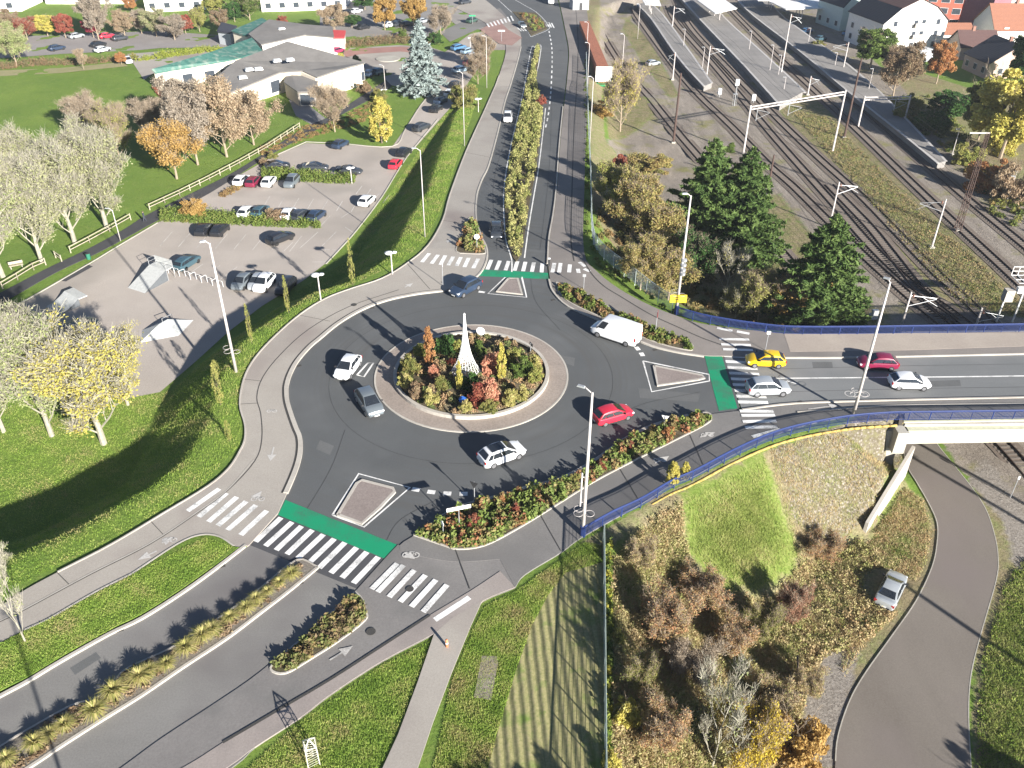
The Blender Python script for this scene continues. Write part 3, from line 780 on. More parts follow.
# ------------------------------------------------------------------ traffic islands and paint
def island(outer, inner, label):
    w = MB(); P = W(outer); ribbon(w, P + P[:1], .18, .012)
    tag(w.build('road_marking', WHITE), 'white outline round ' + label, None, None, 'structure')
    q = smooth(W(inner) + W(inner)[:1], 3)[:-1]
    sheet('traffic_island', W(inner), ISL, 0.12, 0.2, label=label)
    k = MB(); ribbon(k, W(inner) + W(inner)[:1], .28, .135, h=.15)
    tag(k.build('kerb', CONC), 'white kerb of ' + label, None, None, 'structure')
island([(332.5, 515), (358.7, 473.7), (410, 487.6), (364, 527), ], [(338, 515.5), (357, 484), (362, 481), (393, 489), (394.5, 492.5), (380, 508), (362, 524)], 'brown traffic island on the south-west entry')
island([(643, 361), (709, 374.5), (709.5, 381), (651.7, 391.8)], [(654, 366.5), (702, 376), (704, 378.5), (698, 380), (657.6, 386)], 'brown traffic island on the bridge entry')
island([(505.5, 277), (488, 293.6), (526.6, 297.4), (521.6, 277.5)], [(508.5, 279), (497, 292), (522, 294.8), (517.5, 279)], 'brown traffic island on the north entry')
gb = MB()
band(gb, [(285.5, 500), (396.8, 544.7), (384, 558.5), (278, 515)], .016)
band(gb, [(704.5, 355.7), (722, 356.6), (737.5, 408.5), (719, 411)], .016)
band(gb, [(480.6, 269.6), (548, 273), (548.5, 279.3), (477.2, 276)], .016)
tag(gb.build('road_marking', GREEN), 'green bands across the three entries', None, None, 'structure')
def Q(x0, y0, s): return lambda x, y: (x0 + x * s, y0 + y * s)
q = Q(180, 470, 300 / 1024)
m1 = MB()
for a, b in zip([(345, 163), (383, 178), (415, 192), (452, 205), (490, 220), (527, 235), (563, 248), (603, 265), (638, 280), (677, 297)],
                [(258, 245), (292, 260), (328, 274), (365, 288), (402, 302), (440, 318), (475, 335), (515, 352), (553, 368), (592, 387)]):
    bar(m1, q(*a), q(*b), .5, .02)
tag(m1.build('zebra_crossing', WHITE), 'white zebra bars across the dual carriageway', None, None, 'structure')
m2 = MB()
for a, b in zip([(135, 67), (160, 82), (195, 95), (227, 110), (260, 123), (297, 142)], [(27, 143), (65, 163), (98, 180), (130, 193), (163, 208), (208, 225)]): bar(m2, q(*a), q(*b), .5, .107)
for a, b in zip([(742, 322), (763, 328), (800, 345), (838, 362), (874, 378), (912, 395), (988, 438)], [(655, 410), (675, 420), (714, 437), (752, 453), (790, 470), (830, 488), (870, 515)]): bar(m2, q(*a), q(*b), .46, .112)
q = Q(400, 235, 300 / 1024)
for a, b in zip([(100, 65), (130, 70), (155, 72), (182, 76), (208, 78), (235, 80), (267, 83)], [(75, 95), (108, 100), (138, 104), (165, 106), (193, 108), (220, 112), (250, 116)]): bar(m2, q(*a), q(*b), .5, .107)
for a, b in zip([(527, 98), (548, 98), (580, 103), (607, 118)], [(520, 130), (543, 130), (577, 130), (610, 132)]): bar(m2, q(*a), q(*b), .5, .107)
for a, b in (((612, 95), (632, 110)), ((628, 118), (648, 127))): bar(m2, q(*a), q(*b), .5, .107)
for a, b in zip([(312, 85), (341, 88), (371, 89), (401, 90), (428, 92), (457, 94), (486, 97)], [(298, 118), (328, 120), (360, 121), (391, 122), (420, 124), (450, 126), (483, 128)]): bar(m2, q(*a), q(*b), .5, .02)
q = Q(640, 320, 300 / 1024)
LA, LB, RA, RB = (286, 122), (335, 280), (395, 128), (443, 282)
for i in range(9):
    t = i / 8
    bar(m2, q(LA[0] + t * (LB[0] - LA[0]), LA[1] + t * (LB[1] - LA[1])), q(RA[0] + t * (RB[0] - RA[0]) - 6, RA[1] + t * (RB[1] - RA[1])), .5, .02)
for a, b in (((270, 68), (372, 70)), ((277, 86), (378, 89)), ((283, 103), (385, 106)), ((340, 314), (455, 315)), ((345, 329), (460, 328)), ((350, 350), (465, 348)), ((358, 370), (468, 368)),
             ((383, 402), (480, 376)), ((262, 30), (315, 40)), ((330, 42), (373, 50))): bar(m2, q(*a), q(*b), .46, .125)
tag(m2.build('zebra_crossing', WHITE), 'white zebra bars of the other crossings', None, None, 'structure')
def ring_(r, n=72): return [(-4.2 + r * math.cos(2 * PI * i / n), 75.27 + r * math.sin(2 * PI * i / n)) for i in range(n)]
m3 = MB()
# dashes and lines
def dashes(pts, w, lvl='P', top=.02, L=1.2, G=1.2, off=0):
    P = np.array(smooth(W(pts, lvl), 6)); sg = np.linalg.norm(np.diff(P, axis=0), axis=1); cum = np.concatenate([[0], np.cumsum(sg)])
    s = off
    while s + L < cum[-1]:
        seg = [(np.interp(u, cum, P[:, 0]), np.interp(u, cum, P[:, 1])) for u in np.linspace(s, s + L, 3)]
        ribbon(m3, seg, w, top, lvl); s += L + G
def line(pts, w, lvl='P', top=.02, sm=True):
    ribbon(m3, smooth(W(pts, lvl), 5) if sm else W(pts, lvl), w, top, lvl)
dashes([(412, 489), (430, 492), (450, 493.7), (476, 494)], .5, L=.7, G=.7)
dashes([(636, 347), (641, 353), (645, 360)], .5, L=.7, G=.55)
dashes([(466, 290), (488, 293)], .4, L=.8, G=.8)
dashes([(549, 31), (552, 50), (551.5, 80), (549, 110), (545.5, 128)], .28, L=2.4, G=2.2)
line([(545.5, 108), (543.8, 125), (539, 165), (534.5, 192), (529, 225), (524.5, 258)], .18)
line([(522, 277), (525, 290), (526.5, 297)], .16)
line([(535.4, 48), (531, 50), (520, 107), (510, 150), (504, 190), (504.5, 225), (506.5, 243), (511.5, 259), (511.8, 272)], .17)
line([(535.5, 46), (541, 46), (538.5, 65), (535, 80), (537, 92), (543, 108)], .17)
line([(531, 37), (522, 22), (507, 8), (495, -3)], .17); line([(531, 37), (549, 29), (546, 22), (536, 12), (524, 5), (510, -3)], .17)
line([(773, 378.5), (866, 377.7), (1024, 376), (1300, 371)], .2)
line([(787, 381), (797, 384)], .14)
# rectangle in the road by the white car
line([(357, 375), (368, 363), (373.5, 363), (364, 377), (357, 375)], .2, sm=False)
tag(m3.build('road_marking', WHITE), 'white lines and give-way dashes', None, None, 'structure')
m4 = MB()
def arrow(a, b, top, L=.9, w=.14, lvl='P'):
    A, B = [np.array(v) for v in W([a, b], lvl)]; d = (B - A) / np.linalg.norm(B - A); n = np.array([-d[1], d[0]])
    z = lambda p: (p[0], p[1], zl(lvl, p[1]) + top)
    e = B - d * L; m4.quad(z(A + n * w / 2), z(A - n * w / 2), z(e - n * w / 2), z(e + n * w / 2)); m4.quad(z(e + n * .42), z(B), z(e - n * .42), z(e))
for a, b in (((157, 552), (138, 561)), ((162, 544), (175, 538)), ((274, 448), (270.5, 462)), ((330, 661), (353, 647)), ((405, 288), (413, 284)), ((447, 244), (450, 240)),
             ((735, 400), (708, 440))[:0] or ((655, 464), (669, 457)), ((700, 438), (715, 433)), ((808, 410), (838, 406)), ((254, 500), (262, 492)), ((405, 554), (415, 560))): arrow(a, b, .115)
def bikesign(c, top, lvl='P', s=.8):
    p = W([c], lvl)[0]
    for dx in (-.55 * s, .55 * s):
        rr = [(p[0] + dx + .38 * s * math.cos(t * PI / 6), p[1] + .38 * s * math.sin(t * PI / 6)) for t in range(13)]
        ribbon(m4, rr, .1, top, lvl)
    ribbon(m4, [(p[0] - .55 * s, p[1]), (p[0] - .2 * s, p[1] + .5 * s), (p[0] + .35 * s, p[1] + .5 * s), (p[0] + .55 * s, p[1])], .09, top, lvl)
    ribbon(m4, [(p[0] - .2 * s, p[1] + .5 * s), (p[0] + .05 * s, p[1]), (p[0] + .35 * s, p[1] + .5 * s)], .09, top, lvl)
bikesign((857, 394), .02, s=1.3); bikesign((272, 412), .116, s=.5); bikesign((258, 500), .116, s=.6); bikesign((411, 556), .116, s=.7); bikesign((170, 541), .116, s=.6); bikesign((660, 461), .116, s=.6); bikesign((707, 436), .116, s=.6)
tag(m4.build('road_marking', paintmat('faded_symbol', (.5, .48, .45), .35)), 'faded white arrows and cycle signs on the paths', None, None, 'structure')
sm = MB(); ribbon(sm, ring_(14.6) + ring_(14.6)[:1], .05, .004)
for pts in ([(300, 520), (330, 470), (345, 430)], [(384, 545), (400, 520), (440, 498)], [(530, 270), (535, 300), (560, 330)], [(700, 392), (640, 405), (610, 425)], [(780, 369), (900, 366), (1024, 364)], [(780, 392), (900, 389), (1024, 387)], [(552, 100), (549, 170), (540, 250)], [(512, 120), (494, 180), (497, 250)]): ribbon(sm, smooth(W(pts), 6), .05, .011)
tag(sm.build('road_joint', plain('tar_seam', (.045, .045, .045), .7)), 'thin tar seams between asphalt lanes', None, None, 'structure')
pt_ = MB()
for c_ in ([(638, 388), (700, 394), (698, 402), (640, 398)], [(320, 440), (334, 446), (330, 455), (316, 449)], [(560, 355), (575, 358), (574, 366), (560, 362)], [(930, 381), (960, 380), (961, 386), (931, 387)], [(250, 600), (268, 590), (274, 597), (256, 608)], [(70, 668), (96, 652), (101, 658), (75, 675)], [(812, 362), (832, 362), (833, 368), (813, 368)], [(540, 150), (552, 151), (551, 160), (539, 159)]): band(pt_, c_, .007)
tag(pt_.build('asphalt_patch', surface('asphalt_repair', (.105, .107, .106), (.135, .137, .136), .4, 10, .85, .2, speck=.4)), 'small rectangular repairs in the asphalt', None, None, 'structure')
dg = MB()
for px, py in ((292, 470), (299, 366), (372, 308), (477, 240), (553, 300), (655, 350), (800, 402), (520, 492), (600, 459), (222, 566), (120, 630), (300, 583), (548, 230), (560, 130)): p = atp(px, py); dg.box((p[0], p[1], p[2] + .012), (.5, .35, .02), .4)
tag(dg.build('drain_grate', DRAIN), 'small iron drain grates along the kerbs', None, None, 'structure')
mh = MB()
for px, py, r in ((371, 632.5, .35), (354, 305.5, .35), (410, 590, .3)):
    p = atp(px, py); mh.lathe([(r, 0), (r, .01)], (p[0], p[1], p[2] + .115), 14)
tag(mh.build('manhole_cover', DRAIN), 'round dark manhole covers', None, None, 'structure')

# ------------------------------------------------------------------ beds with soil
def bed(poly_px, label, top=.13, mat=None, kerb=.14):
    P = smooth(W(poly_px) + W(poly_px)[:1], 4)[:-1]
    sheet('planting_bed', P, mat or BED, top, .1, label=label)
    k = MB(); ribbon(k, P + P[:1], kerb, top + .03, h=.1); tag(k.build('kerb', CONC), 'kerb of ' + label, None, None, 'structure')
    return P
BED_SE = bed([(414, 536), (443, 546), (458, 550), (484, 546.5), (515, 531), (553, 508), (594, 482.5), (637, 460), (673, 442), (706, 425), (711, 418), (706, 413.5), (688, 417), (652, 427.5), (622, 442.5), (594, 462.5), (560, 480.5), (525, 489.5), (505, 496.5), (476, 503), (450, 513), (433, 525)], 'flower bed south-east of the roundabout')
BED_N = bed([(460, 254), (483, 254.5), (485, 250), (482, 238), (477, 225), (471, 218), (466, 224), (462, 236), (456, 250)], 'small bed beside the north entry')
BED_NE = bed([(556, 283), (570, 287), (590, 297), (615, 311), (640, 322), (665, 333), (688, 342), (693, 349), (688, 351), (665, 346), (640, 337), (615, 324), (590, 313), (568, 302), (559, 292)], 'flower bed north-east of the roundabout')
BED_SW = bed([(355, 593), (362, 600), (366, 612), (365, 621), (340, 641), (312, 659), (286, 674), (271, 670.5), (280, 659), (317, 627)], 'long bed beside the cycle path')
MED_N = W([(535, 50), (540, 47), (536, 80), (543, 108), (541, 130), (536, 170), (531, 195), (526, 225), (521.5, 255), (516, 262), (513, 258), (507.5, 243), (505.5, 225), (505, 190), (511.5, 150), (521.5, 107), (529, 75)])
sheet('median_strip', MED_N, BED, .12, .12, label='planted median of the north road')
sheet('median_strip', W([(531, 36), (523, 23), (512, 12), (536, 13), (545, 23), (547, 29)]), BED, .12, .12, label='planted traffic island at the far crossing')
MED_SW = smooth(W([(297, 561), (303, 560), (316, 567.5)]), 2) + smooth(W([(316, 568), (290, 590), (260, 613), (227, 638), (183, 667), (142, 695), (101.6, 720), (61, 746), (28, 768), (-60, 822)]), 4) \
    + smooth(W([(-90, 806), (0, 748), (33, 728), (71, 707), (99, 697), (124, 672), (150, 659), (175, 647), (218, 620), (262, 588), (297, 561)]), 4)
sheet('median_strip', MED_SW, MEDIAN, .13, .13, label='gravel median of the dual carriageway')
k = MB(); ribbon(k, smooth(W([(318, 568), (290, 591), (260, 614), (227, 639), (183, 668), (142, 696), (101.6, 721), (61, 747), (28, 769), (-60, 823)]), 4), .22, .16, h=.17)
ribbon(k, smooth(W([(-90, 806), (0, 748), (33, 728), (71, 707), (99, 697), (124, 672), (150, 659), (175, 647), (218, 620), (262, 588), (297, 561), (318, 568)]), 4), .14, .16, h=.17)
tag(k.build('kerb', CONC), 'kerbs of the gravel median', None, None, 'structure')
# crossing refuge, grey patch beside the lawn and the vegetable rows
sheet('concrete_pad', W([(482, 656), (497, 656.5), (498, 663), (491, 700), (474, 697)]), surface('old_concrete', (.2, .17, .14), (.3, .26, .215), .6, 5, .9, .3, speck=.4), .03, .1, label='small rectangular concrete pad in the grass')
rowm, t, b = nt('vegetable_rows')
wv = N(t, 'ShaderNodeTexWave', bands_direction='X'); wv.inputs['Scale'].default_value = .5; wv.inputs['Distortion'].default_value = 1.1; wv.inputs['Detail'].default_value = 5; wv.inputs['Detail Scale'].default_value = 1.4
geo = N(t, 'ShaderNodeNewGeometry', name='GEO'); mp = N(t, 'ShaderNodeMapping'); mp.inputs['Rotation'].default_value = (0, 0, math.radians(-4)); t.links.new(geo.outputs['Position'], mp.inputs[0]); t.links.new(mp.outputs[0], wv.inputs[0])
sg = mixc(t, ramp(t, noise(t, 5, 6, .8), .35, .62), (.17, .17, .06), (.3, .27, .13))
rc = mixc(t, ramp(t, wv.outputs[0], .7, 1.25), sg, mixc(t, ramp(t, noise(t, 3, 5, .8), .4, .6), (.3, .25, .15), (.17, .19, .065))); rc = mixc(t, ramp(t, wv.outputs[0], .06, -.06), rc, (.12, .13, .05))
rc = mixc(t, ramp(t, noise(t, .45, 4, .6), .55, .7), rc, (.12, .18, .03))
t.links.new(rc, b.inputs['Base Color']); b.inputs['Roughness'].default_value = .95; bump(t, b, wv.outputs[0], .6, .15)
sheet('vegetable_plot', W([(566, 572), (603, 562), (604, 660), (604, 900), (470, 900), (488, 768), (498, 730), (516, 670), (532, 625), (548, 595)]), rowm, -.035, 0, label='strip of dry vegetable rows beside the wire fence')

# ================================================================== LOW LEFT: car park, walkway
sheet('car_park', LOT, LOTM, 0.0, 0, LEFT, label='pale asphalt car park below the embankment')
walk = smooth(W([(-60, 322), (0, 293), (46, 269), (84, 251), (122, 230.6), (147, 215), (188, 195), (228.6, 175), (260, 156), (306, 127), (331, 115.5), (377, 86), (386, 80)], LEFT), 4) + \
    smooth(W([(392, 86), (382, 93), (339, 116), (306, 136), (288, 145), (260, 161), (211, 192.5), (157.5, 220.5), (101.6, 251), (56, 272.5), (0, 304), (-60, 332)], LEFT), 4)
sheet('walkway', walk, WALK, 0.03, .06, LEFT, label='black asphalt walkway beside the lawn')
lo = MB(); ribbon(lo, smooth(W([(-60, 341), (0, 312), (23, 302), (89, 264), (117, 247), (157.5, 223)], LEFT), 4), .16, .1, LEFT, .12)
ribbon(lo, smooth(W([(306, 142), (340, 143.5), (392, 146.5), (405, 130), (421, 105), (438, 85), (446, 76)], LEFT), 4), .16, .1, LEFT, .12)
ribbon(lo, W([(270, 158), (306, 142)], LEFT), .16, .1, LEFT, .12)
ribbon(lo, smooth(W([(326, 264), (341, 248), (357, 230), (382, 197), (407, 157), (438, 119)], LEFT), 4), .16, .1, LEFT, .12)
tag(lo.build('kerb', CONC_D), 'kerbs of the car park', None, None, 'structure')
m3 = MB()
for i in range(8):                                           # bay lines below the hedges
    x = 160 + i * 18.5; line([(x + 12, 232 + i * .6), (x, 246 + i * .8)], .1, LEFT, .008, False)
for i in range(5): x = 186 + i * 17; line([(x + 17, 264 + i * 1.5), (x, 276 + i * 1.8)], .1, LEFT, .008, False)
for a, b in (((318, 232), (300, 248)), ((330, 216), (318, 229)), ((336, 232), (322, 246)), ((350, 212), (341, 218)), ((312, 262), (326, 262)), ((320, 249), (336, 250)), ((345, 227), (354, 233)), ((293, 242), (284, 251))): line([a, b], .1, LEFT, .008, False)
for i in range(7): x = 262 + i * 14.5; line([(x + 8, 196 + i), (x + 2, 206 + i)], .1, LEFT, .008, False)
for i in range(4): x = 356 + i * 9; line([(x + 6, 186 + i * 3), (x, 194 + i * 3)], .1, LEFT, .008, False)
tag(m3.build('road_marking', paintmat('faded_paint', (.56, .53, .49), .3)), 'white bay lines of the car park', None, None, 'structure')
sheet('tarmac_patch', W([(61, 281), (86, 264), (93, 266.5), (66, 281.5)], LEFT), WALK, .012, 0, LEFT, label='dark tarmac patch near the walkway')
# upper street, plaza and small roundabout (far left)
sheet('street', W([(-80, 44), (0, 41), (28, 36), (100, 33), (160, 31), (230, 36), (232, 47), (160, 48), (140, 50), (60, 54), (20, 57), (-80, 62)], LEFT), surface('street_far', (.22, .2, .19), (.29, .27, .26), .1, 6, .9, .2, speck=.3), .0, 0, LEFT, label='street lined with trees at the top left')
sheet('plaza', W([(127, 54), (165, 51), (205, 50), (222, 55), (215, 62), (152, 74), (144, 80), (135, 66)], LEFT), PAVE, .01, .0, LEFT, label='pale yard beside the green-roofed building')
sheet('path', W([(-40, 72), (60, 68), (122, 62), (128, 66), (60, 73), (-40, 78)], LEFT), surface('worn_lawn', (.23, .22, .1), (.3, .27, .15), .3, 6, .95, .3), -.01, 0, LEFT, label='worn footpath along the top of the lawn')
sheet('forecourt', W([(338, 60), (350, 48), (400, 45), (430, 47), (445, 52), (470, 34), (500, 28), (512, 32), (506, 50), (486, 50), (470, 44), (468, 70), (452, 80), (440, 78), (430, 84), (392, 88), (384, 78), (368, 76), (352, 66)], LEFT), PAVE, -.004, 0, LEFT, label='forecourt with a small mini-roundabout')
sheet('paving_ring', W([(342, 51), (360, 48.5), (400, 46.5), (416, 48), (416, 53), (400, 51.5), (362, 54), (346, 57)], LEFT), surface('red_paving', (.28, .15, .13), (.35, .2, .17), .3, 6), .01, 0, LEFT, label='curved band of red paving')
mr = MB(); c = at(388, 59, LEFT); mr.lathe([(3.0, 0), (3.0, .15), (2.7, .17)], c, 30)
tag(mr.build('mini_roundabout', CONC_D), 'low round planter in the forecourt', None, None, 'structure')
sheet('road', W([(450, 42), (480, 28), (510, 20), (500, 8), (470, 18), (440, 32)], LEFT), ASPH_OLD, .008, 0, LEFT, label='side street joining the far junction')
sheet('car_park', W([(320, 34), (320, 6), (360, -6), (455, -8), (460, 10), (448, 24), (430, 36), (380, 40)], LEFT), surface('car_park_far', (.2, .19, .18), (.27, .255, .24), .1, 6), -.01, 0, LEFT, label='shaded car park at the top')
sheet('street', W([(425, -8), (500, -12), (500, 2), (515, 24), (508, 29), (490, 32), (455, 24), (440, 10)], LEFT), surface('street_top', (.24, .22, .2), (.3, .28, .26), .1, 6), -.006, 0, LEFT, label='pale street at the top centre')
sheet('pavement', W([(498, 20), (508, 30), (522, 38), (512, 46), (499, 44), (480, 30)], 'P'), surface('red_crossing', (.26, .16, .14), (.33, .21, .18), .3, 6), .112, 0.0, label='reddish paved corner at the far crossing')
sheet('path', W([(188, 100), (213, 92), (222, 110), (232, 124), (222, 128), (206, 122), (200, 112)], LEFT)[:0] or W([(289, 100), (300, 98), (325, 118), (314, 126), (296, 116)], LEFT), surface('entry_path', (.2, .19, .19), (.27, .26, .25), .2, 5), .02, 0.05, LEFT, label='paved approach to the porch')
m3 = MB()
for i in range(7):
    line([(508.5 + i * 2.6, 27 - i * .1), (513.5 + i * 2.6, 31.5 - i * .1)], .4, 'P', .02, False)
for i in range(6): line([(538.5 + i * 2.6, 20.5 + i * .5), (541 + i * 2.6, 25.5 + i * .5)], .4, 'P', .02, False)
for i in range(8): line([(487 + i * 3.4, 24 - i * 1.1), (489.5 + i * 3.4, 27.5 - i * .9)], .5, 'P', .12, False)
tag(m3.build('zebra_crossing', WHITE), 'white bars of the far crossing', None, None, 'structure')
# ================================================================== LOW RIGHT: path
sheet('path', VPATH, PATHM, 0.03, .1, RIGHT, label='brown-grey asphalt path winding under the bridge')
k = MB(); n_ = len(VPATH)
half = [i for i, p in enumerate(VPATH)]
ribbon(k, VPATH[2:len(VPATH) // 2], .08, .045, RIGHT, .08); ribbon(k, VPATH[len(VPATH) // 2 + 2:], .08, .045, RIGHT, .08)
tag(k.build('kerb', CONC_D), 'thin kerbs of the lower path', None, None, 'structure')

# ================================================================== CARS
GLASS = plain('car_glass', (.018, .022, .028), .08, var=.05, coat=.6)
TYRE = plain('tyre_rubber', (.02, .02, .02), .9)
RIM = plain('alloy_rim', (.5, .5, .52), .3, .8, var=.05)
LAMPW = plain('headlamp_glass', (.75, .77, .8), .12, var=.03)
LAMPR = plain('tail_lamp', (.35, .02, .02), .25)
TRIM = plain('black_plastic', (.03, .03, .032), .6)
PLATE = plain('number_plate', (.75, .75, .72), .4, var=.02)
def paint(name, c, metal=.0): return plain('paint_' + name, c, .32, metal, var=.03, scale=.6, coat=.5)
PAINT = dict(white=paint('white', (.74, .75, .76)), black=paint('black', (.02, .021, .025), .1), dark=paint('dark_grey', (.05, .056, .065), .2), navy=paint('navy', (.03, .05, .09), .2), red=paint('red', (.55, .025, .05)),
             crimson=paint('crimson', (.2, .015, .05)), yellow=paint('yellow', (.72, .46, .01)), silver=paint('silver', (.45, .48, .50), .35), grey=paint('steel_grey', (.2, .23, .25), .35), teal=paint('teal', (.06, .12, .15), .3),
             blue=paint('blue', (.08, .2, .36), .2), lightblue=paint('light_blue', (.3, .42, .52), .3), darkred=paint('dark_red', (.2, .02, .05), .1), green=paint('green', (.05, .1, .08), .2), magenta=paint('magenta', (.3, .03, .09), .1))
# kind: L, W, H, hood height, belt height, side profile of the cabin (x from rear to front at belt and roof), wheel radius
KINDS = dict(
    hatch=dict(L=4.05, W=1.76, H=1.46, hood=.92, deck=1.0, bel=.94, cab=[(-1.93, .97), (-1.3, 1.41), (.2, 1.46), (1.12, .95)], wr=.31, ax=1.24),
    sedan=dict(L=4.55, W=1.78, H=1.43, hood=.88, deck=1.0, bel=.92, cab=[(-1.65, .98), (-.85, 1.38), (.2, 1.43), (1.15, .92)], wr=.32, ax=1.34),
    suv=dict(L=4.35, W=1.83, H=1.62, hood=1.02, deck=1.08, bel=1.02, cab=[(-2.06, 1.06), (-1.5, 1.56), (.25, 1.62), (1.2, 1.03)], wr=.35, ax=1.3),
    estate=dict(L=4.5, W=1.78, H=1.5, hood=.92, deck=1.0, bel=.95, cab=[(-2.13, .98), (-1.6, 1.43), (.3, 1.5), (1.2, .95)], wr=.32, ax=1.32),
    van=dict(L=5.6, W=1.98, H=2.35, hood=1.22, deck=1.3, bel=1.25, cab=[(-2.78, 1.3), (-2.74, 2.3), (1.35, 2.35), (2.1, 1.25)], wr=.35, ax=1.75))
CARM = {}
def lerp(a, b, t): return tuple(a[i] + (b[i] - a[i]) * t for i in range(3))
def car_parts(kind):
    if kind in CARM: return CARM[kind]
    K = KINDS[kind]; L, Wd, bel = K['L'], K['W'], K['bel']; hw = Wd / 2; wr, ax = K['wr'], K['ax']
    van = kind == 'van'
    # lower hull: stations along x with (x, halfwidth, zbottom, ztop, crown)
    st = [(-L / 2, hw * .80, .42, .70), (-L / 2 + .06, hw * .9, .28, K['deck'] - .06), (-L / 2 + .3, hw * .97, .22, K['deck'] if not van else bel), (-ax - wr * 1.15, hw, .2, bel), (-ax + wr * 1.15, hw, .2, bel), (0, hw, .18, bel),
          (ax - wr * 1.15, hw, .2, bel), (ax + .05, hw * .99, .22, (bel + K['hood']) / 2 + .02), (L / 2 - .42, hw * .94, .22, K['hood'] - .08), (L / 2 - .12, hw * .82, .26, K['hood'] - .2), (L / 2, hw * .66, .36, .62)]
    bm = bmesh.new(); rings = []
    for x, w, z0, z1 in st:
        prof = [(-w * .85, z0), (-w, z0 + .14), (-w * 1.0, (z0 + z1) / 2 + .05), (-w * .96, z1 - .05), (-w * .86, z1 + .01), (-w * .4, z1 + .05), (w * .4, z1 + .05), (w * .86, z1 + .01), (w * .96, z1 - .05), (w, (z0 + z1) / 2 + .05), (w, z0 + .14), (w * .85, z0)]
        rings.append([bm.verts.new((x, y, z)) for y, z in prof])
    n = len(rings[0])
    for a, b in zip(rings[:-1], rings[1:]):
        for i in range(n): bm.faces.new((a[i], a[(i + 1) % n], b[(i + 1) % n], b[i]))
    bm.faces.new(rings[0][::-1]); bm.faces.new(rings[-1])
    # cabin in body colour
    c = K['cab']; wb, wt = hw * .92, hw * (.69 if not van else .84)
    pr = [(c[0][0], wb, c[0][1] - .08), (c[1][0], wt, c[1][1] - .03), (c[1][0] + .35, wt * .98, c[1][1] + .02), ((c[1][0] + c[2][0]) / 2, wt, c[2][1] + .02), (c[2][0] - .2, wt * .98, c[2][1]), (c[2][0], wt * .96, c[2][1] - .04), (c[3][0], wb * .96, c[3][1] - .06)]
    lo = [bm.verts.new((x, -w, z)) for x, w, z in pr]; hi = [bm.verts.new((x, w, z)) for x, w, z in pr]
    bl = [bm.verts.new((pr[0][0], s * wb, bel - .12)) for s in (-1, 1)]; fl = [bm.verts.new((pr[-1][0], s * wb * .96, bel - .12)) for s in (-1, 1)]
    for i in range(len(pr) - 1): bm.faces.new((lo[i], hi[i], hi[i + 1], lo[i + 1]))
    bm.faces.new([bl[0]] + lo + [fl[0]]); bm.faces.new(([bl[1]] + hi + [fl[1]])[::-1])
    bm.faces.new((bl[0], bl[1], hi[0], lo[0])); bm.faces.new((fl[1], fl[0], lo[-1], hi[-1]))
    bmesh.ops.recalc_face_normals(bm, faces=bm.faces[:])
    bmesh.ops.bevel(bm, geom=[e for e in bm.edges if len(e.link_faces) == 2 and e.calc_face_angle(0) > .45], offset=.045, segments=2, affect='EDGES', profile=.6)
    me = bpy.data.meshes.new('body'); bm.to_mesh(me); bm.free(); me.materials.append(PAINT['white'])
    me.polygons.foreach_set('use_smooth', [True] * len(me.polygons))
    try: me.set_sharp_from_angle(angle=math.radians(38))
    except Exception: pass
    # glass
    g = MB(); B0, B1, T1, T0 = c[0], c[3], c[2], c[1]
    def win(a, b, c_, d, o, s=.1, sz=.12):                   # quad shrunk in its plane and set proud by o
        q = [lerp(lerp(a, b, s), lerp(d, c_, s), sz), lerp(lerp(b, a, s), lerp(c_, d, s), sz), lerp(lerp(c_, d, s), lerp(b, a, s), sz), lerp(lerp(d, c_, s), lerp(a, b, s), sz)]
        g.quad(*[tuple(p[i] + o[i] for i in range(3)) for p in q])
    fz, rz_ = B1[1] - .02, B0[1] - .02
    win((B1[0], -wb * .96, fz), (B1[0], wb * .96, fz), (T1[0], wt * .96, T1[1] - .04), (T1[0], -wt * .96, T1[1] - .04), (.035, 0, .035), .05, .05)
    if not van: win((B0[0], wb, rz_), (B0[0], -wb, rz_), (T0[0], -wt, T0[1] - .03), (T0[0], wt, T0[1] - .03), (-.03, 0, .02), .09, .12)
    def side(u0, u1, s):
        zb, zt = bel + .03, T0[1] - .1
        def P(u, z):
            f = (z - bel) / (T1[1] - bel); w = wb + (wt - wb) * f
            xr = B0[0] + (T0[0] - B0[0]) * f + .16; xf = B1[0] + (T1[0] - B1[0]) * f - .16
            return (xr + (xf - xr) * u, s * (w + .02), z)
        q = [P(u0, zb), P(u1, zb), P(u1, zt), P(u0, zt)]
        g.quad(*(q if s < 0 else q[::-1]))
    for s in (-1, 1):
        if van: side(.80, .98, s)
        else: side(.0, .17, s); side(.2, .54, s); side(.57, 1.0, s)
    gm = g.mesh('window', GLASS)
    w = MB(); w.lathe([(.001, -.1), (wr, -.1), (wr, .1), (wr * .66, .11)], n=16)
    w.v = [(x, z, y) for x, y, z in w.v]; tm = w.mesh('tyre', TYRE)
    r = MB(); r.lathe([(wr * .64, .09), (wr * .6, .115), (.06, .12)], n=10); r.v = [(x, z, y) for x, y, z in r.v]; rm = r.mesh('rim', RIM)
    hl = MB()
    hl.box((0, 0, 0), (.34, .3, .13), 0, .8); hm = hl.mesh('headlight', LAMPW)
    tl = MB(); tl.box((0, 0, 0), (.12, .24, .24 if not van else .5)); tlm = tl.mesh('tail_light', LAMPR)
    mr_ = MB(); mr_.box((0, 0, 0), (.12, .22, .14)); mm = mr_.mesh('mirror', TRIM)
    bp = MB(); bp.box((0, 0, 0), (.08, hw * 1.2, .17)); bpm = bp.mesh('bumper', TRIM); bp = MB(); bp.box((0, 0, 0), (L * .46, .03, .09)); slm = bp.mesh('sill', TRIM)
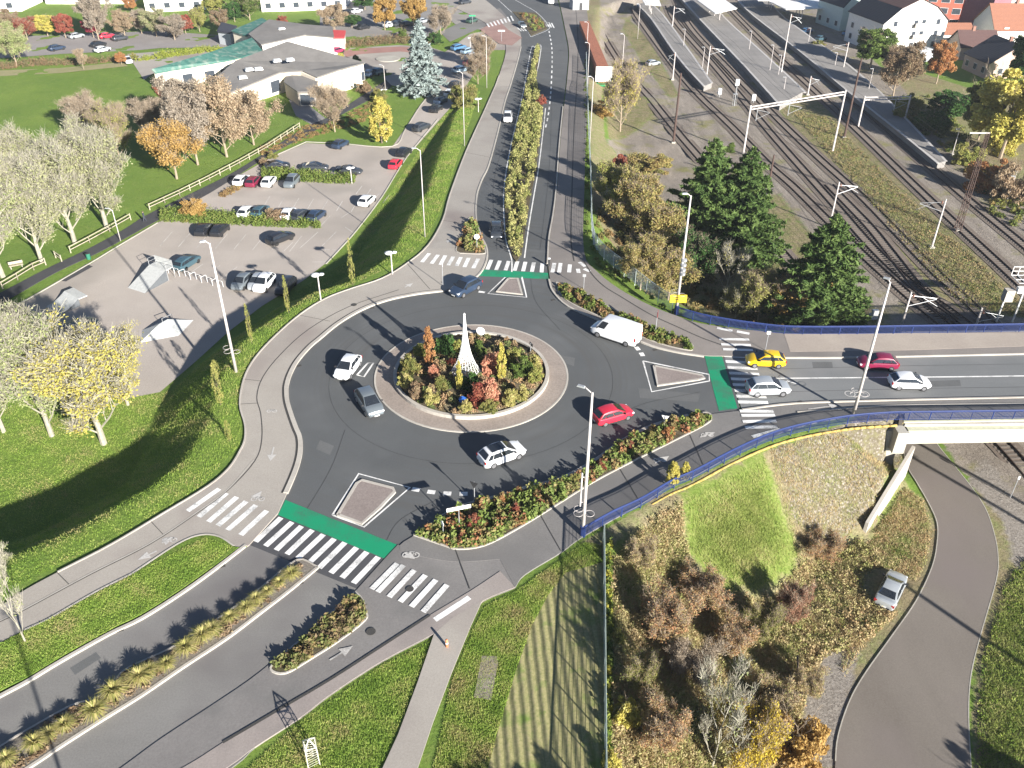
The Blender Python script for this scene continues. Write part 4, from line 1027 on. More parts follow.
    npm = MB(); npm.box((0, 0, 0), (.02, .5, .11)); npm = npm.mesh('number_plate', PLATE)
    CARM[kind] = dict(body=me, glass=gm, tyre=tm, rim=rm, head=hm, tail=tlm, mirror=mm, bumper=bpm, plate=npm, sill=slm)
    return CARM[kind]
GREYROOF = None
def car(kind, colour, rear, front, label, detail=True, group=None, name=None, roof=None):
    """rear and front: pixel points near bumper height; placed on the ground below"""
    P = car_parts(kind); K = KINDS[kind]
    if car.z is not None: a, b = at(*rear, car.z + .6), at(*front, car.z + .6)
    else: a, b = on(*rear, .6), on(*front, .6)
    c = (a + b) / 2; c[2] = hTs(c[0], c[1]) + .06 if car.z is None else car.z
    rz = math.atan2(b[1] - a[1], b[0] - a[0])
    t = thing(name or {'van': 'panel_van', 'suv': 'parked_car', 'hatch': 'parked_car', 'sedan': 'parked_car', 'estate': 'parked_car'}[kind], label, 'van' if kind == 'van' else 'car', tuple(c), rz, group)
    obj('body', P['body'], t, PAINT[colour])
    obj('window', P['glass'], t)
    for x in (-K['ax'], K['ax']):
        for s in (-1, 1):
            o = obj('wheel', P['tyre'], t, None, (x, s * (K['W'] / 2 - .1), K['wr']))
            if detail:
                q = obj('rim', P['rim'], o)
                if s < 0: q.rotation_euler = (0, 0, PI)
    if detail:
        for s in (-1, 1):
            obj('headlight', P['head'], t, None, (K['L'] / 2 - .22, s * K['W'] * .35, K['hood'] - .27))
            obj('tail_light', P['tail'], t, None, (-K['L'] / 2 + .08, s * K['W'] * .4, K['deck'] - .2))
            obj('mirror', P['mirror'], t, None, (K['cab'][3][0] - .3, s * (K['W'] / 2 + .06), K['bel'] + .08))
        L = K['L']; hw = K['W'] / 2
        obj('bumper', P['bumper'], t, None, (L / 2 - .02, 0, .36)); obj('bumper', P['bumper'], t, None, (-L / 2, 0, .4)); obj('number_plate', P['plate'], t, None, (L / 2 + .03, 0, .42)); obj('number_plate', P['plate'], t, None, (-L / 2 - .045, 0, .52))
        for s in (-1, 1): obj('sill', P['sill'], t, None, (0, s * (hw + .002), .24))
        if roof:
            rp = MB(); rp.prism([(K['cab'][1][0] + .25, -K['W'] * .29), (K['cab'][2][0] - .1, -K['W'] * .29), (K['cab'][2][0] - .1, K['W'] * .29), (K['cab'][1][0] + .25, K['W'] * .29)], K['H'] - .02, K['H'] + .035)
            rp.build('roof_panel', GLASS, t)
    return t
car.z = None
def rcar(*a, z=0, **k):
    car.z = z + .02; t = car(*a, name='car' if a[0] != 'van' else 'panel_van', group='vehicles on the roundabout and roads', **k); car.z = None; return t
rcar('hatch', 'white', (355, 357), (340, 377), 'white hatchback on the west side of the roundabout beside a painted rectangle')
rcar('suv', 'grey', (362, 391), (377, 414), 'blue-grey car driving down beside the brick apron, behind the white hatchback')
rcar('suv', 'white', (482, 461), (521, 447), 'white car with a black glass roof south of the central island', roof=True)
rcar('hatch', 'red', (595, 419), (630, 409), 'bright red hatchback passing the tall lamp post east of the island')
rcar('van', 'white', (638, 341), (594, 326.5), 'white panel van entering the roundabout, the only van on it')
rcar('hatch', 'yellow', (784, 360), (747, 359), 'yellow hatchback stopped on the eastern zebra crossing')
rcar('suv', 'silver', (747, 388), (789, 387), 'silver-blue car with dark bonnet crossing the zebra beside the yellow hatchback')
rcar('hatch', 'crimson', (900, 363), (855, 361), 'crimson hatchback on the bridge road behind the tall lamp post')
rcar('hatch', 'white', (890, 381), (929, 382), 'white hatchback driving away over the bridge next to the crimson one')
rcar('suv', 'navy', (476, 282), (455, 293), 'dark blue car entering the roundabout at the north-west kerb')
rcar('suv', 'dark', (496, 224), (497, 239), 'dark grey car waiting before the north zebra crossing', z=float(zp(118)))
rcar('suv', 'white', (508, 112), (507.5, 123), 'white car coming down the shaded north road', z=float(zp(170)))
rcar('hatch', 'grey', (518, 22), (526, 28), 'grey car at the far zebra crossing', z=-5)
rcar('van', 'white', (551, -3), (551, 5), 'white lorry-like van cut off by the top edge on the north road', z=-5)
t = car('sedan', 'silver', (884, 604), (898, 575), 'silver saloon parked on the grass beside the lower path', name='parked_car')

PK = 'cars parked in the car park and along its access road'
LOTCARS = [('hatch', 'white', (238, 183), (245, 177), 'white hatchback leftmost of the four cars above the first hedge'),
 ('hatch', 'darkred', (250, 185), (257, 178), 'dark red hatchback between two white cars above the hedge'),
 ('hatch', 'white', (265, 186), (273, 177), 'white hatchback right of the dark red one above the hedge'),
 ('suv', 'grey', (296, 177), (287, 187), 'blue-grey car rightmost in the row above the hedge'),
 ('sedan', 'black', (271, 166), (283, 165), 'black saloon left of three dark cars in the upper bays'),
 ('sedan', 'dark', (309, 167), (322, 167), 'dark grey saloon in the middle of three in the upper bays'),
 ('sedan', 'dark', (343, 170), (356, 171), 'dark grey saloon right of three in the upper bays, by a white lamp'),
 ('hatch', 'navy', (335, 147), (346, 141), 'dark blue car standing alone at the head of the car park'),
 ('hatch', 'white', (243, 215), (251, 208), 'white hatchback beside the orange bush'),
 ('hatch', 'teal', (256, 215), (265, 207), 'teal hatchback right of the white one below the row of hedges'),
 ('hatch', 'white', (286, 217), (291, 210), 'white hatchback half hidden behind a brown bush'),
 ('hatch', 'dark', (296, 218), (306, 212), 'dark grey car third from the right end of the middle row'),
 ('hatch', 'navy', (312, 219), (321, 212), 'dark blue car at the right end of the middle row'),
 ('hatch', 'black', (200, 234), (208, 225), 'black hatchback left of a pair below the orange bush'),
 ('hatch', 'black', (216, 234), (224, 226), 'black hatchback with red tail lamps, right of the pair below the orange bush'),
 ('estate', 'black', (273, 241), (288, 235), 'black estate car alone on the third bay row'),
 ('estate', 'teal', (180, 267), (194, 258), 'dark teal estate beside the bicycle hoops'),
 ('hatch', 'grey', (248, 276), (236, 288), 'steel grey car with open bay beside it, left of the white pair by the embankment'),
 ('hatch', 'silver', (263, 275), (252, 289), 'silver hatchback in the middle of the row at the foot of the embankment'),
 ('suv', 'white', (270, 277), (258, 290), 'white car right of the silver one at the foot of the embankment'),
 ('estate', 'black', (290, 281), (281, 292), 'black car in the shadow of the embankment'),
 ('hatch', 'white', (363, 204), (371, 197), 'white hatchback parked alone beside the access road'),
 ('estate', 'teal', (70, 331), (90, 322), 'dark car half hidden behind the yellow poplar'),
 ('hatch', 'red', (391, 169), (400, 159), 'bright red hatchback on the access road'),
 ('hatch', 'black', (400, 155), (408, 149), 'black car just behind the red hatchback'),
 ('estate', 'dark', (415, 130), (428, 124), 'dark grey estate alone halfway up the access road'),
 ('hatch', 'black', (431, 112), (441, 105), 'black car lowest in the shaded queue on the access road'),
 ('hatch', 'navy', (436, 103), (445, 98), 'dark blue car second in the shaded queue'),
 ('hatch', 'white', (446, 96), (454, 90), 'white car in the middle of the shaded queue'),
 ('hatch', 'black', (451, 87), (459, 82), 'black car at the top of the shaded queue'),
 ('estate', 'blue', (452, 49), (465, 46), 'blue car topmost of the five in the angled bays'),
 ('estate', 'lightblue', (461, 53), (475, 49), 'pale blue car second of the five in the angled bays'),
 ('estate', 'silver', (465, 58), (480, 54), 'silver car in the middle of the five angled bays'),
 ('estate', 'darkred', (464, 64), (479, 61), 'dark red car fourth of the five in the angled bays'),
 ('estate', 'lightblue', (454, 71), (468, 68), 'light blue car lowest of the five in the angled bays'),
 ('hatch', 'navy', (366, 76), (374, 71), 'dark blue car left of the pair by the white gable'),
 ('hatch', 'teal', (375, 73), (383, 70), 'teal car right of the pair by the white gable'),
 ('hatch', 'magenta', (332, 52), (343, 49), 'magenta car beside the red and white porch'),
 ('hatch', 'white', (325, 56), (337, 54), 'white car in front of the magenta car'),
 ('hatch', 'black', (343, 13), (352, 11), 'black car far left in the shaded upper car park'),
 ('hatch', 'white', (352, 12), (361, 10), 'white car next to the black one in the shaded upper car park'),
 ('hatch', 'black', (359, 28), (368, 26), 'black car under the left orange tree'),
 ('hatch', 'white', (385, 26), (394, 24), 'white car between the two orange trees'),
 ('hatch', 'dark', (394, 25), (401, 23), 'dark car right of the white one between the two orange trees'),
 ('hatch', 'black', (403, 25), (411, 23), 'black car under the right orange tree'),
 ('hatch', 'silver', (418, 22), (427, 20), 'silver car just right of the right orange tree'),
 ('estate', 'dark', (459, 3), (471, 1), 'dark car cut off by the top edge of the photo'),
 ('hatch', 'green', (467, 22), (477, 19), 'dark green car beside a green sign at the top'),
 ('hatch', 'navy', (170, 34), (180, 32), 'dark blue car on the tree-lined street near the green roof'),
 ('hatch', 'navy', (51, 49), (63, 47), 'dark blue car alone at the left of the tree-lined street'),
 ('hatch', 'black', (92, 46), (105, 43), 'black car behind the white one on the tree-lined street'),
 ('hatch', 'white', (96, 51), (109, 48), 'white car lowest on the tree-lined street'),
 ('hatch', 'red', (101, 37), (113, 35), 'red car between red and brown trees on the street'),
 ('hatch', 'silver', (71, 37), (82, 35), 'silver car in the shade of the red tree on the street'),
 ('hatch', 'dark', (114, 39), (126, 37), 'dark grey car right of the red one on the street'),
 ('hatch', 'white', (125, 57), (131, 64), 'white car at the corner of the lawn by the pale yard'),
 ('hatch', 'silver', (647, 64), (659, 62), 'silver car alone on the gravel of the rail yard'),
 ('estate', 'blue', (800, 33), (814, 29), 'blue car left of two beside the station hedge'),
 ('hatch', 'teal', (815, 40), (827, 37), 'teal car right of the blue one beside the station hedge'),
 ('hatch', 'blue', (842, 35), (853, 31), 'light blue car next to the dark green tree by the station'),
 ('hatch', 'white', (818, 6), (829, 4), 'white car on the station forecourt by the pale gable')]
for q_ in LOTCARS:
    k_, c_, a_, b_, l_ = q_
    car(k_, c_, a_, b_, l_, detail=False, group=PK)

# ================================================================== PEOPLE (small, far away)
SKIN = plain('skin', (.5, .32, .24), .6)
def person(px, py, label, top, legs, rz=0, stride=.35, h=1.72):
    p = on(px, py); t = thing('person', label, 'person', tuple(p), rz)
    v = [(0, 0, .93), (0, 0, 1.15), (0, 0, 1.40), (0, 0, 1.50), (0, 0, 1.56), (stride * .35, .09, .5), (stride * .8, .09, .06), (stride * 1.1, .09, .04), (-stride * .3, -.09, .5), (-stride * .95, -.09, .1), (-stride * .75, -.09, .04),
         (0, .2, 1.40), (-.08, .25, 1.14), (.05, .26, .92), (0, -.2, 1.40), (.08, -.25, 1.14), (.22, -.26, .95)]
    e = [(0, 1), (1, 2), (2, 3), (3, 4), (0, 5), (5, 6), (6, 7), (0, 8), (8, 9), (9, 10), (2, 11), (11, 12), (12, 13), (2, 14), (14, 15), (15, 16)]
    rad = [.15, .14, .17, .07, .06, .085, .05, .045, .085, .05, .045, .07, .05, .04, .07, .05, .04]
    mb = MB()
    for a, b in e: mb.tube(v[a], v[b], rad[a], rad[b], 8)
    me = mb.mesh('body', [legs, top, SKIN]);
    for f in me.polygons:
        z = sum(me.vertices[i].co.z for i in f.vertices) / len(f.vertices)
        f.material_index = 0 if z < .95 else (1 if z < 1.47 else 2)
    b = obj('body', me, t)
    m = b.modifiers.new('remesh', 'REMESH'); m.mode = 'VOXEL'; m.voxel_size = .035; m.use_smooth_shade = True
    hd = MB(); hd.lathe([(.03, -.13), (.07, -.1), (.095, -.02), (.1, .05), (.08, .11), (.02, .14)], (0, 0, 1.63), 12); hd.build('head', SKIN, t, True)
    hr = MB(); hr.lathe([(.1, .0), (.108, .06), (.085, .125), (.02, .155)], (-.015, 0, 1.63), 12); hr.build('hair', plain('brown_hair', (.06, .04, .03), .9), t, True)
    return t
person(145, 222, 'person in pale clothes walking on the black walkway by the wooden fence', plain('pale_jacket', (.6, .62, .64), .8), plain('dark_trousers', (.04, .045, .06), .9), .6)
person(659, 12, 'person in dark coat waiting on the first station platform', plain('dark_coat', (.05, .05, .07), .9), plain('dark_trousers', (.04, .045, .06), .9), 1.0, .08)

# ================================================================== LAMP POSTS, SIGNS
POLE = plain('white_pole', (.52, .48, .46), .5, var=.12, scale=2)
GALV = plain('galvanised_steel', (.42, .43, .44), .45, .4, var=.1)
RUST = plain('rusty_mast', (.075, .045, .036), .8, var=.25)
BLUE = plain('blue_paint', (.02, .038, .14), .45, var=.1)
def mast(px, py, ytop, label, hd=(-1.3, .5), collar=True, base=None, group='tall tapered lamp masts', r=(.17, .085)):
    p = on(px, py); h = height(p, ytop); t = thing('lamp_post', label, 'street lamp', tuple(p), 0, group)
    m = MB(); m.tube((0, 0, 0), (0, 0, h), r[0], r[1], 12); m.build('pole', POLE, t, True)
    if base: b = MB(); b.tube((0, 0, 0), (0, 0, 1.1), r[0] * 1.5, r[0] * 1.4, 12); b.build('base', BLUE, t)
    a = MB(); a.tube((0, 0, h - .1), (hd[0] * .6, hd[1] * .6, h + .25), .05, .04, 6); a.build('arm', POLE, t)
    l = MB(); l.box((hd[0], hd[1], h + .28), (.62, .28, .11), math.atan2(hd[1], hd[0]), .8); l.build('lamp_head', GALV, t)
    if collar:
        for z_, s in ((h * .17, -1), (h * .17, 1), (h * .205, -1)):
            c = MB(); c.path([(s * .45 + .38 * math.cos(q / 12 * 2 * PI), .38 * math.sin(q / 12 * 2 * PI), z_) for q in range(13)], .018, 5); c.build('decoration_ring', POLE, t)
    return t
mast(236.2, 372, 243, 'tall pale lamp mast on the embankment crest above the car park', hd=(-.5, -.2))
t = mast(582.5, 535.5, 392.5, 'tall pale lamp mast with blue foot at the end of the blue railing', base=True, hd=(-.8, .4))
b = MB(); b.tube((-.35, 0, 3.2), (-.35, 0, 6.6), .07, .07, 8); b.box((-.18, 0, 3.6), (.4, .06, .06)); b.box((-.18, 0, 6.2), (.4, .06, .06)); b.build('banner_rod', POLE, t)
mast(853, 415.5, 282, 'tall pale lamp mast leaning over the bridge road', hd=(-.3, .2))
t = mast(676, 313.5, 195.5, 'tall pale lamp mast with a yellow sign at its foot by the north railing', hd=(-.7, -.1), base=True)
b = MB(); b.box((0, -.28, 2.1), (1.9, .06, 1.0)); b.build('sign_panel', plain('yellow_sign', (.78, .55, .03), .5, var=.03), t)
b = MB(); b.box((0, -.315, 2.25), (1.3, .01, .08)); b.box((0, -.315, 2.0), (1.0, .01, .08)); b.build('sign_lettering', TRIM, t)
b = MB(); 
for z_ in (5.2, 5.7, 6.3, 6.9): b.lathe([(.1, -.2), (.34, -.12), (.34, .12), (.1, .2)], (.12, -.12, z_), 8)
b.build('speaker_cluster', GALV, t)
mast(425, 237, 150, 'slim lamp post on the grass bank left of the north road', hd=(-.8, 0), collar=False, group='slim lamp posts', r=(.08, .05))
for px, py, yt, l in ((120.6, 241, 210, 'slim lamp post on the walkway beside the walking person'), (486.8, 88, 37, 'slim lamp post by the far bend of the north road'), (464.5, 146, 73, 'slim lamp post between the access road and the north road'),
        (385.5, 91, 66, 'slim lamp post by the black walkway near the blue spruce'), (621.4, 78, 35, 'slim post beside the rusty container'), (587.3, 87.5, 43.7, 'post with white top along the fence, above the container'), (587, 48, 23, 'topmost slim post along the north road fence'),
        (589.5, 149, 78, 'slim post along the wire fence left of the container'), (637.5, 39, 5, 'slim white post between siding and platform')):
    mast(px, py, yt, l, hd=(-.7, 0), collar=False, group='slim lamp posts', r=(.08, .05))
def globe(px, py, yt, label):
    p = on(px, py); h = height(p, yt); t = thing('path_lamp', label, 'street lamp', tuple(p), 0, 'short white path lamps')
    m = MB(); m.tube((0, 0, 0), (0, 0, h - .15), .08, .07, 8); m.build('pole', POLE, t)
    m = MB(); m.lathe([(.1, -.25), (.5, -.05), (.55, .05), (.3, .16), (.02, .2)], (-.25, 0, h), 12); m.lathe([(.1, -.15), (.35, -.02), (.36, .05), (.02, .13)], (.4, .1, h + .05), 12); m.build('lamp_head', plain('white_lamp', (.8, .8, .78), .4, var=.03), t, True)
for px, py, yt, l in ((321, 301, 275, 'short white double-headed lamp on the verge, nearest the roundabout'), (392.5, 275, 253, 'short white lamp on the verge further up the bank'), (478.4, 112, 99, 'short white lamp near the shaded queue of cars'),
        (470.3, 48, 38, 'short white lamp behind the angled parking bays'), (386.5, 142, 129, 'short white lamp beside the yellow column tree'), (352, 184, 168, 'short white lamp at the end of the middle hedge'), (384, 95, 90, 'round white lamp at the top of the walkway')):
    globe(px, py, yt, l)
def roadsign(px, py, yt, label, shape='disc', col=None, face=(0, -1), size=.42, z=None, cat='road sign', name='road_sign', lvlz=None):
    p = on(px, py); h = height(p, yt); t = thing(name, label, cat, tuple(p), math.atan2(face[1], face[0]) + PI / 2)
    m = MB(); m.tube((0, 0, 0), (0, 0, h), .04, .04, 8); m.build('post', GALV, t)
    m = MB()
    if shape == 'disc':
        v = [(size * math.cos(k * PI / 8), -.06, h - size + size * math.sin(k * PI / 8)) for k in range(16)]; v2 = [(x, -.03, z_) for x, y, z_ in v]
        m.add(v + v2, [tuple(range(16)), tuple(range(16, 32))[::-1]] + [(i, (i + 1) % 16, 16 + (i + 1) % 16, 16 + i) for i in range(16)])
    elif shape == 'tri':
        v = [(-size, -.06, h), (size, -.06, h), (0, -.06, h - size * 1.7)]; v2 = [(x, -.03, z_) for x, y, z_ in v]
        m.add(v + v2, [(0, 1, 2), (5, 4, 3), (0, 3, 4, 1), (1, 4, 5, 2), (2, 5, 3, 0)])
    elif shape == 'board': m.box((0, -.06, h - .18), (size * 2, .04, .36))
    m.build('sign_face', col or PLATE, t)
    return t
WS = plain('white_sign', (.8, .8, .78), .45, var=.03); BS = plain('blue_sign', (.02, .1, .4), .4); RS = plain('red_sign', (.6, .05, .04), .4)
roadsign(459.5, 531, 506, 'long white direction board on a post in the south-east flower bed', 'board', WS, (.3, -1), 1.0)
t = roadsign(474.6, 504, 482, 'black arrow sign post at the tip of the flower bed by the give-way dashes', 'tri', TRIM, (-.5, -1), .4)
roadsign(443.4, 536, 521, 'small white sign post left of the direction board', 'disc', WS, (-1, -.6), .26)
roadsign(664, 427.5, 416, 'small grey sign post behind the orange shrub in the flower bed', 'tri', WS, (.3, 1), .36)
roadsign(655, 335.5, 312, 'red and white sign post in the north-east bed beside the van', 'tri', RS, (1, -.2), .45)
roadsign(477, 251.5, 234, 'white round-topped sign in the bed beside the north entry', 'disc', WS, (0, -1), .36)
roadsign(443, 287, 263, 'thin white sign post at the kerb by the dark blue car', 'disc', WS, (1, 0), .26)
roadsign(765, 351.5, 331, 'thin pale post on the bridge footway behind the yellow hatchback', 'board', WS, (0, -1), .2)
roadsign(583.5, 290, 274, 'slim post at the north zebra crossing near the north-east bed', 'board', GALV, (0, -1), .2)
roadsign(481, 340, 327, 'round white sign on the far edge of the central island', 'disc', WS, (-.3, -1), .5)
roadsign(463.3, 410, 396, 'round blue arrow sign on the near edge of the central island', 'disc', BS, (-.2, -1), .42)
roadsign(530.5, 356, 343, 'dark back of a sign on the right edge of the central island', 'board', TRIM, (1, .5), .34)
roadsign(1018 - 8, 498, 476, 'short white post in the weeds right of the lower path', 'board', WS, (0, -1), .1)
roadsign(472.5, 24, 15, 'green sign board beside the dark green car', 'board', plain('green_sign', (.03, .35, .15), .5), (0, -1), .9)
roadsign(501.5, 42, 30, 'square white sign at the far crossing', 'board', WS, (0, -1), .9)
p = on(447, 648); t = thing('bollard', 'short orange and white bollard where the two lower paths meet', 'bollard', tuple(p))
m = MB(); m.lathe([(.1, 0), (.1, .75), (.08, .9)], n=12); m.build('post', plain('orange_bollard', (.6, .22, .1), .6), t, True)
m = MB(); m.lathe([(.104, .5), (.104, .62)], n=12); m.build('band', WS, t)
p = atp(549, 266, .1); t = thing('traffic_post', 'black and white post at the kerb of the north zebra crossing', 'post', tuple(p))
m = MB(); m.box((0, 0, .5), (.28, .18, 1.0)); m.build('post', TRIM, t); m = MB(); m.box((0, -.0, 1.06), (.3, .2, .12)); m.build('cap', WS, t)
# white lattice cone on the island
p = np.array(at(466, 372.5, .85)); hh_ = height(p, 315)
t = thing('lattice_tree', 'tall white wire cone shaped like a tree on the central island', 'light tree', (p[0], p[1], .8))
m = MB(); prof = lambda z: .07 + 1.05 * (1 - z / hh_) ** 4 + .5 * (1 - z / hh_)
NR = 20
for k in range(NR):
    a = 2 * PI * k / NR; m.path([(prof(z) * math.cos(a), prof(z) * math.sin(a), z) for z in np.linspace(0, hh_, 14)], .022, 4)
m.build('ribs', plain('white_wire', (.82, .82, .8), .5, var=.03), t)
m = MB()
for z in np.linspace(.05, hh_ * .97, 40): m.path([(prof(z) * math.cos(2 * PI * k / 20), prof(z) * math.sin(2 * PI * k / 20), z) for k in range(21)], .017, 3)
for s in range(6): m.path([(prof(z) * math.cos(z * 2 + s), prof(z) * math.sin(z * 2 + s), z) for z in np.linspace(0, hh_, 60)], .025, 3)
m.build('rings', MATS['white_wire'], t)
m = MB(); m.tube((0, 0, 0), (0, 0, hh_ + .1), .05, .03, 6); m.lathe([(.02, -.15), (.14, 0), (.02, .18)], (0, 0, hh_ + .1), 8)
m.build('mast', MATS['white_wire'], t)

# ================================================================== RAILINGS AND FENCES
def railing(pts, zf, name, label, mat, h=1.05, step=.13, post=2.0, capw=.09, fill=True, mesh=False, cat='railing', group=None):
    P = np.array(pts, float); sg = np.linalg.norm(np.diff(P, axis=0), axis=1); cum = np.concatenate([[0], np.cumsum(sg)]); L = cum[-1]
    def X(s): return np.interp(s, cum, P[:, 0]), np.interp(s, cum, P[:, 1])
    t = thing(name, label, cat, (pts[0][0], pts[0][1], float(zf(*pts[0]))), 0, group); o = np.array(t.location)
    def pt(s, z): x, y = X(s); return (x - o[0], y - o[1], float(zf(x, y)) + z - o[2])
    top = MB(); n = max(2, int(L / .8))
    for a, b in zip(np.linspace(0, L, n)[:-1], np.linspace(0, L, n)[1:]):
        top.tube(pt(a, h), pt(b, h), capw / 2, capw / 2, 6)
    top.build('top_rail', mat, t)
    for s in np.linspace(0, L, max(2, int(L / post) + 1)): ps = MB(); ps.tube(pt(s, -.3), pt(s, h + .02), .045, .045, 6); ps.build('post', mat, t)
    if fill:
        f = MB()
        for s in np.arange(0, L, step): f.tube(pt(s, .12), pt(s, h - .04), .028, .028, 4)
        for a, b in zip(np.linspace(0, L, n)[:-1], np.linspace(0, L, n)[1:]): f.tube(pt(a, .12), pt(b, .12), .025, .025, 4); f.tube(pt(a, h - .14), pt(b, h - .14), .02, .02, 4)
        f.build('balusters', mat, t)
    if mesh:
        f = MB()
        for z in np.arange(.05, h, mesh): 
            for a, b in zip(np.linspace(0, L, n)[:-1], np.linspace(0, L, n)[1:]): f.tube(pt(a, z), pt(b, z), .012, .012, 3)
        for s in np.arange(0, L, mesh * .7): f.tube(pt(s, 0), pt(s, h), .01, .01, 3)
        f.build('wire_mesh', mat, t)
    return t
zpf = lambda x, y: float(zp(y)) + .08
south = smooth(W([(584, 537), (612, 521), (640, 508), (672, 489), (693, 480), (733, 458.5), (770, 442), (802, 433), (840, 426), (866, 423)]), 4) + smooth(W([(891, 421.3), (1024, 419.6), (1200, 416.5), (1400, 413)]), 3)
railing(south, zpf, 'bridge_railing', 'blue steel railing along the south side of the bridge and the curved pavement', BLUE, capw=.17)
north = smooth(W([(676, 315.5), (700, 322.5), (726, 327.5), (750, 331), (780, 334.5), (815, 335.3)]), 4) + smooth(W([(866, 335), (1024, 332.5), (1200, 328), (1400, 324)]), 3)
railing(north, zpf, 'bridge_railing', 'blue steel railing along the north side of the bridge', BLUE, capw=.17)
# yellow gas pipe following the parapet
pm = MB(); PP = smooth(W([(652, 504), (672, 493), (693, 484), (733, 462.5), (770, 446), (802, 436.5), (840, 429.5), (866, 426.5), (897, 424.5)]), 4)
pm.path([(x, y, -.12) for x, y in PP], .13, 8)
tag(pm.build('pipe', plain('yellow_pipe', (.42, .3, .08), .7, var=.3), smooth=True), 'thick yellow pipe running below the blue railing', 'pipe')
tf = lambda x, y: hTs(x, y)
def onl(pts): return [tuple(on(*q)[:2]) for q in pts]
GREYG = plain('fence_grey_green', (.26, .31, .28), .6, .2, var=.15)
railing([tuple(v) for v in W([(603, 541), (603.5, 600), (604, 680), (604.5, 768), (606, 900)])], lambda x, y: -.05, 'wire_fence', 'grey-green wire fence on posts right of the vegetable plot', GREYG, h=1.9, post=2.4, fill=False, mesh=.16, cat='fence', capw=.1)
railing(smooth(W([(586, 60), (588, 120), (590.5, 185), (592, 235), (600, 255), (630, 280), (655, 300), (672, 311)]), 4), zpf, 'wire_fence', 'pale mesh fence between the north road and the railway bank', plain('pale_fence', (.5, .56, .54), .6, var=.1), h=1.9, post=2.5, fill=False, mesh=.17, cat='fence', capw=.06)
WOOD = plain('weathered_wood', (.38, .34, .25), .85, var=.2)
def woodfence(px, label):
    P = [on(*q) for q in px]; Ls = [np.linalg.norm(b - a) for a, b in zip(P[:-1], P[1:])]
    t = thing('wooden_fence', label, 'fence', tuple(P[0])); r1 = MB(); o = P[0]
    for (a, b), L in zip(zip(P[:-1], P[1:]), Ls):
        n = max(1, int(L / 2.4))
        for i in range(n + 1):
            c = a + (b - a) * i / n - o; ps = MB(); ps.tube((c[0], c[1], c[2] - .2), (c[0], c[1], c[2] + 1.1), .085, .08, 6); ps.build('post', WOOD, t)
        for z in (.5, .98): r1.tube((a[0] - o[0], a[1] - o[1], a[2] - o[2] + z), (b[0] - o[0], b[1] - o[1], b[2] - o[2] + z), .07, .07, 6)
    r1.build('rails', WOOD, t)
woodfence([(3, 289), (18, 280), (34, 270), (46, 265)], 'wooden rail fence, lowest section beside the walkway')
woodfence([(71, 253), (90, 243), (110, 232), (131, 220)], 'wooden rail fence section left of the walking person')
woodfence([(150, 210), (165, 203), (180, 196), (210, 181), (240, 165), (268, 149), (300, 128)], 'long wooden rail fence section right of the walking person')
woodfence([(56, 258), (62, 262)], 'two lone fence posts in the gap of the wooden fence')
t = thing('bench', 'pale bench on the lawn at the left edge under the poplars', 'bench', tuple(on(17, 268)), .5)
m = MB(); m.box((0, 0, .45), (1.8, .45, .06)); m.build('seat', WOOD, t); m = MB(); m.box((0, .24, .75), (1.8, .05, .4)); m.build('backrest', WOOD, t)
for s in (-.7, .7): m = MB(); m.box((s, 0, .22), (.1, .4, .44)); m.build('leg', CONC_D, t)
p = on(89, 259); t = thing('litter_bin', 'green litter bin at the edge of the walkway', 'bin', tuple(p)); m = MB(); m.lathe([(.28, 0), (.3, .85), (.27, .85), (.25, .1)], n=12); m.build('body', plain('dark_green_bin', (.02, .16, .1), .6), t); m = MB(); m.lathe([(.31, .85), (.31, .9), (.05, .95)], n=12); m.build('lid', TRIM, t)

# bicycle hoops
for i in range(11):
    u = i / 10; p = on(166 + u * 55, 271 + u * 15.5)
    m = MB(); w_ = .42
    m.path([(-w_, 0, 0), (-w_, 0, .75), (-w_ * .8, 0, .88), (w_ * .8, 0, .88), (w_, 0, .75), (w_, 0, 0)], .035, 6)
    if i == 0: hoop = m.mesh('bicycle_hoop', plain('white_tube', (.6, .6, .6), .5, var=.05))
    o = obj('bicycle_hoop', hoop, None, None, tuple(p)); o.rotation_euler = (0, 0, .9 if i % 2 else -.5)
    tag(o, f'white tubular bicycle hoop, number {i + 1} in the row counting from the skate ramp', 'bicycle hoop', 'bicycle hoops in a zigzag row')

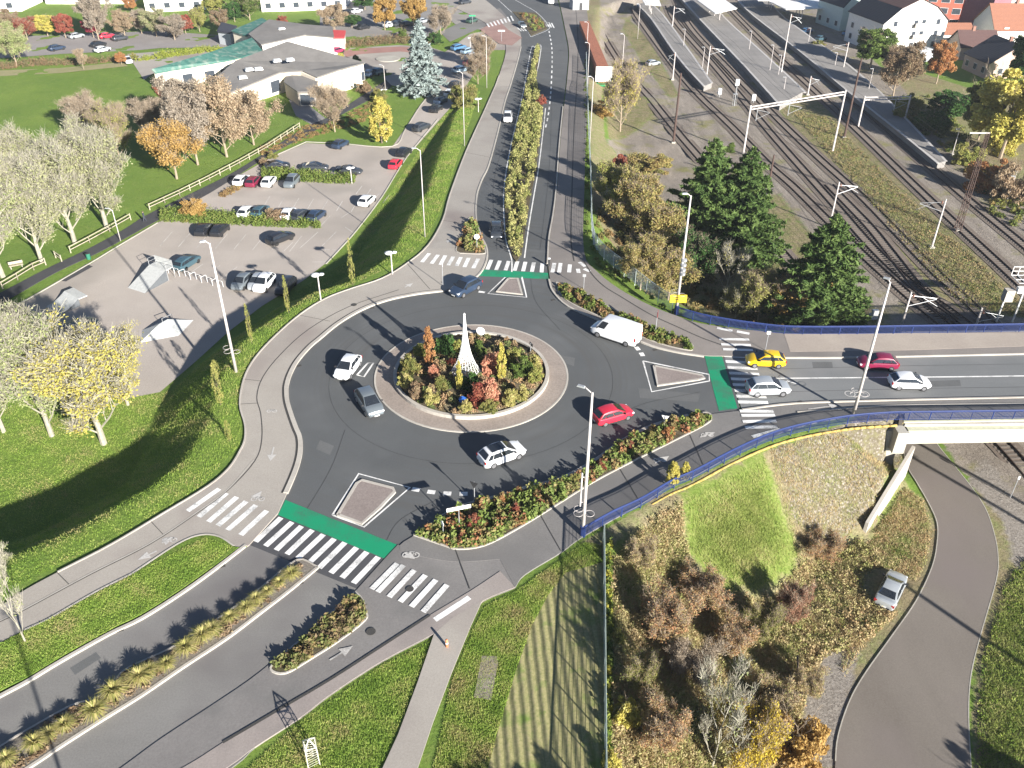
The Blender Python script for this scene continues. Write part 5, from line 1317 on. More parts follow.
# skate ramps
RAMP = plain('ramp_metal', (.46, .47, .46), .5, .1, var=.12); RAMPD = plain('ramp_side', (.1, .11, .12), .6)
def ramp_(loc, rz, label, L=4.2, w=3.2, h=1.6, rail=True, curve=False):
    t = thing('skate_ramp', label, 'skate ramp', loc, rz, 'skate ramps'); m = MB()
    n = 8; xs = np.linspace(0, L, n); zs = h * (xs / L) ** (2 if curve else 1)
    m.add([(x, -w / 2, z + .03) for x, z in zip(xs, zs)] + [(x, w / 2, z + .03) for x, z in zip(xs, zs)], [(i, i + 1, n + i + 1, n + i) for i in range(n - 1)]); m.build('riding_surface', RAMP, t)
    m = MB()
    for s in (-w / 2 + .01, w / 2 - .01):
        m.add([(x, s, z) for x, z in zip(xs, zs)] + [(L, s, 0)], [tuple(range(n + 1))])
    m.quad((L, -w / 2, 0), (L, w / 2, 0), (L, w / 2, h), (L, -w / 2, h)); m.build('side_panel', RAMPD, t)
    m = MB(); m.box((L + .6, 0, h - .04), (1.2, w, .12)); m.build('platform', RAMP, t)
    if rail:
        m = MB()
        c = [(L, -w / 2, h), (L + 1.15, -w / 2, h), (L + 1.15, w / 2, h), (L, w / 2, h)]
        for z in (.5, 1.0): m.path([(x, y, z_ + z) for x, y, z_ in c], .02, 5)
        for x, y, z_ in c: m.tube((x, y, 0), (x, y, z_ + 1.0), .035, .035, 5)
        m.build('guard_rail', GALV, t)
        m = MB(); m.box((L + 1.17, -w * .0, h + .55), (.03, w * .95, .9)); m.build('guard_panel', RAMP, t)
p = on(136, 291); ramp_(tuple(p), math.radians(62), 'grey skate ramp with railed platform, nearest the bicycle hoops')
p = on(50, 312); ramp_(tuple(p), math.radians(52), 'small curved grey skate ramp by the shaded corner', 3.2, 3.4, 1.1, False, True)
t = thing('skate_pyramid', 'low folded grey skate pyramid in the open lot', 'skate ramp', tuple(on(163, 330)), math.radians(35), None)
m = MB(); b_ = [(-3.4, -1.6, 0), (1.2, -2.6, 0), (4.0, 0.2, 0), (0.6, 2.2, 0), (-2.2, 1.4, 0)]; tp = [(-.3, -.3, 1.1), (.9, .3, 1.1)]
m.add(b_ + tp, [(0, 1, 5), (1, 6, 5), (1, 2, 6), (2, 3, 6), (3, 5, 6), (3, 4, 5), (4, 0, 5)]); m.build('riding_surface', RAMP, t)
m = MB(); m.path([(.2, .1, 1.05), (.2, .1, 1.5), (1.6, .9, 1.3), (1.6, .9, .4)], .035, 5); m.build('grind_rail', GALV, t)

# ================================================================== BRIDGE
SL = W([(903, 421), (1024, 419.8), (1500, 411.5)]); NL = W([(903, 333.2), (1024, 331.5), (1500, 320.5)])
GIRD = plain('cream_girder', (.5, .46, .36), .7, var=.12, scale=1.5)
t = thing('road_bridge', 'cream concrete road bridge over the path and the railway', 'bridge', (0, 0, 0))
m = MB()
S2 = [(p[0], p[1] - .55) for p in SL]; N2 = [(p[0], p[1] + .4) for p in NL]
m.prism(S2 + N2[::-1], -.75, -.02); m.build('deck', CONC, t)
for off_, dz in ((-.55, 0), (3.6, 0), (7.2, 0), (10.8, 0), (14.4, 0)):
    m = MB(); A = np.array(S2[0]) + [0, off_ + .25]; Bq = np.array(S2[-1]) + [0, off_ + .25]
    m.prism([(A[0], A[1] - .18), (Bq[0], Bq[1] - .18), (Bq[0], Bq[1] + .18), (A[0], A[1] + .18)], -2.0, -.55 if off_ < 0 else -.75); m.build('girder', GIRD, t)
m = MB(); m.prism([(S2[0][0], S2[0][1] - .7), (S2[-1][0], S2[-1][1] - .7), (S2[-1][0], S2[-1][1] + .3), (S2[0][0], S2[0][1] + .3)], -.54, -.25); m.prism([(S2[0][0], S2[0][1] + .25), (S2[-1][0], S2[-1][1] + .25), (S2[-1][0], S2[-1][1] + .5), (S2[0][0], S2[0][1] + .5)], -.25, .1); m.build('edge_beam', plain('edge_beam', (.5, .5, .36), .8, var=.15), t)
m = MB()
ya, yb_ = S2[0][1], N2[0][1]
m.prism([(S2[0][0] - 1.6, ya + .05), (S2[0][0] - .0, ya + .05), (S2[0][0] - .0, yb_), (S2[0][0] - 1.6, yb_)], -7.3, -.85); m.build('abutment', CONC_D, t)
for xx in (61, 79, 97, 115):
    m = MB(); yc = np.interp(xx, [SL[0][0], SL[-1][0]], [SL[0][1], SL[-1][1]])
    m.prism([(xx, yc), (xx + 1.0, yc), (xx + 1.0, yc + 14.5), (xx, yc + 14.5)], -7.3, -1.75); m.build('pier', CONC_D, t)
a, b = WALL_A, WALL_B
d = (b - a)[:2]; d /= np.linalg.norm(d); n_ = np.array([-d[1], d[0]])
if n_[0] < 0: n_ = -n_
m = MB(); a2 = a[:2]; w_ = .32; top0, top1 = -2.8, max(-5.9, hTs(b[0] - 1.0, b[1] + .6) + .3)
q0, q1, q2_, q3 = a2, b[:2], b[:2] + n_ * w_, a2 + n_ * w_
m.add([(q0[0], q0[1], -7.3), (q1[0], q1[1], -7.3), (q2_[0], q2_[1], -7.3), (q3[0], q3[1], -7.3), (q0[0], q0[1], top0), (q1[0], q1[1], top1), (q2_[0], q2_[1], top1), (q3[0], q3[1], top0)],
      [(3, 2, 1, 0), (4, 5, 6, 7), (0, 1, 5, 4), (1, 2, 6, 5), (2, 3, 7, 6), (3, 0, 4, 7)])
tag(m.build('retaining_wall', CONC), 'pale concrete wing wall sloping down beside the lower path', 'wall')
m = MB(); m.box((SL[0][0] - .4, SL[0][1] - 1.0, -1.5), (1.1, 1.2, 2.5)); tag(m.build('bridge_pillar', CONC_D), 'square concrete end pillar where the bridge meets the wing wall', 'pillar')

# ================================================================== RAILWAY
RAILM = plain('rusty_rail', (.075, .05, .04), .6, .3, var=.2); SLEEP = plain('sleeper', (.15, .128, .11), .95, var=.25, scale=4); STAIN_SHADE = surface('stained_shadow_ballast', (.05, .043, .038), (.09, .075, .065), .4, 7, .95, .4, speck=.5)
BALL = surface('track_ballast', (.12, .095, .077), (.185, .152, .125), .4, 7, .95, .5, speck=.5)
TRK = [([(584, -6), (598, 26), (622, 66), (650, 98), (680, 135), (700, 158), (745, 210), (790, 262), (838, 320), (870, 350)], 'curved siding leftmost, passing the container'),
       ([(632, 5), (640, 20), (685, 80), (733, 128), (769, 165), (797, 190), (860, 252), (916, 302), (950, 330), (1010, 385)], 'track left of the first platform'),
       ([(668, 6), (676, 22), (711, 62), (740, 96), (769, 131), (799, 165), (835, 205), (871, 246), (912, 285), (950, 312), (980, 335)], 'track right of the first platform'),
       ([(676, 0), (691, 28), (730, 70), (760, 101), (790, 131), (822, 161), (862, 197), (900, 236), (935, 272), (970, 304), (1010, 345)], 'track left of the second platform'),
       ([(722, 0), (736, 15), (770, 49), (803, 80), (855, 128), (930, 200), (1011, 275), (1090, 350)], 'track right of the second platform'),
       ([(736, -4), (750, 8), (792, 45), (832, 81), (885, 128), (964, 196), (1026, 247), (1120, 325)], 'track along the third platform'),
       ([(966, 402), (996, 437), (1010, 452), (1024, 468), (1060, 510), (1130, 592), (1300, 790)][::-1], 'track coming out from under the bridge'),
       ([(829, 185), (868, 225), (890, 252), (925, 296), (955, 322)], 'converging track between the two main pairs')]
def track(px, label):
    P = np.array(smooth(W(px, RIGHT), 6)); sg = np.linalg.norm(np.diff(P, axis=0), axis=1); cum = np.concatenate([[0], np.cumsum(sg)])
    S = np.arange(0, cum[-1], .65); X = np.interp(S, cum, P[:, 0]); Y = np.interp(S, cum, P[:, 1]); T = np.stack([np.gradient(X), np.gradient(Y)], 1); T /= np.linalg.norm(T, axis=1)[:, None]
    t = thing('railway_track', label, 'railway track', (0, 0, 0), 0, 'tracks of the rail yard')
    PT = list(zip(X, Y))
    m = MB(); ribbon(m, PT[::2], 3.5, .012, RIGHT); m.build('ballast', BALL, t)
    m = MB(); ribbon(m, PT[::2], .5, .02, RIGHT, 0, .76); ribbon(m, PT[::2], .5, .02, RIGHT, 0, -.76); m.build('stained_shadow_ballast', STAIN_SHADE, t)  # rust-stained ballast with the rails' shadow lines painted into the dark bands
    m = MB()
    for x, y, tt in zip(X, Y, T): m.box((x, y, RIGHT + .02), (.26, 2.5, .06), math.atan2(tt[1], tt[0]))
    m.build('sleepers', SLEEP, t)
    for s in (-.76, .76):
        m = MB(); ribbon(m, PT, .09, .2, RIGHT, .2, s); m.build('rail', RAILM, t)
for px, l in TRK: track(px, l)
EDGE = plain('platform_edge', (.45, .43, .41), .7, var=.1)
def platform(poly, label):
    P = W(poly, RIGHT + 1.15); t = thing('platform', label, 'station platform', (0, 0, 0), 0, 'station platforms')
    m = MB(); m.prism(P, RIGHT - .1, RIGHT + 1.15); m.build('slab', PLAT, t)
    m = MB()
    for e in (P[:len(P) // 2], P[len(P) // 2:]): ribbon(m, smooth(e, 3), .5, 1.17, RIGHT, .08)
    m.build('edge', EDGE, t)
platform([(637, 4), (651, 18), (678, 57), (704, 86), (712, 83), (690, 52), (664, 16), (650, 2)], 'narrow first platform left of the middle one')
platform([(676, -8), (683, 0), (700, 19), (744, 65), (780, 105), (803, 92), (801, 88), (760, 50), (724, 17), (705, -8)], 'wide middle platform under the white canopy')
platform([(738, 0), (754, 16), (800, 51), (848, 91), (900, 132), (938, 163), (946, 161), (915, 128), (880, 92), (845, 62), (812, 38), (785, 18), (768, 0)], 'third platform with the white edge, beside the houses')
CAN = plain('canopy_white', (.75, .73, .7), .5, var=.06)
def canopy(px, z, label):
    P = W(px, z); c = np.mean(P, 0); t = thing('platform_canopy', label, 'canopy', (c[0], c[1], RIGHT + .8)); m = MB(); zz = z - RIGHT - .8
    m.prism([(x - c[0], y - c[1]) for x, y in P], zz, zz + .25); m.build('roof', CAN, t)
    for k in (.25, .5, .75):
        x = (P[0][0] + (P[1][0] - P[0][0]) * k) * .5 + (P[3][0] + (P[2][0] - P[3][0]) * k) * .5 - c[0]; y = (P[0][1] + (P[1][1] - P[0][1]) * k) * .5 + (P[3][1] + (P[2][1] - P[3][1]) * k) * .5 - c[1]
        m = MB(); m.tube((x, y, 0), (x, y, zz), .12, .12, 8); m.build('post', POLE, t)
canopy([(696, 0), (715, 14), (737, 9), (716, -6)], RIGHT + 4.5, 'white canopy roof over the wide middle platform')
canopy([(769, 2), (786, 10), (826, 9), (822, 0)], RIGHT + 4.2, 'white canopy roof of the station beyond the tracks')
canopy([(640, -3), (645, 5), (661, 6), (658, -3)], RIGHT + 4.2, 'small shelter roof on the narrow first platform')
canopy([(752, -4), (758, 1), (790, 1), (784, -6)], RIGHT + 4.2, 'white canopy roof at the top beside the station')

WIRE = plain('overhead_wire', (.12, .11, .1), .6, .3)
for k_, (px_, l_) in enumerate(TRK):
    if k_ in (0, 6): continue
    P_ = np.array(smooth(W(px_, RIGHT), 3)); t = thing('overhead_wire', 'contact wire and carrier wire above the ' + l_, 'overhead wire', (0, 0, 0), 0, 'overhead wires')
    m = MB(); m.path([(x, y, RIGHT + 5.4) for x, y in P_], .022, 3); m.build('contact_wire', WIRE, t)
    m = MB(); m.path([(x, y, RIGHT + 6.6 - .5 * math.sin(i * 1.05) ** 2) for i, (x, y) in enumerate(P_)], .022, 3); m.build('carrier_wire', WIRE, t)
def cat_mast(px, py, yt, label, mat=None, arm=None, lattice=False, z=None, name='catenary_mast', r=.16, lamp=False):
    p = on(px, py) if z is None else at(px, py, z); h = height(p, yt); t = thing(name, label, 'catenary mast' if name == 'catenary_mast' else 'street lamp', tuple(p), 0, 'masts of the railway' if name == 'catenary_mast' else 'platform lamps')
    mat = mat or POLE; m = MB()
    if lattice:
        w = .38
        for i, j in ((-1, -1), (1, -1), (1, 1), (-1, 1)): m.tube((i * w, j * w, 0), (i * w * .5, j * w * .5, h), .07, .05, 4)
        k = int(h / .9)
        for q in range(k):
            z0, z1 = h * q / k, h * (q + 1) / k; w0, w1 = w * (1 - .5 * q / k), w * (1 - .5 * (q + 1) / k); s = 1 if q % 2 else -1
            for a_, b_ in (((s * w0, -w0, z0), (-s * w1, -w1, z1)), ((s * w0, w0, z0), (-s * w1, w1, z1)), ((-w0, s * w0, z0), (-w1, -s * w1, z1)), ((w0, s * w0, z0), (w1, -s * w1, z1))): m.tube(a_, b_, .03, .03, 3)
    else: m.tube((0, 0, 0), (0, 0, h), r, r * .7, 8)
    m.build('pole', mat, t)
    if arm:
        dx, dy = arm; L = math.hypot(dx, dy); m = MB()
        m.tube((0, 0, h - .5), (dx, dy, h - .9), .04, .04, 5); m.tube((0, 0, h - 2), (dx, dy, h - 1.0), .045, .045, 5); m.tube((dx * .45, dy * .45, h - .7), (dx * 1.1, dy * 1.1, h - 2.0), .035, .035, 5)
        m.build('cantilever_arm', GALV, t)
        m = MB(); m.lathe([(.1, 0), (.16, .1), (.1, .2), (.16, .3), (.1, .4)], (dx * .12, dy * .12, h - .75), 8); m.build('insulator', plain('insulator', (.2, .1, .07), .3), t)
    if lamp:
        m = MB(); m.box((-.35, 0, h), (.7, .25, .1)); m.build('lamp_head', GALV, t)
    m = MB(); m.box((0, 0, .15), (.7, .7, .3)); m.build('foot', CONC_D, t)
    return t
cat_mast(673.3, 143, 73, 'rusty brown mast on the yard, left of the conifers', RUST, r=.24)
cat_mast(767, 195, 155, 'short rusty brown mast right of the conifers', RUST, r=.2)
t = cat_mast(844, 138, 58, 'tall rusty brown mast beside the gantry', RUST, r=.24); 
t = cat_mast(957, 231, 133, 'tallest mast, a dark lattice on the right between the tracks', RUST, lattice=True)
m = MB(); hh = height(np.array(t.location), 133); m.box((-1.2, 0, hh), (3.0, .15, .15)); m.build('cross_arm', POLE, t)
cat_mast(931.5, 248, 199, 'white mast with an arm reaching left over the right-hand grass strip', arm=(-3.4, .6))
cat_mast(829, 228, 182, 'white mast with an arm right of the dark conifer', arm=(3.2, .5))
cat_mast(899, 334, 292, 'white mast with hanging gear just behind the bridge railing', arm=(3.4, 0), z=RIGHT)
cat_mast(973, 334, 308, 'short white mast rightmost behind the bridge railing', arm=(2.8, -.4), z=RIGHT)
cat_mast(780.5, 77, 14, 'tallest white mast on the wide middle platform', arm=(2.5, 0))
cat_mast(706.5, 77, 46, 'white mast with arm at the end of the first platform', arm=(3.5, .3))
cat_mast(672.5, 80, 52, 'white mast left of the first platform end', arm=(-1.5, 0))
cat_mast(807.6, 95, 76, 'white mast at the tip of the wide platform', arm=(2, 0))
cat_mast(672, 30, 6, 'white mast on the first platform near the shelter', arm=(3, .3))
cat_mast(842.5, 72, 42, 'white mast left of the dark green tree by the station', arm=(-3.8, -.5))
for px, py, yt, l in ((683, 50, 29, 'platform lamp at the upper part of the first platform'), (702, 70, 47, 'platform lamp at the lower end of the first platform'), (748.5, 54, 31, 'platform lamp on the middle platform near the canopy'),
        (769, 75, 45, 'platform lamp halfway down the middle platform'), (777.5, 79.5, 55, 'platform lamp beside the tallest white mast'), (783, 94.5, 77, 'platform lamp lowest on the middle platform'), (807.6, 46, 28, 'platform lamp at the head of the third platform'),
        (834, 70, 52.6, 'platform lamp halfway along the third platform'), (867.6, 94, 68.6, 'platform lamp by the brown willow'), (952, 155, 129, 'platform lamp at the end of the third platform'), (1009, 195, 171, 'lamp post at the right edge by the orange bushes'), (1006, 203, 176, 'second lamp post at the right edge, slightly lower')):
    cat_mast(px, py, yt, l, name='platform_lamp', r=.08, lamp=True)
def gantry(a, b, ya, yb, label, hang=()):
    A, B = on(*a), on(*b); ha, hb = height(A, ya), height(B, yb); t = thing('signal_gantry', label, 'gantry', tuple(A)); B = B - A
    for q, h in ((np.zeros(3), ha), (B, hb)):
        m = MB(); m.tube((q[0], q[1], q[2]), (q[0], q[1], q[2] + h), .2, .17, 8); m.build('post', POLE, t)
    m = MB()
    for dy in (-.15, .15):
        for dz in (0, -.5): m.tube((0, dy, ha + dz - .3), (B[0], B[1] + dy, B[2] + hb + dz - .3), .07, .07, 5)
    n = 14
    for i in range(n):
        u0, u1 = i / n, (i + 1) / n; z0 = ha + (B[2] + hb - ha) * u0 - .3; z1 = ha + (B[2] + hb - ha) * u1 - .8
        m.tube((B[0] * u0, B[1] * u0, z0), (B[0] * u1, B[1] * u1, z1), .03, .03, 3)
    m.build('beam', POLE, t)
    for u in hang:
        m = MB(); z0 = ha + (B[2] + hb - ha) * u - .5; x, y = B[0] * u, B[1] * u
        m.tube((x, y, z0), (x, y, z0 - 2.6), .08, .08, 5); m.tube((x, y, z0 - .6), (x + 2.4, y + .2, z0 - 1.1), .04, .04, 4); m.tube((x, y, z0 - 2.3), (x + 2.4, y + .2, z0 - 1.2), .04, .04, 4); m.build('hanging_arm', GALV, t)
gantry((743.2, 154), (832.5, 151.5), 105.3, 90, 'wide white catenary gantry spanning the middle tracks', (.08, .42))
gantry((858, 127), (903.5, 124), 96, 95, 'smaller white gantry beside the third platform', (.7,))
# signal structures
SB = plain('signal_white', (.72, .72, .7), .5, var=.05)
def signal(px, py, yt, label):
    p = on(px, py); h = height(p, yt); t = thing('rail_signal', label, 'rail signal', tuple(p), 0, 'rail signals'); m = MB(); m.tube((0, 0, 0), (0, 0, h), .12, .12, 6); m.build('post', GALV, t)
    m = MB(); m.box((0, 0, h - .5), (.8, .5, 1.3)); m.build('signal_head', SB, t); m = MB(); m.box((0, .35, h * .45), (.9, .7, .08)); m.tube((-.4, 0, 0), (-.4, 0, h * .5), .03, .03, 4); m.tube((.4, 0, 0), (.4, 0, h * .5), .03, .03, 4); m.build('ladder', GALV, t)
signal(734, 106, 80, 'white rail signal between the tracks beyond the first platform, left of two'); signal(753, 103, 95, 'white rail signal right of two by the gantry post'); signal(719, 97, 89, 'low white signal cabinet at the platform tip'); signal(873, 320, 311, 'small pale signal behind the railing near the conifer')
p = at(1000, 322, RIGHT); t = thing('signal_structure', 'white lattice signal platform at the right edge behind the bridge', 'signal structure', tuple(p)); m = MB()
for x in (-.5, 1.6): m.tube((x, 0, 0), (x, 0, 5), .12, .12, 6)
m.build('post', SB, t); m = MB()
for i in range(7): m.tube((i * .8, -1.0, 6.2), (i * .8, 1.2, 6.2), .05, .05, 4); m.tube((i * .8, 1.2, 6.2), (i * .8, 1.2, 7.4), .05, .05, 4)
for y in (-1, 0, 1.2): m.tube((0, y, 6.2), (6, y, 6.2), .06, .06, 4)
m.tube((0, 1.2, 7.4), (6, 1.2, 7.4), .06, .06, 4); m.tube((0, 1.2, 6.8), (6, 1.2, 6.8), .05, .05, 4); m.build('walkway_frame', SB, t)
m = MB(); m.box((2.6, -.9, 5.2), (5, .5, .8)); m.build('signal_panel', SB, t); m = MB(); m.box((-.6, -.6, 4.3), (1.1, .9, 1.6)); m.build('equipment_box', CONC, t)
# container
p = on(593, 92)
t = thing('goods_wagon', 'long rusty open container with a white end panel and green frame beside the north road', 'container', tuple(p), 0)
a_, b_ = on(604, 88), on(584, 28); dv = (b_ - a_)[:2]; Lc = np.linalg.norm(dv); t.location = tuple(a_); t.rotation_euler = (0, 0, math.atan2(dv[1], dv[0]))
m = MB(); m.box((Lc / 2, 0, .5), (Lc, 2.8, .3)); m.build('frame', plain('green_frame', (.02, .2, .07), .6), t)
m = MB(); m.box((.1, 0, 1.1), (.2, 3.6, .14)); m.box((.1, 0, .7), (.2, 3.0, .14)); m.box((.1, -1.5, .6), (.2, .2, 1.2)); m.box((.1, 1.5, .6), (.2, .2, 1.2)); m.build('end_frame', MATS['green_frame'], t)
m = MB(); m.box((.25, 0, 3.1), (.2, 4.2, 3.3)); m.build('end_panel', plain('white_panel', (.72, .72, .68), .6, var=.1), t)
m = MB(); m.box((Lc / 2 + .3, 0, 2.2), (Lc - .4, 2.7, 2.9)); m.build('body', plain('rust_orange', (.3, .11, .06), .9, var=.4), t)
# small hut and shelter at the top beside the road
def hut(px, py, d, h, rz, label, wallm, roofm, name='shed'):
    p = on(px, py); t = thing(name, label, 'hut', tuple(p), rz); m = MB(); m.box((0, 0, h / 2), (d[0], d[1], h)); m.build('wall', wallm, t)
    m = MB(); m.box((0, 0, h + .1), (d[0] + .6, d[1] + .6, .2)); m.build('roof', roofm, t); m = MB(); m.box((0, -d[1] / 2 - .02, 1.05), (.9, .05, 2.1)); m.build('door', TRIM, t); return t
WALLW = plain('white_render', (.74, .71, .66), .85, var=.07); WALLG = plain('grey_wall', (.36, .38, .4), .8, var=.1)
hut(579, 9, (5, 4), 3, .2, 'grey signal hut at the top beside the north road', WALLG, WALLG)

# ================================================================== BUILDINGS
def brickmat(name, c, mortar, s=1.0):
    if name in MATS: return MATS[name]
    m, t, b = nt(name); g = N(t, 'ShaderNodeNewGeometry', name='GEO'); f = mixc(t, ramp(t, noise(t, 3, 5, .7), .3, .7), tuple(x * .8 for x in c), tuple(min(1, x * 1.15) for x in c))
    w = N(t, 'ShaderNodeTexWave', bands_direction='Z'); w.inputs['Scale'].default_value = s; t.links.new(g.outputs['Position'], w.inputs[0])
    t.links.new(mixc(t, ramp(t, w.outputs[0], .85, 1), f, mortar), b.inputs['Base Color']); b.inputs['Roughness'].default_value = .85; bump(t, b, w.outputs[0], .3, .05)
    MATS[name] = m; return m
ROOF_BROWN = brickmat('brown_tiles', (.3, .13, .08), (.15, .07, .05), 1.2); ROOF_MAROON = brickmat('maroon_tiles', (.1, .055, .05), (.05, .03, .03), 1.2); ROOF_SLATE = brickmat('slate_roof', (.035, .04, .055), (.02, .02, .03), 1.2)
ROOF_GREY = surface('grey_roof', (.15, .142, .134), (.2, .19, .178), .3, 5, .8, .2, speck=.25, stretch=(1, 1, 1)); ROOF_GREEN = surface('green_copper_roof', (.03, .1, .085), (.07, .17, .14), .9, 4, .6, .2, speck=.25, patch=(.17, .22, .19), stretch=(.5, 1.8, 1, .5))
CREAM = plain('cream_render', (.72, .64, .52), .85, var=.07, scale=.8); GLASSW = plain('window_glass', (.05, .06, .075), .15, var=.1); FRAME = plain('window_frame', (.7, .7, .68), .5, var=.03)
def wall_prism(t, P, z0, zt, mat, name='wall'):
    m = MB(); n = len(P)
    m.add([(x, y, z0) for x, y in P] + [(p[0], p[1], z) for p, z in zip(P, zt)], [tuple(range(n))[::-1], tuple(range(n, 2 * n))] + [(i, (i + 1) % n, n + (i + 1) % n, n + i) for i in range(n)])
    return m.build(name, mat, t)
def windows_on(t, a, b, z0, rows, cols, w=1.1, h=1.3, dz=2.8, z1=1.1, name='window', off=.06, mat=None, us=None):
    a, b = np.array(a, float), np.array(b, float); d = (b - a); L = np.linalg.norm(d); d /= L; n = np.array([d[1], -d[0]])
    rz = math.atan2(d[1], d[0])
    for r in range(rows):
        for c in (us or [(i + .5) / cols for i in range(cols)]):
            p = a + d * L * c + n * off; z = z0 + z1 + dz * r + h / 2
            f = MB(); f.box((p[0], p[1], z), (w + .16, .06, h + .16), rz); fo = f.build(name, FRAME, t)
            g = MB(); q = p + n * .035; g.box((q[0], q[1], z), (w, .05, h), rz); g.build('pane', mat or GLASSW, fo)
def gable_house(pa, pb, depth, eave, ridge, label, wallm, roofm, rows=2, cols=2, mansard=None, over=.35, lvl=RIGHT, chimney=True, roof2=None, name='house', front_windows=None, sidewin=True):
    """pa, pb: pixels of the two ground corners of the gable wall; the house extends away from the viewer (to the left of a->b)"""
    A, B = at(*pa, lvl)[:2], at(*pb, lvl)[:2]; d = B - A; Wd = np.linalg.norm(d); d /= Wd; n = np.array([-d[1], d[0]]) * (1 if depth > 0 else -1); D = abs(depth)
    t = thing(name, label, 'house', (0, 0, 0)); base = lvl - .3
    prof = [(0, eave), (Wd / 2, ridge), (Wd, eave)] if not mansard else [(0, eave), (Wd * mansard[0], mansard[1]), (Wd / 2, ridge), (Wd * (1 - mansard[0]), mansard[1]), (Wd, eave)]
    def P(u, v, z): q = A + d * u + n * v; return (q[0], q[1], lvl + z)
    m = MB(); k = len(prof)
    vs = [P(0, 0, -.3)] + [P(u, 0, z) for u, z in prof] + [P(Wd, 0, -.3)]; vs2 = [P(0, D, -.3)] + [P(u, D, z) for u, z in prof] + [P(Wd, D, -.3)]
    K = k + 2; m.add(vs + vs2, [tuple(range(K)), tuple(range(K, 2 * K))[::-1]] + [(i, (i + 1) % K, K + (i + 1) % K, K + i) for i in range(K)]); m.build('wall', wallm, t)
    rf = None
    for i in range(k - 1):
        (u0, z0), (u1, z1) = prof[i], prof[i + 1]; e = np.array([u1 - u0, z1 - z0]); e /= np.linalg.norm(e); nn = np.array([-e[1], e[0]])
        s0 = e * over if i == 0 else e * 0; s1 = e * over if i == k - 2 else e * 0
        q0 = np.array([u0, z0]) - s0 + nn * .03; q1 = np.array([u1, z1]) + s1 + nn * .03
        m = MB(); vs = []
        for v in (-over, D + over):
            for q, o in ((q0, 0), (q1, 0), (q1, .16), (q0, .16)): vs.append(P(q[0] + nn[0] * o, v, q[1] + nn[1] * o))
        m.add(vs, [(0, 1, 2, 3), (7, 6, 5, 4), (0, 4, 5, 1), (1, 5, 6, 2), (2, 6, 7, 3), (3, 7, 4, 0)])
        o = m.build('roof', (roof2 if (roof2 and i == 0) else roofm), t); rf = rf or o
    if chimney:
        m = MB(); c = A + d * Wd * .5 + n * D * .4; m.box((c[0], c[1], lvl + ridge + .3), (.7, .7, 1.6)); m.build('chimney', brickmat('chimney_brick', (.3, .14, .1), (.2, .18, .16), 4), rf)
    if rows: windows_on(t, A, B, lvl, rows, cols, us=front_windows)
    if sidewin and rows:
        C = A + n * D; windows_on(t, C, A, lvl, min(rows, 2), 3)
    return t
def back(px, py, w): p = at(px, py, RIGHT); return proj((p[0], p[1] + w, RIGHT))
house_w = gable_house((877, 54), (940, 50), 16, 7.6, 13.2, 'large white house with a stepped gable, navy lower roof and maroon upper roof', WALLW, ROOF_MAROON, 3, 4, mansard=(.22, 11.0), roof2=ROOF_SLATE, front_windows=[.18, .5, .62, .85])
m = MB(); A_, B_ = at(877, 54, RIGHT)[:2], at(940, 50, RIGHT)[:2]; c = A_ + (B_ - A_) * .56; n_ = np.array([(B_ - A_)[1], -(B_ - A_)[0]]); n_ /= np.linalg.norm(n_)
for z in (3.6, 6.4): m.box((c[0] + n_[0] * .5, c[1] + n_[1] * .5, RIGHT + z), (3.6, 1.0, .12), math.atan2((B_ - A_)[1], (B_ - A_)[0])); m.box((c[0] + n_[0] * .95, c[1] + n_[1] * .95, RIGHT + z + .5), (3.6, .06, .9), math.atan2((B_ - A_)[1], (B_ - A_)[0]))
m.build('balcony', CONC, house_w)
gable_house((839, 31), (859, 29.5), 12, 6.5, 10, 'pale greenish gabled house left of the large white one', plain('pale_green_render', (.5, .58, .54), .85, var=.06), ROOF_SLATE, 1, 1)
gable_house((938, 48), back(938, 48, 7), -8.5, 3.6, 5.6, 'low white house with an orange-brown tiled roof right of the large white house', WALLW, ROOF_BROWN, 1, 3, chimney=False)
gable_house((912, 63), (932, 61), 4, 2.6, 3.2, 'small pale blue-grey lean-to in front of the white house', WALLG, WALLG, 0, 0, chimney=False)
gable_house((958, 60), back(958, 60, 8), -9.5, 3.2, 6.4, 'house in shadow with a dark maroon roof behind the garden', plain('shaded_beige', (.4, .34, .3), .85), ROOF_MAROON, 1, 2)
gable_house((985, 79), (1036, 77), 10, 3.6, 7.6, 'house at the right edge with a black slate roof', plain('beige_render', (.45, .33, .27), .85), ROOF_SLATE, 1, 2)
gable_house((990, 48), back(990, 48, 13), -18, 4.6, 10, 'large house at the right edge with a big orange-brown tiled roof', WALLW, ROOF_BROWN, 2, 4)
# long red building at the top right
A_, B_ = at(920, 26, RIGHT)[:2], at(984, 30, RIGHT)[:2]; dq = B_ - A_; Lq = np.linalg.norm(dq); dq /= Lq; nq = np.array([-dq[1], dq[0]])
t = thing('apartment_block', 'red apartment block with white windows along the top right', 'building', (0, 0, 0))
wall_prism(t, [A_, B_, B_ + nq * 11, A_ + nq * 11], RIGHT - .3, [RIGHT + 9] * 4, plain('red_render', (.5, .11, .07), .8, var=.08)); windows_on(t, A_, B_, RIGHT, 3, 5, 2.2, 1.5, 3.0, .8)
wall_prism(t, [A_ - dq * .4 - nq * .4, B_ + dq * .4 - nq * .4, B_ + nq * 11.4, A_ + nq * 11.4], RIGHT + 9, [RIGHT + 9.3] * 4, WALLG, 'roof')
A_, B_ = at(985, 34, RIGHT)[:2], at(1003, 30, RIGHT)[:2]
t = thing('apartment_block', 'dark mauve building beside the red apartment block', 'building', (0, 0, 0)); nq = np.array([-(B_ - A_)[1], (B_ - A_)[0]]); nq /= np.linalg.norm(nq)
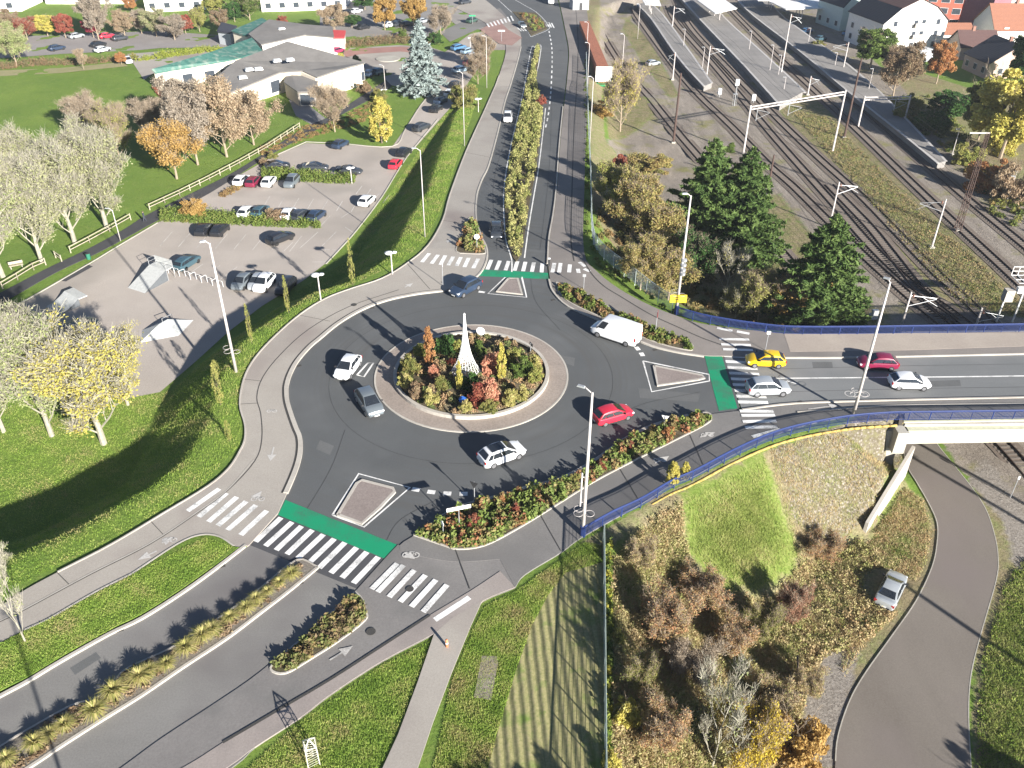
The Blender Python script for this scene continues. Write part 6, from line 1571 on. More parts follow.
wall_prism(t, [A_, B_, B_ + nq * 14, A_ + nq * 14], RIGHT - .3, [RIGHT + 11] * 4, plain('mauve_render', (.25, .11, .13), .8, var=.15)); wall_prism(t, [A_ - nq * .4, B_ - nq * .4, B_ + nq * 14, A_ + nq * 14], RIGHT + 11, [RIGHT + 11.3] * 4, ROOF_SLATE, 'roof'); windows_on(t, A_, B_, RIGHT, 2, 2)
A_, B_ = at(1004, 20, RIGHT)[:2], at(1060, 20, RIGHT)[:2]
t = thing('apartment_block', 'pale peach building in the top right corner', 'building', (0, 0, 0)); wall_prism(t, [A_, B_, B_ + [0, 12], A_ + [0, 12]], RIGHT - .3, [RIGHT + 10] * 4, plain('peach_render', (.7, .5, .42), .8)); wall_prism(t, [A_ - [0, .4], B_ - [0, .4], B_ + [0, 12.4], A_ + [0, 12.4]], RIGHT + 10, [RIGHT + 10.3] * 4, ROOF_BROWN, 'roof'); windows_on(t, A_, B_, RIGHT, 3, 4)
# station buildings etc beyond the top edge give the skyline from other positions
# ---- school complex (left)
def pz(px, py, z): return at(px, py, z)
s = 190 / 1024
q = lambda x, y: (150 + x * s, 0 + y * s)
# 3-D corners: wall foot pixel and known roof heights
def hall(name, label, foot, heights, wallm, roofm, lvl=LEFT, over=.4, skylights=()):
    """foot: ground pixels of the corners in order; heights: roof height over each corner"""
    P = [at(*f, lvl)[:2] for f in foot]; c = np.mean(P, 0); t = thing(name, label, 'building', (c[0], c[1], lvl))
    P = [p - c for p in P]; n = len(P)
    ar = sum(P[i][0] * P[(i + 1) % n][1] - P[(i + 1) % n][0] * P[i][1] for i in range(n))
    if ar < 0: P = P[::-1]; heights = heights[::-1]
    m = MB(); m.add([(p[0], p[1], -.3) for p in P] + [(p[0], p[1], h) for p, h in zip(P, heights)], [tuple(range(n))[::-1]] + [(i, (i + 1) % n, n + (i + 1) % n, n + i) for i in range(n)] + [tuple(range(n, 2 * n))]); m.build('wall', wallm, t)
    R = [(p + p / np.linalg.norm(p) * over, h) for p, h in zip(P, heights)]
    m = MB(); m.add([(p[0], p[1], h + .03) for p, h in R] + [(p[0], p[1], h + .3) for p, h in R], [tuple(range(n))[::-1], tuple(range(n, 2 * n))] + [(i, (i + 1) % n, n + (i + 1) % n, n + i) for i in range(n)]); rf = m.build('roof', roofm, t)
    return t, rf, c
def rp(px, py, z): return at(px, py, z)
def foot_of(px, py, h, lvl=LEFT): p = at(px, py, lvl + h); return proj((p[0], p[1], lvl))
def F_(x, y, h): u = q(x, y); return foot_of(u[0], u[1], h)
def skylight(t, rf, c, px, py, z, lvl=LEFT, d=(1.8, 1.2)):
    p = at(px, py, lvl + z); m = MB(); m.box((p[0] - c[0], p[1] - c[1], z + .2), (d[0], d[1], .5), .5, .8); m.build('skylight', WS, rf)
# green-roofed wing: roof corner pixels (front left, front right, back right, back left) with heights
t, rf, c = hall('school_building', 'long low white wing with a streaked green copper roof', [F_(40, 398, 3.4), F_(435, 322, 4.2), F_(600, 275, 4.6), F_(545, 212, 5.6), F_(330, 290, 5.4), F_(20, 378, 4.2)], [3.4, 4.0, 4.2, 5.6, 5.4, 4.2], CREAM, ROOF_GREEN)
cc = [np.array(at(*F_(40, 398, 3.4), LEFT)[:2]) - c, np.array(at(*F_(435, 322, 4.2), LEFT)[:2]) - c]
windows_on(t, cc[0], cc[1], 0, 1, 3, 2.2, 2.0, z1=.5, us=[.38, .68, .9])
t, rf, c = hall('school_building', 'upper green-roofed block behind the grey-roofed hall', [F_(445, 160, 5), F_(520, 190, 4.5), F_(655, 130, 4.8), F_(600, 95, 5.6)], [4.6, 4.2, 4.6, 5.2], CREAM, ROOF_GREEN)
t, rf, c = hall('school_building', 'large grey-roofed hall with cream gable and skylights, right of the green-roofed wing', [F_(400, 520, 3.0), F_(712, 395, 4.0), F_(812, 388, 4.2), F_(892, 422, 3.8), F_(1015, 380, 4.6), F_(1150, 345, 4.4), F_(740, 232, 7.2), F_(470, 335, 5.2), F_(330, 455, 3.6)],
                [3.0, 4.0, 4.2, 3.8, 4.6, 4.4, 7.2, 5.2, 3.6], CREAM, ROOF_GREY)
for x, y, z in ((685, 330, 5.8), (755, 325, 6.2), (585, 375, 5), (500, 420, 4.2), (535, 378, 5), (395, 480, 3.6)): u = q(x, y); skylight(t, rf, c, u[0], u[1], z)
g = lambda x, y, h: np.array(at(*F_(x, y, h), LEFT)[:2]) - c
windows_on(t, g(400, 520, 3), g(712, 395, 4), 0, 1, 1, 2.6, 2.4, z1=.6, us=[.85]); windows_on(t, g(892, 422, 3.8), g(1150, 345, 4.4), 0, 1, 3, 2.0, 1.8, z1=1.0, us=[.14, .5, .92])
t, rf, c = hall('school_building', 'white-walled grey-roofed hall at the back of the school', [F_(605, 245, 5), F_(832, 192, 5.4), F_(875, 275, 5.0)[:0] or F_(985, 205, 5.4), F_(975, 150, 6.0), F_(840, 140, 6.2), F_(645, 112, 6.4), F_(540, 188, 5.6)], [5, 5.4, 5.4, 6.0, 6.2, 6.4, 5.6], WALLW, ROOF_GREY)
for x, y, z in ((710, 160, 6.0), (655, 270, 5.2)): u = q(x, y); skylight(t, rf, c, u[0], u[1], z)
t, rf, c = hall('school_porch', 'grey-roofed entrance porch with a white framed glass front', [q(735, 520), q(805, 572), q(905, 572), q(915, 500), q(870, 430), q(760, 450)], [2.8, 2.8, 2.8, 3.0, 3.6, 3.6], plain('porch_wall', (.3, .26, .22), .8), ROOF_GREY, over=.1)
g = lambda x, y: np.array(at(*q(x, y), LEFT)[:2]) - c
windows_on(t, g(805, 572), g(905, 572), 0, 1, 1, 3.0, 2.2, z1=.25, off=.1)
t, rf, c = hall('school_building', 'low red and white annex behind the magenta car', [(328, 50), (345, 50), (346, 44), (330, 43)], [2.8, 2.8, 3, 3], WALLW, plain('red_roof', (.5, .06, .06), .7))
t, rf, c = hall('school_building', 'dark glazed link beside the green roof', [(220, 44), (232, 46), (238, 40), (224, 36)], [3, 3, 3.2, 3.2], WALLG, ROOF_SLATE)
# white buildings along the top left edge
for a, b, h, l in (((0, 12), (22, 11), 6, 'white building cut off at the top left corner'), ((46, 4), (130, 4), 4, 'long low white building at the top edge above the red tree'), ((146, 12), (205, 10), 6, 'white building at the top edge above the tree-lined street'), ((262, 12), (345, 9), 6, 'white building at the top edge behind the school')):
    A_, B_ = at(*a, LEFT)[:2], at(*b, LEFT)[:2]; t = thing('apartment_block', l, 'building', (0, 0, 0)); wall_prism(t, [A_, B_, B_ + [0, 14], A_ + [0, 14]], LEFT - .3, [LEFT + h] * 4, WALLW)
    wall_prism(t, [A_ - [.3, .3], B_ + [.3, -.3], B_ + [.3, 14.3], A_ + [-.3, 14.3]], LEFT + h, [LEFT + h + .3] * 4, ROOF_GREY, 'roof'); windows_on(t, A_, B_, LEFT, max(1, h // 3), int(np.linalg.norm(B_ - A_) / 4), 1.6, 1.4, 2.9, 1)



# ================================================================== TREES
PALE = leafmat('pale_leaves', [(.24, .26, .12), (.34, .36, .18), (.41, .41, .23), (.29, .3, .15)])
PALEG = leafmat('pale_green_leaves', [(.18, .24, .08), (.29, .34, .13), (.39, .42, .2), (.42, .42, .26)])
YEL = leafmat('yellow_leaves', [(.3, .32, .08), (.5, .45, .11), (.6, .52, .13), (.5, .47, .2)])
GOLD = leafmat('golden_leaves', [(.28, .18, .06), (.44, .28, .09), (.5, .34, .12), (.36, .22, .08)])
ORNG = leafmat('orange_leaves', [(.3, .13, .06), (.44, .2, .08), (.48, .28, .12), (.34, .17, .08)])
PEACH = leafmat('peach_leaves', [(.3, .22, .15), (.42, .31, .2), (.46, .37, .25), (.3, .24, .16)])
RED = leafmat('red_leaves', [(.2, .05, .04), (.32, .08, .06), (.38, .15, .09), (.22, .1, .07)])
BRWN = leafmat('brown_leaves', [(.16, .11, .07), (.26, .18, .11), (.34, .25, .16), (.22, .2, .1)])
TAUPE = leafmat('taupe_leaves', [(.25, .21, .17), (.36, .31, .25), (.42, .36, .28)])
OLIVE = leafmat('olive_leaves', [(.10, .13, .03), (.18, .2, .06), (.3, .28, .09), (.24, .18, .08)])
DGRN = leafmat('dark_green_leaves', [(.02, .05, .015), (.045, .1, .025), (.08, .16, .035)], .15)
GRN = leafmat('green_leaves', [(.06, .1, .025), (.12, .18, .04), (.2, .26, .07)])
SPRU = leafmat('blue_spruce_needles', [(.13, .17, .16), (.22, .27, .26), (.34, .4, .38)], .1)
CONI = leafmat('conifer_needles', [(.025, .05, .018), (.07, .12, .03), (.15, .21, .06)], .15)
YGRN = leafmat('yellow_green_leaves', [(.13, .17, .04), (.28, .3, .08), (.42, .4, .13), (.3, .26, .08)])
PBARK = plain('pale_bark', (.3, .28, .22), .9, var=.2, scale=3)
GBARK = plain('grey_bark', (.29, .23, .165), .9, var=.2, scale=3)
def T(px, py, ytop, wpx, kind, mat, label, name='tree', cat='tree', bark=None, group=None, z=None, variant=0, hmul=1):
    if mat == 'bank': mat = leafmat('bank_leaves', [(.14, .16, .05), (.26, .25, .08), (.38, .33, .12), (.36, .26, .11), (.22, .15, .08)])
    """base pixel, row of the top, crown width in pixels"""
    p = on(px, py) if z is None else np.array(at(px, py, z)); h = height(p, ytop) * hmul
    dist = np.linalg.norm(p - [0, 0, CAMH]); rad = max(.3, wpx * ((p - [0, 0, CAMH]) @ fw) / F / 2)
    if kind == 'bush': h = min(h, 2.1 * rad)
    if kind in ('column', 'sapling'): h = max(h, .5)
    seed = int(px * 7 + py * 3) % 5 if variant == 0 else variant
    if kind == 'poplar': ms = bare_meshes(('poplar', seed % 3), 11 + seed % 3, 13, 4.4, .27, 21000, .14, main=20, start=.12, up_=1.15, levels=3, kids=5, twigr=1.3); b0 = (13, 4.8)
    elif kind == 'bare':
        if h > 6 or rad > 3: ms = bare_meshes(('bareL', seed % 2), 34 + seed % 2, 9, 4.0, .17, 7000, .15, main=14, start=.12, up_=.9, levels=3, kids=6, twigr=1.0); b0 = (9, 4.4)
        else: ms = bare_meshes(('bare', seed % 3), 31 + seed % 3, 5, 2.2, .1, 3500, .14, main=11, start=.15, up_=.9, levels=3, kids=5, twigr=.8); b0 = (5, 2.5)
    elif kind == 'airy':
        if h > 5: ms = bare_meshes(('airyL', seed % 3), 51 + seed % 3, 9, 3.8, .17, 24000, .17, main=14, start=.12, up_=.8, levels=3, kids=4); b0 = (9, 4.2)
        else: ms = bare_meshes(('airy', seed % 2), 56 + seed % 2, 4, 2.4, .1, 11000, .13, main=12, start=.08, up_=.6, levels=3, kids=4, twigr=.7); b0 = (4, 2.6)
    elif kind == 'wisp': ms = bare_meshes(('wisp', seed % 3), 66 + seed % 3, 3.4, 2.6, .07, 15000, .1, main=18, start=.02, up_=.75, levels=3, kids=4, twigr=.7); b0 = (3.4, 2.8)
    elif kind == 'sapling': ms = tree_meshes(('sapling', seed % 3), 'column', 71 + seed % 3, 6, 1.3, 1500, .13, .5, .06, twig=(14, 1)); b0 = (6, 1.1)
    elif kind == 'dead': ms = bare_meshes(('dead', 0), 40, 6, 3.2, .14, 350, .12, main=10, start=.12, up_=.8, levels=3, kids=3, twigr=1.2); b0 = (6, 3.4)
    elif kind == 'broad': ms = tree_meshes(('broad', seed % 4), 'broad', 61 + seed % 4, 8, 3.4, 24000, .19, 1.5, .16); b0 = (8, 3.4)
    elif kind == 'column': ms = tree_meshes(('column', seed % 3), 'column', 71 + seed % 3, 6, 1.3, 9000, .14, .5, .08, twig=(8, 1)); b0 = (6, 1.1)
    elif kind == 'bush':
        if rad > 2.0 or h > 2.6: ms = tree_meshes(('bushL', seed % 3), 'bush', 86 + seed % 3, 3.2, 2.8, 16000, .15, .05, .06, twig=(9, 2), start=.05); b0 = (3.2, 2.8)
        else: ms = tree_meshes(('bush', seed % 4), 'bush', 81 + seed % 4, 1.6, 1.1, 6000, .1, .03, .03, twig=(6, 1), start=.05); b0 = (1.6, 1.1)
    elif kind == 'conifer': ms = conifer_meshes(('conifer', seed % 3), 91 + seed % 3, 13, 5.0, 24, 22, .2, .06, fill=190); b0 = (13, 4.4)
    elif kind == 'spruce': ms = conifer_meshes(('spruce', 0), 99, 11, 3.0, 30, 16, .22, .38, fill=36); b0 = (11, 3.0)
    return put_tree(name, ms, p, label, cat, mat, group, (rad / b0[1], h / b0[0]), bark=bark)
TG = 'pale poplars along the walkway'
for px, py, yt, w, m_, l in ((3, 277, 165, 95, PALEG, 'pale green poplar cut off at the left edge behind the bench'), (42, 262, 150, 80, PALE, 'pale poplar with a thick trunk, second from the left on the lawn'), (75, 243, 140, 80, PALE, 'pale poplar third from the left on the lawn'),
        (107, 228, 122, 78, PALE, 'pale poplar rightmost on the lawn beside the fence'), (22, 215, 130, 70, PALE, 'pale poplar at the back left of the lawn row')):
    T(px, py, yt, w, 'poplar', m_, l, 'poplar_tree', bark=PBARK, group=TG)
for px, py, yt, w, k, m_, l in ((177, 179, 122, 62, 'airy', GOLD, 'golden orange tree on the lawn near the fence'), (120, 160, 108, 42, 'bare', YGRN, 'yellowish thin tree between grey bush and golden tree'), (88, 138, 98, 42, 'bare', TAUPE, 'grey leafless round tree on the lawn'),
        (152, 140, 103, 44, 'bare', TAUPE, 'greyish thin tree behind the golden tree'), (198, 165, 95, 60, 'airy', TAUPE, 'brownish grey tree right of the golden tree'), (227, 157, 88, 66, 'airy', PEACH, 'large peach-coloured tree with pale trunk in front of the grey roof'),
        (254, 145, 98, 50, 'airy', PEACH, 'smaller peach tree at the right end of the group before the school'), (335, 132, 90, 40, 'bare', PEACH, 'thin peach sapling beside the black walkway'), (185, 130, 84, 50, 'airy', TAUPE, 'brown tree against the cream wall of the green-roofed wing')):
    T(px, py, yt, w, k, m_, l, 'broadleaf_tree', bark=GBARK)
T(382, 143, 97, 24, 'column', YEL, 'narrow yellow-green tree on the grass by the access road', 'columnar_tree', group=None)
T(422, 94, 22, 42, 'spruce', SPRU, 'tall silvery blue spruce standing in front of the forecourt', 'blue_spruce')
# bottom-left big trees
for px, py, yt, w, m_, l in ((104, 444, 326, 116, YEL, 'large yellow poplar with a pale trunk, rightmost of the lower left group'), (52, 436, 303, 92, PALEG, 'large pale green poplar left of the yellow one'), (4, 432, 325, 80, PALE, 'pale poplar cut off by the left edge in the lower group'),
        (75, 414, 338, 66, PALEG, 'pale green poplar behind the yellow one in the lower left group'), (128, 405, 335, 60, YEL, 'smaller yellow poplar at the right edge of the lower left group')):
    T(px, py, yt, w, 'poplar', m_, l, 'poplar_tree', bark=PBARK, group='lower left poplars')
T(26, 643, 553, 50, 'dead', PALEG, 'pale leafless young tree at the left edge beside the cycle path', 'bare_tree', bark=PBARK)
T(5, 585, 552, 34, 'bare', PALEG, 'small thin pale shrub at the left edge above the cycle path', 'bare_tree', bark=PBARK)
for px, py, yt, w, l in ((353, 285, 240, 5, 'slender sapling on the bank nearest the north crossing'), (289, 314, 275, 4, 'slender sapling on the bank beside the double-headed lamp'), (252, 343, 303, 4, 'slender sapling right of the tall mast on the embankment'), (221, 405, 365, 7, 'young leafy sapling on the slope below the tall mast'),
        (230, 441, 420, 5, 'short young sapling lowest on the embankment edge'), (217, 377, 360, 6, 'small bushy sapling left of the tall mast foot')):
    T(px, py, yt, w * 1.4, 'sapling', YGRN, l, 'sapling', group='saplings on the embankment')
# street trees at top left
for px, py, yt, w, k, m_, l in ((66, 38, 12, 20, 'broad', RED, 'brick red tree on the street, left of the crimson one'), (94, 38, 16, 20, 'broad', leafmat('crimson_leaves', [(.3, .03, .06), (.42, .05, .1), (.48, .12, .12)]), 'crimson tree on the street beside the red car'), (48, 36, 14, 24, 'broad', YEL, 'yellow-green tree left of the brick red tree'),
        (28, 40, 18, 26, 'airy', RED, 'rust-brown tree leftmost but one on the street'), (10, 34, 12, 30, 'airy', BRWN, 'brown tree at the far left of the street'), (17, 66, 26, 36, 'airy', PALEG, 'pale green tree with light trunk in front of the street at the left edge'), (99, 40, -2, 32, 'airy', TAUPE, 'tall greyish tree rising above the crimson tree'),
        (125, 36, 14, 28, 'airy', PEACH, 'dull pink-brown tree right of the crimson one'), (142, 34, 10, 22, 'airy', TAUPE, 'grey-green tree in the middle of the street'), (157, 37, 12, 28, 'airy', PALE, 'pale beige tree behind the hedge, middle of the street'), (186, 34, 14, 18, 'broad', RED, 'red-brown tree near the dark blue car on the street'),
        (200, 32, 8, 22, 'airy', YGRN, 'yellow-green tree right of the red-brown one'), (222, 32, 12, 20, 'airy', BRWN, 'brown tree left of the green roof'), (122, 65, 52, 12, 'broad', ORNG, 'small orange tree at the corner of the lawn'), (132, 12, -4, 14, 'broad', ORNG, 'small orange tree by the white buildings at the top'),
        (215, 16, -6, 22, 'broad', YGRN, 'yellow-green round tree at the top behind the street'), (250, 20, -6, 30, 'airy', GRN, 'green weeping tree at the top behind the green roof'), (235, 22, 0, 16, 'broad', DGRN, 'dark green tree left of the weeping tree'), (283, 25, 11, 10, 'bush', RED, 'bright red bush behind the grey-roofed hall'),
        (135, 60, 52, 8, 'bush', OLIVE, 'small round shrub by the pale yard'), (84, 70, 50, 14, 'bare', PEACH, 'thin peach sapling on the verge under the street'), (175, 40, 18, 30, 'airy', TAUPE, 'beige tree between the pale beige and the red-brown tree')):
    T(px, py, yt, w, k, m_, l, 'street_tree', bark=GBARK, group='autumn trees along the top left street')
for px, py, yt, w, k, m_, l in ((385, 30, -6, 26, 'broad', GOLD, 'left one of two orange trees in the shaded car park'), (414, 30, -8, 26, 'broad', GOLD, 'right one of two orange trees in the shaded car park'), (335, 34, 6, 30, 'airy', PEACH, 'pale orange tree right of the white hall'), (441, 38, 10, 30, 'bare', TAUPE, 'leafless grey tree behind the blue spruce'),
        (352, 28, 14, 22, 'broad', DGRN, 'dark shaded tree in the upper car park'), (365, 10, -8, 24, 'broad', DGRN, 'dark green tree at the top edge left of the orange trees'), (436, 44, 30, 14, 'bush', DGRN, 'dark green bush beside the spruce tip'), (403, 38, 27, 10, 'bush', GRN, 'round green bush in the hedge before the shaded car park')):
    T(px, py, yt, w, k, m_, l, 'broadleaf_tree', bark=GBARK)
for px, py, yt, w, k, m_, l in ((357, 64, 54, 9, 'bush', DGRN, 'clipped dark green shrub by the forecourt'), (341, 62, 53, 9, 'bush', YEL, 'small yellow shrub by the white car'), (194, 216, 198, 26, 'bush', GOLD, 'round orange bush at the left end of the hedge'), (276, 220, 208, 24, 'bush', BRWN, 'brown domed bush in the middle hedge'),
        (464, 106, 82, 28, 'bush', OLIVE, 'large olive bush above the shaded queue of cars'), (478, 84, 56, 28, 'bare', BRWN, 'leafless brown thicket beside the five angled cars'), (484, 70, 38, 26, 'bare', BRWN, 'leafless thicket by the far bend'), (380, 102, 86, 16, 'bush', OLIVE, 'shrub bed at the corner of the white gable'),
        (364, 92, 80, 14, 'bush', BRWN, 'brownish shrub below the gable window'), (262, 163, 155, 10, 'bush', OLIVE, 'small round shrub at the upper left corner of the bays')[:0] or (273, 158, 151, 10, 'bush', OLIVE, 'small round shrub at the upper left corner of the bays'), (265, 165, 157, 9, 'bush', BRWN, 'brownish round shrub beside the upper bays')):
    T(px, py, yt, w, k, m_, l, 'shrub' if k == 'bush' else 'thicket', 'shrub', bark=GBARK)
# conifers on the railway bank
T(700, 258, 140, 72, 'conifer', CONI, 'dark green conifer, left one of the tall pair on the railway bank', 'conifer_tree', variant=1)
T(735, 263, 149, 72, 'conifer', CONI, 'brighter green conifer, right one of the tall pair on the railway bank', 'conifer_tree', variant=2)
T(812, 328, 216, 84, 'conifer', CONI, 'broad dark cedar just behind the bridge railing', 'conifer_tree', variant=3)
for px, py, yt, w, k, m_, l in ((655, 262, 205, 62, 'airy', 'bank', 'olive yellow tree at the top of the bank thicket'), (632, 240, 178, 60, 'airy', 'bank', 'brown autumn tree beside the mesh fence'), (668, 300, 252, 56, 'airy', 'bank', 'yellow-brown tree close to the yellow sign'), (640, 290, 245, 50, 'airy', 'bank', 'russet shrub tree by the fence bend'),
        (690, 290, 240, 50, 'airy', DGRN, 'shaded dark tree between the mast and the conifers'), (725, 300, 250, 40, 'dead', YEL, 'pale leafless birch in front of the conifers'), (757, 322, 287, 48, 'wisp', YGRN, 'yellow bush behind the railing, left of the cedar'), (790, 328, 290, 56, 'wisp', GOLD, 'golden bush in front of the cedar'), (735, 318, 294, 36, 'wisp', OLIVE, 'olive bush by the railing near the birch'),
        (612, 215, 165, 40, 'airy', YGRN, 'small yellowish tree against the fence'), (618, 190, 152, 16, 'broad', RED, 'small bright red-brown tree near the container shadow'), (620, 132, 70, 44, 'bare', YEL, 'pale yellow willow right of the container'), (602, 116, 100, 22, 'bush', GOLD, 'orange-yellow bush below the container'), (650, 170, 152, 40, 'bush', 'bank', 'low brown scrub on the yard'),
        (730, 152, 135, 10, 'bush', GRN, 'tiny green bush on the gravel left of the gantry'), (797, 298, 276, 18, 'dead', PEACH, 'dead reddish shrub before the cedar')):
    T(px, py, yt, w, k, m_, l, 'bank_shrub' if k == 'bush' else 'bank_tree', 'tree' if k != 'bush' else 'shrub', bark=PBARK if 'birch' in l else GBARK)
# right: gardens
for px, py, yt, w, k, m_, l in ((870, 68, 27, 46, 'broad', GRN, 'bright green round tree left of the white house'), (893, 96, 45, 44, 'airy', BRWN, 'brown weeping willow in front of the white house'), (908, 80, 52, 30, 'airy', OLIVE, 'olive tree right of the willow'), (936, 84, 40, 30, 'broad', ORNG, 'copper red tree by the low orange-roofed house'), (1000, 158, 70, 84, 'broad', YEL, 'large golden tree at the right edge'),
        (978, 140, 78, 44, 'broad', OLIVE, 'darker olive tree left of the golden one'), (998, 152, 122, 30, 'bush', YEL, 'bright yellow bush at the foot of the golden tree'), (985, 190, 155, 36, 'bush', ORNG, 'orange bush at the right edge below the golden tree'), (1010, 200, 160, 40, 'bush', PEACH, 'pale orange bush at the right edge'), (965, 165, 140, 26, 'bush', YGRN, 'yellow-green bush by the platform end'),
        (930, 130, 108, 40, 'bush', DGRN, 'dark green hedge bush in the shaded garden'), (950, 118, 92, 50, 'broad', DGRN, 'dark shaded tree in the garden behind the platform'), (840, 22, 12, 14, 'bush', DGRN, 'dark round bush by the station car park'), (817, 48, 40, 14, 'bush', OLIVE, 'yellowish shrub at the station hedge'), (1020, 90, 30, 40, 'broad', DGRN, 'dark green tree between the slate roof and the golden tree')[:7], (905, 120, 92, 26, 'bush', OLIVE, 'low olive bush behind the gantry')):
    T(px, py, yt, w, k, m_, l, 'garden_tree' if k != 'bush' else 'garden_shrub', 'tree' if k != 'bush' else 'shrub', bark=GBARK)
# lower right scrub bushes
SCRUB_ = leafmat('scrub_leaves', [(.2, .24, .07), (.33, .33, .12), (.44, .36, .2), (.42, .27, .14), (.46, .4, .24)], .3)
REDBR = leafmat('red_brown_leaves', [(.3, .17, .1), (.46, .24, .13), (.38, .32, .15), (.52, .36, .18)])
DRYG = leafmat('dry_grey_leaves', [(.2, .16, .13), (.3, .25, .19), (.36, .31, .24)])
for px, py, yt, w, k, m_, l in ((663, 640, 592, 74, 'wisp', REDBR, 'large reddish brown bush right of the wire fence'), (700, 604, 572, 62, 'wisp', REDBR, 'russet bush in the upper middle of the scrub'), (640, 570, 538, 44, 'wisp', SCRUB_, 'thin grey bush below the railing lamp mast'), (690, 680, 645, 70, 'wisp', DRYG, 'grey-brown twiggy bush in the middle of the scrub'),
        (730, 655, 618, 60, 'wisp', REDBR, 'brown leafy thicket left of the russet round bush'), (787, 625, 580, 46, 'wisp', leafmat('rust_leaves', [(.24, .12, .08), (.33, .17, .11), (.3, .22, .14)]), 'rounded russet bush standing alone near the gravel'), (742, 778, 700, 76, 'wisp', leafmat('bright_yellow_leaves', [(.4, .3, .05), (.55, .42, .05), (.62, .5, .1)]), 'bright yellow tree at the bottom edge'),
        (712, 768, 688, 66, 'dead', PALEG, 'leafless pale tree in front of the yellow one at the bottom'), (660, 750, 705, 70, 'wisp', REDBR, 'orange-brown bush at the bottom left of the scrub'), (770, 715, 680, 60, 'wisp', SCRUB_, 'dry brown bush above the yellow tree'), (615, 640, 605, 16, 'bush', YGRN, 'yellow-green bush beside the wire fence'), (820, 560, 533, 50, 'wisp', REDBR, 'low brown bush on the stony slope foot'),
        (625, 720, 680, 30, 'bush', YEL, 'yellow weedy bush along the wire fence'), (640, 695, 650, 40, 'wisp', OLIVE, 'olive shrub near the fence in the scrub'), (760, 640, 600, 44, 'wisp', OLIVE, 'small olive thicket left of the russet round bush'), (805, 695, 670, 44, 'wisp', SCRUB_, 'green-brown bush beside the gravel patch'), (790, 755, 712, 60, 'bush', GOLD, 'orange and green bush at the bottom by the gravel'),
        (671, 487, 462, 13, 'column', YEL, 'narrow golden shrub growing through the blue railing'), (684, 480, 462, 10, 'column', YEL, 'smaller golden shrub at the railing right of the first'), (612, 768, 735, 24, 'bush', YEL, 'yellow bush at the foot of the wire fence by the bottom edge')):
    T(px, py, yt + (py - yt) * (.38 if k == 'wisp' else 0), w * (.82 if k == 'wisp' else 1), k, m_, l, 'scrub_bush' if k in ('bush', 'airy', 'wisp') else 'scrub_tree', 'shrub', bark=PBARK if 'pale' in l else GBARK)
# off-frame trees and masts whose shadows fall into the picture
def caster(tip, h, kind, label):
    p = on(*tip); L = h / math.tan(SUN_EL); q_ = p[:2] - SD * L; return (q_[0], q_[1], hTs(q_[0], q_[1]))
ms1 = tree_meshes(('broad', 0), 'broad', 61, 8, 3.4, 9000, .3, 1.5, .16)
for tip, h, l in (((470, 690), 8, 'first'), ((505, 725), 8.5, 'second'), ((555, 712), 8, 'third'), ((590, 722), 9, 'fourth'), ((950, 735), 6, 'fifth'), ((585, 690), 9, 'sixth'), ((500, 760), 8, 'eighth'), ((548, 750), 9, 'ninth'), ((470, 735), 8, 'tenth'), ((520, 738), 9, 'eleventh')):
    c = caster(tip, h, 0, 0); put_tree('garden_tree', ms1, c, f'{l} leafy tree standing below the bottom edge of the photo, seen only by its shadow', 'tree', OLIVE, 'trees below the frame', (1.15 if tip[1] > 700 and tip[0] < 900 else .8, h / 8), bark=GBARK)
for tip, h, l in (((412, 690), 7, 'thin tree whose shadow falls on the lower lawn'), ((395, 710), 7, 'second thin tree whose shadow falls on the lower lawn')):
    c = caster(tip, h, 0, 0); put_tree('bare_tree', bare_meshes(('bare', 0), 31, 8, 3.2, .15, 2600, .22, main=11, start=.15, up_=.9, levels=3, kids=5), c, l, 'tree', OLIVE, None, (.6, h / 8), bark=GBARK)
for tip, h, l in (((9, 610), 14, 'tall mast below the frame casting the long shadow over the left lawn'), ((909, 456), 13, 'mast beyond the right edge casting a shadow on the lower path'), ((911, 440), 13, 'second mast beyond the right edge'), ((903, 584), 12, 'mast beyond the lower right corner')):
    c = caster(tip, h, 0, 0); t = thing('lamp_post', l, 'street lamp', c, 0, 'masts outside the frame'); m = MB(); rr_ = .13 if tip[0] < 100 else .3; m.tube((0, 0, 0), (0, 0, h), rr_, rr_ * .7, 10); m.build('pole', POLE, t); m = MB(); m.box((0, 0, h), (1.2, .3, .12)); m.build('lamp_head', GALV, t)
# lattice pylon at the bottom
tp_ = None
for h in np.arange(.8, 30, .05):
    q_ = at(310, 746, h); s_ = q_[:2] + SD * h / math.tan(SUN_EL); k_ = proj((s_[0], s_[1], 0))
    if (tp_ is None or abs(k_[1] - 711) < tp_[0]): tp_ = (abs(k_[1] - 711), h, q_)
h = max(1.8, tp_[1] - .5); print('PYLON', tp_); p = np.array([tp_[2][0], tp_[2][1], 0.0]); t = thing('lattice_pylon', 'top of a pale square lattice pylon at the bottom edge beside the lawn', 'pylon', tuple(p), .35); m = MB(); w = .36
for i, j in ((-1, -1), (1, -1), (1, 1), (-1, 1)): m.tube((i * w, j * w, 0), (i * w * .9, j * w * .9, h), .035, .035, 4)
for k in range(8):
    z0, z1 = h * k / 8, h * (k + 1) / 8
    for a_, b_ in (((-w, -w, z0), (w, -w, z1)), ((w, -w, z0), (w, w, z1)), ((w, w, z0), (-w, w, z1)), ((-w, w, z0), (-w, -w, z1))): m.tube(a_, b_, .018, .018, 3)
for a_, b_ in (((-w, -w, h), (w, -w, h)), ((w, -w, h), (w, w, h)), ((w, w, h), (-w, w, h)), ((-w, w, h), (-w, -w, h))): m.tube(a_, b_, .035, .035, 4)
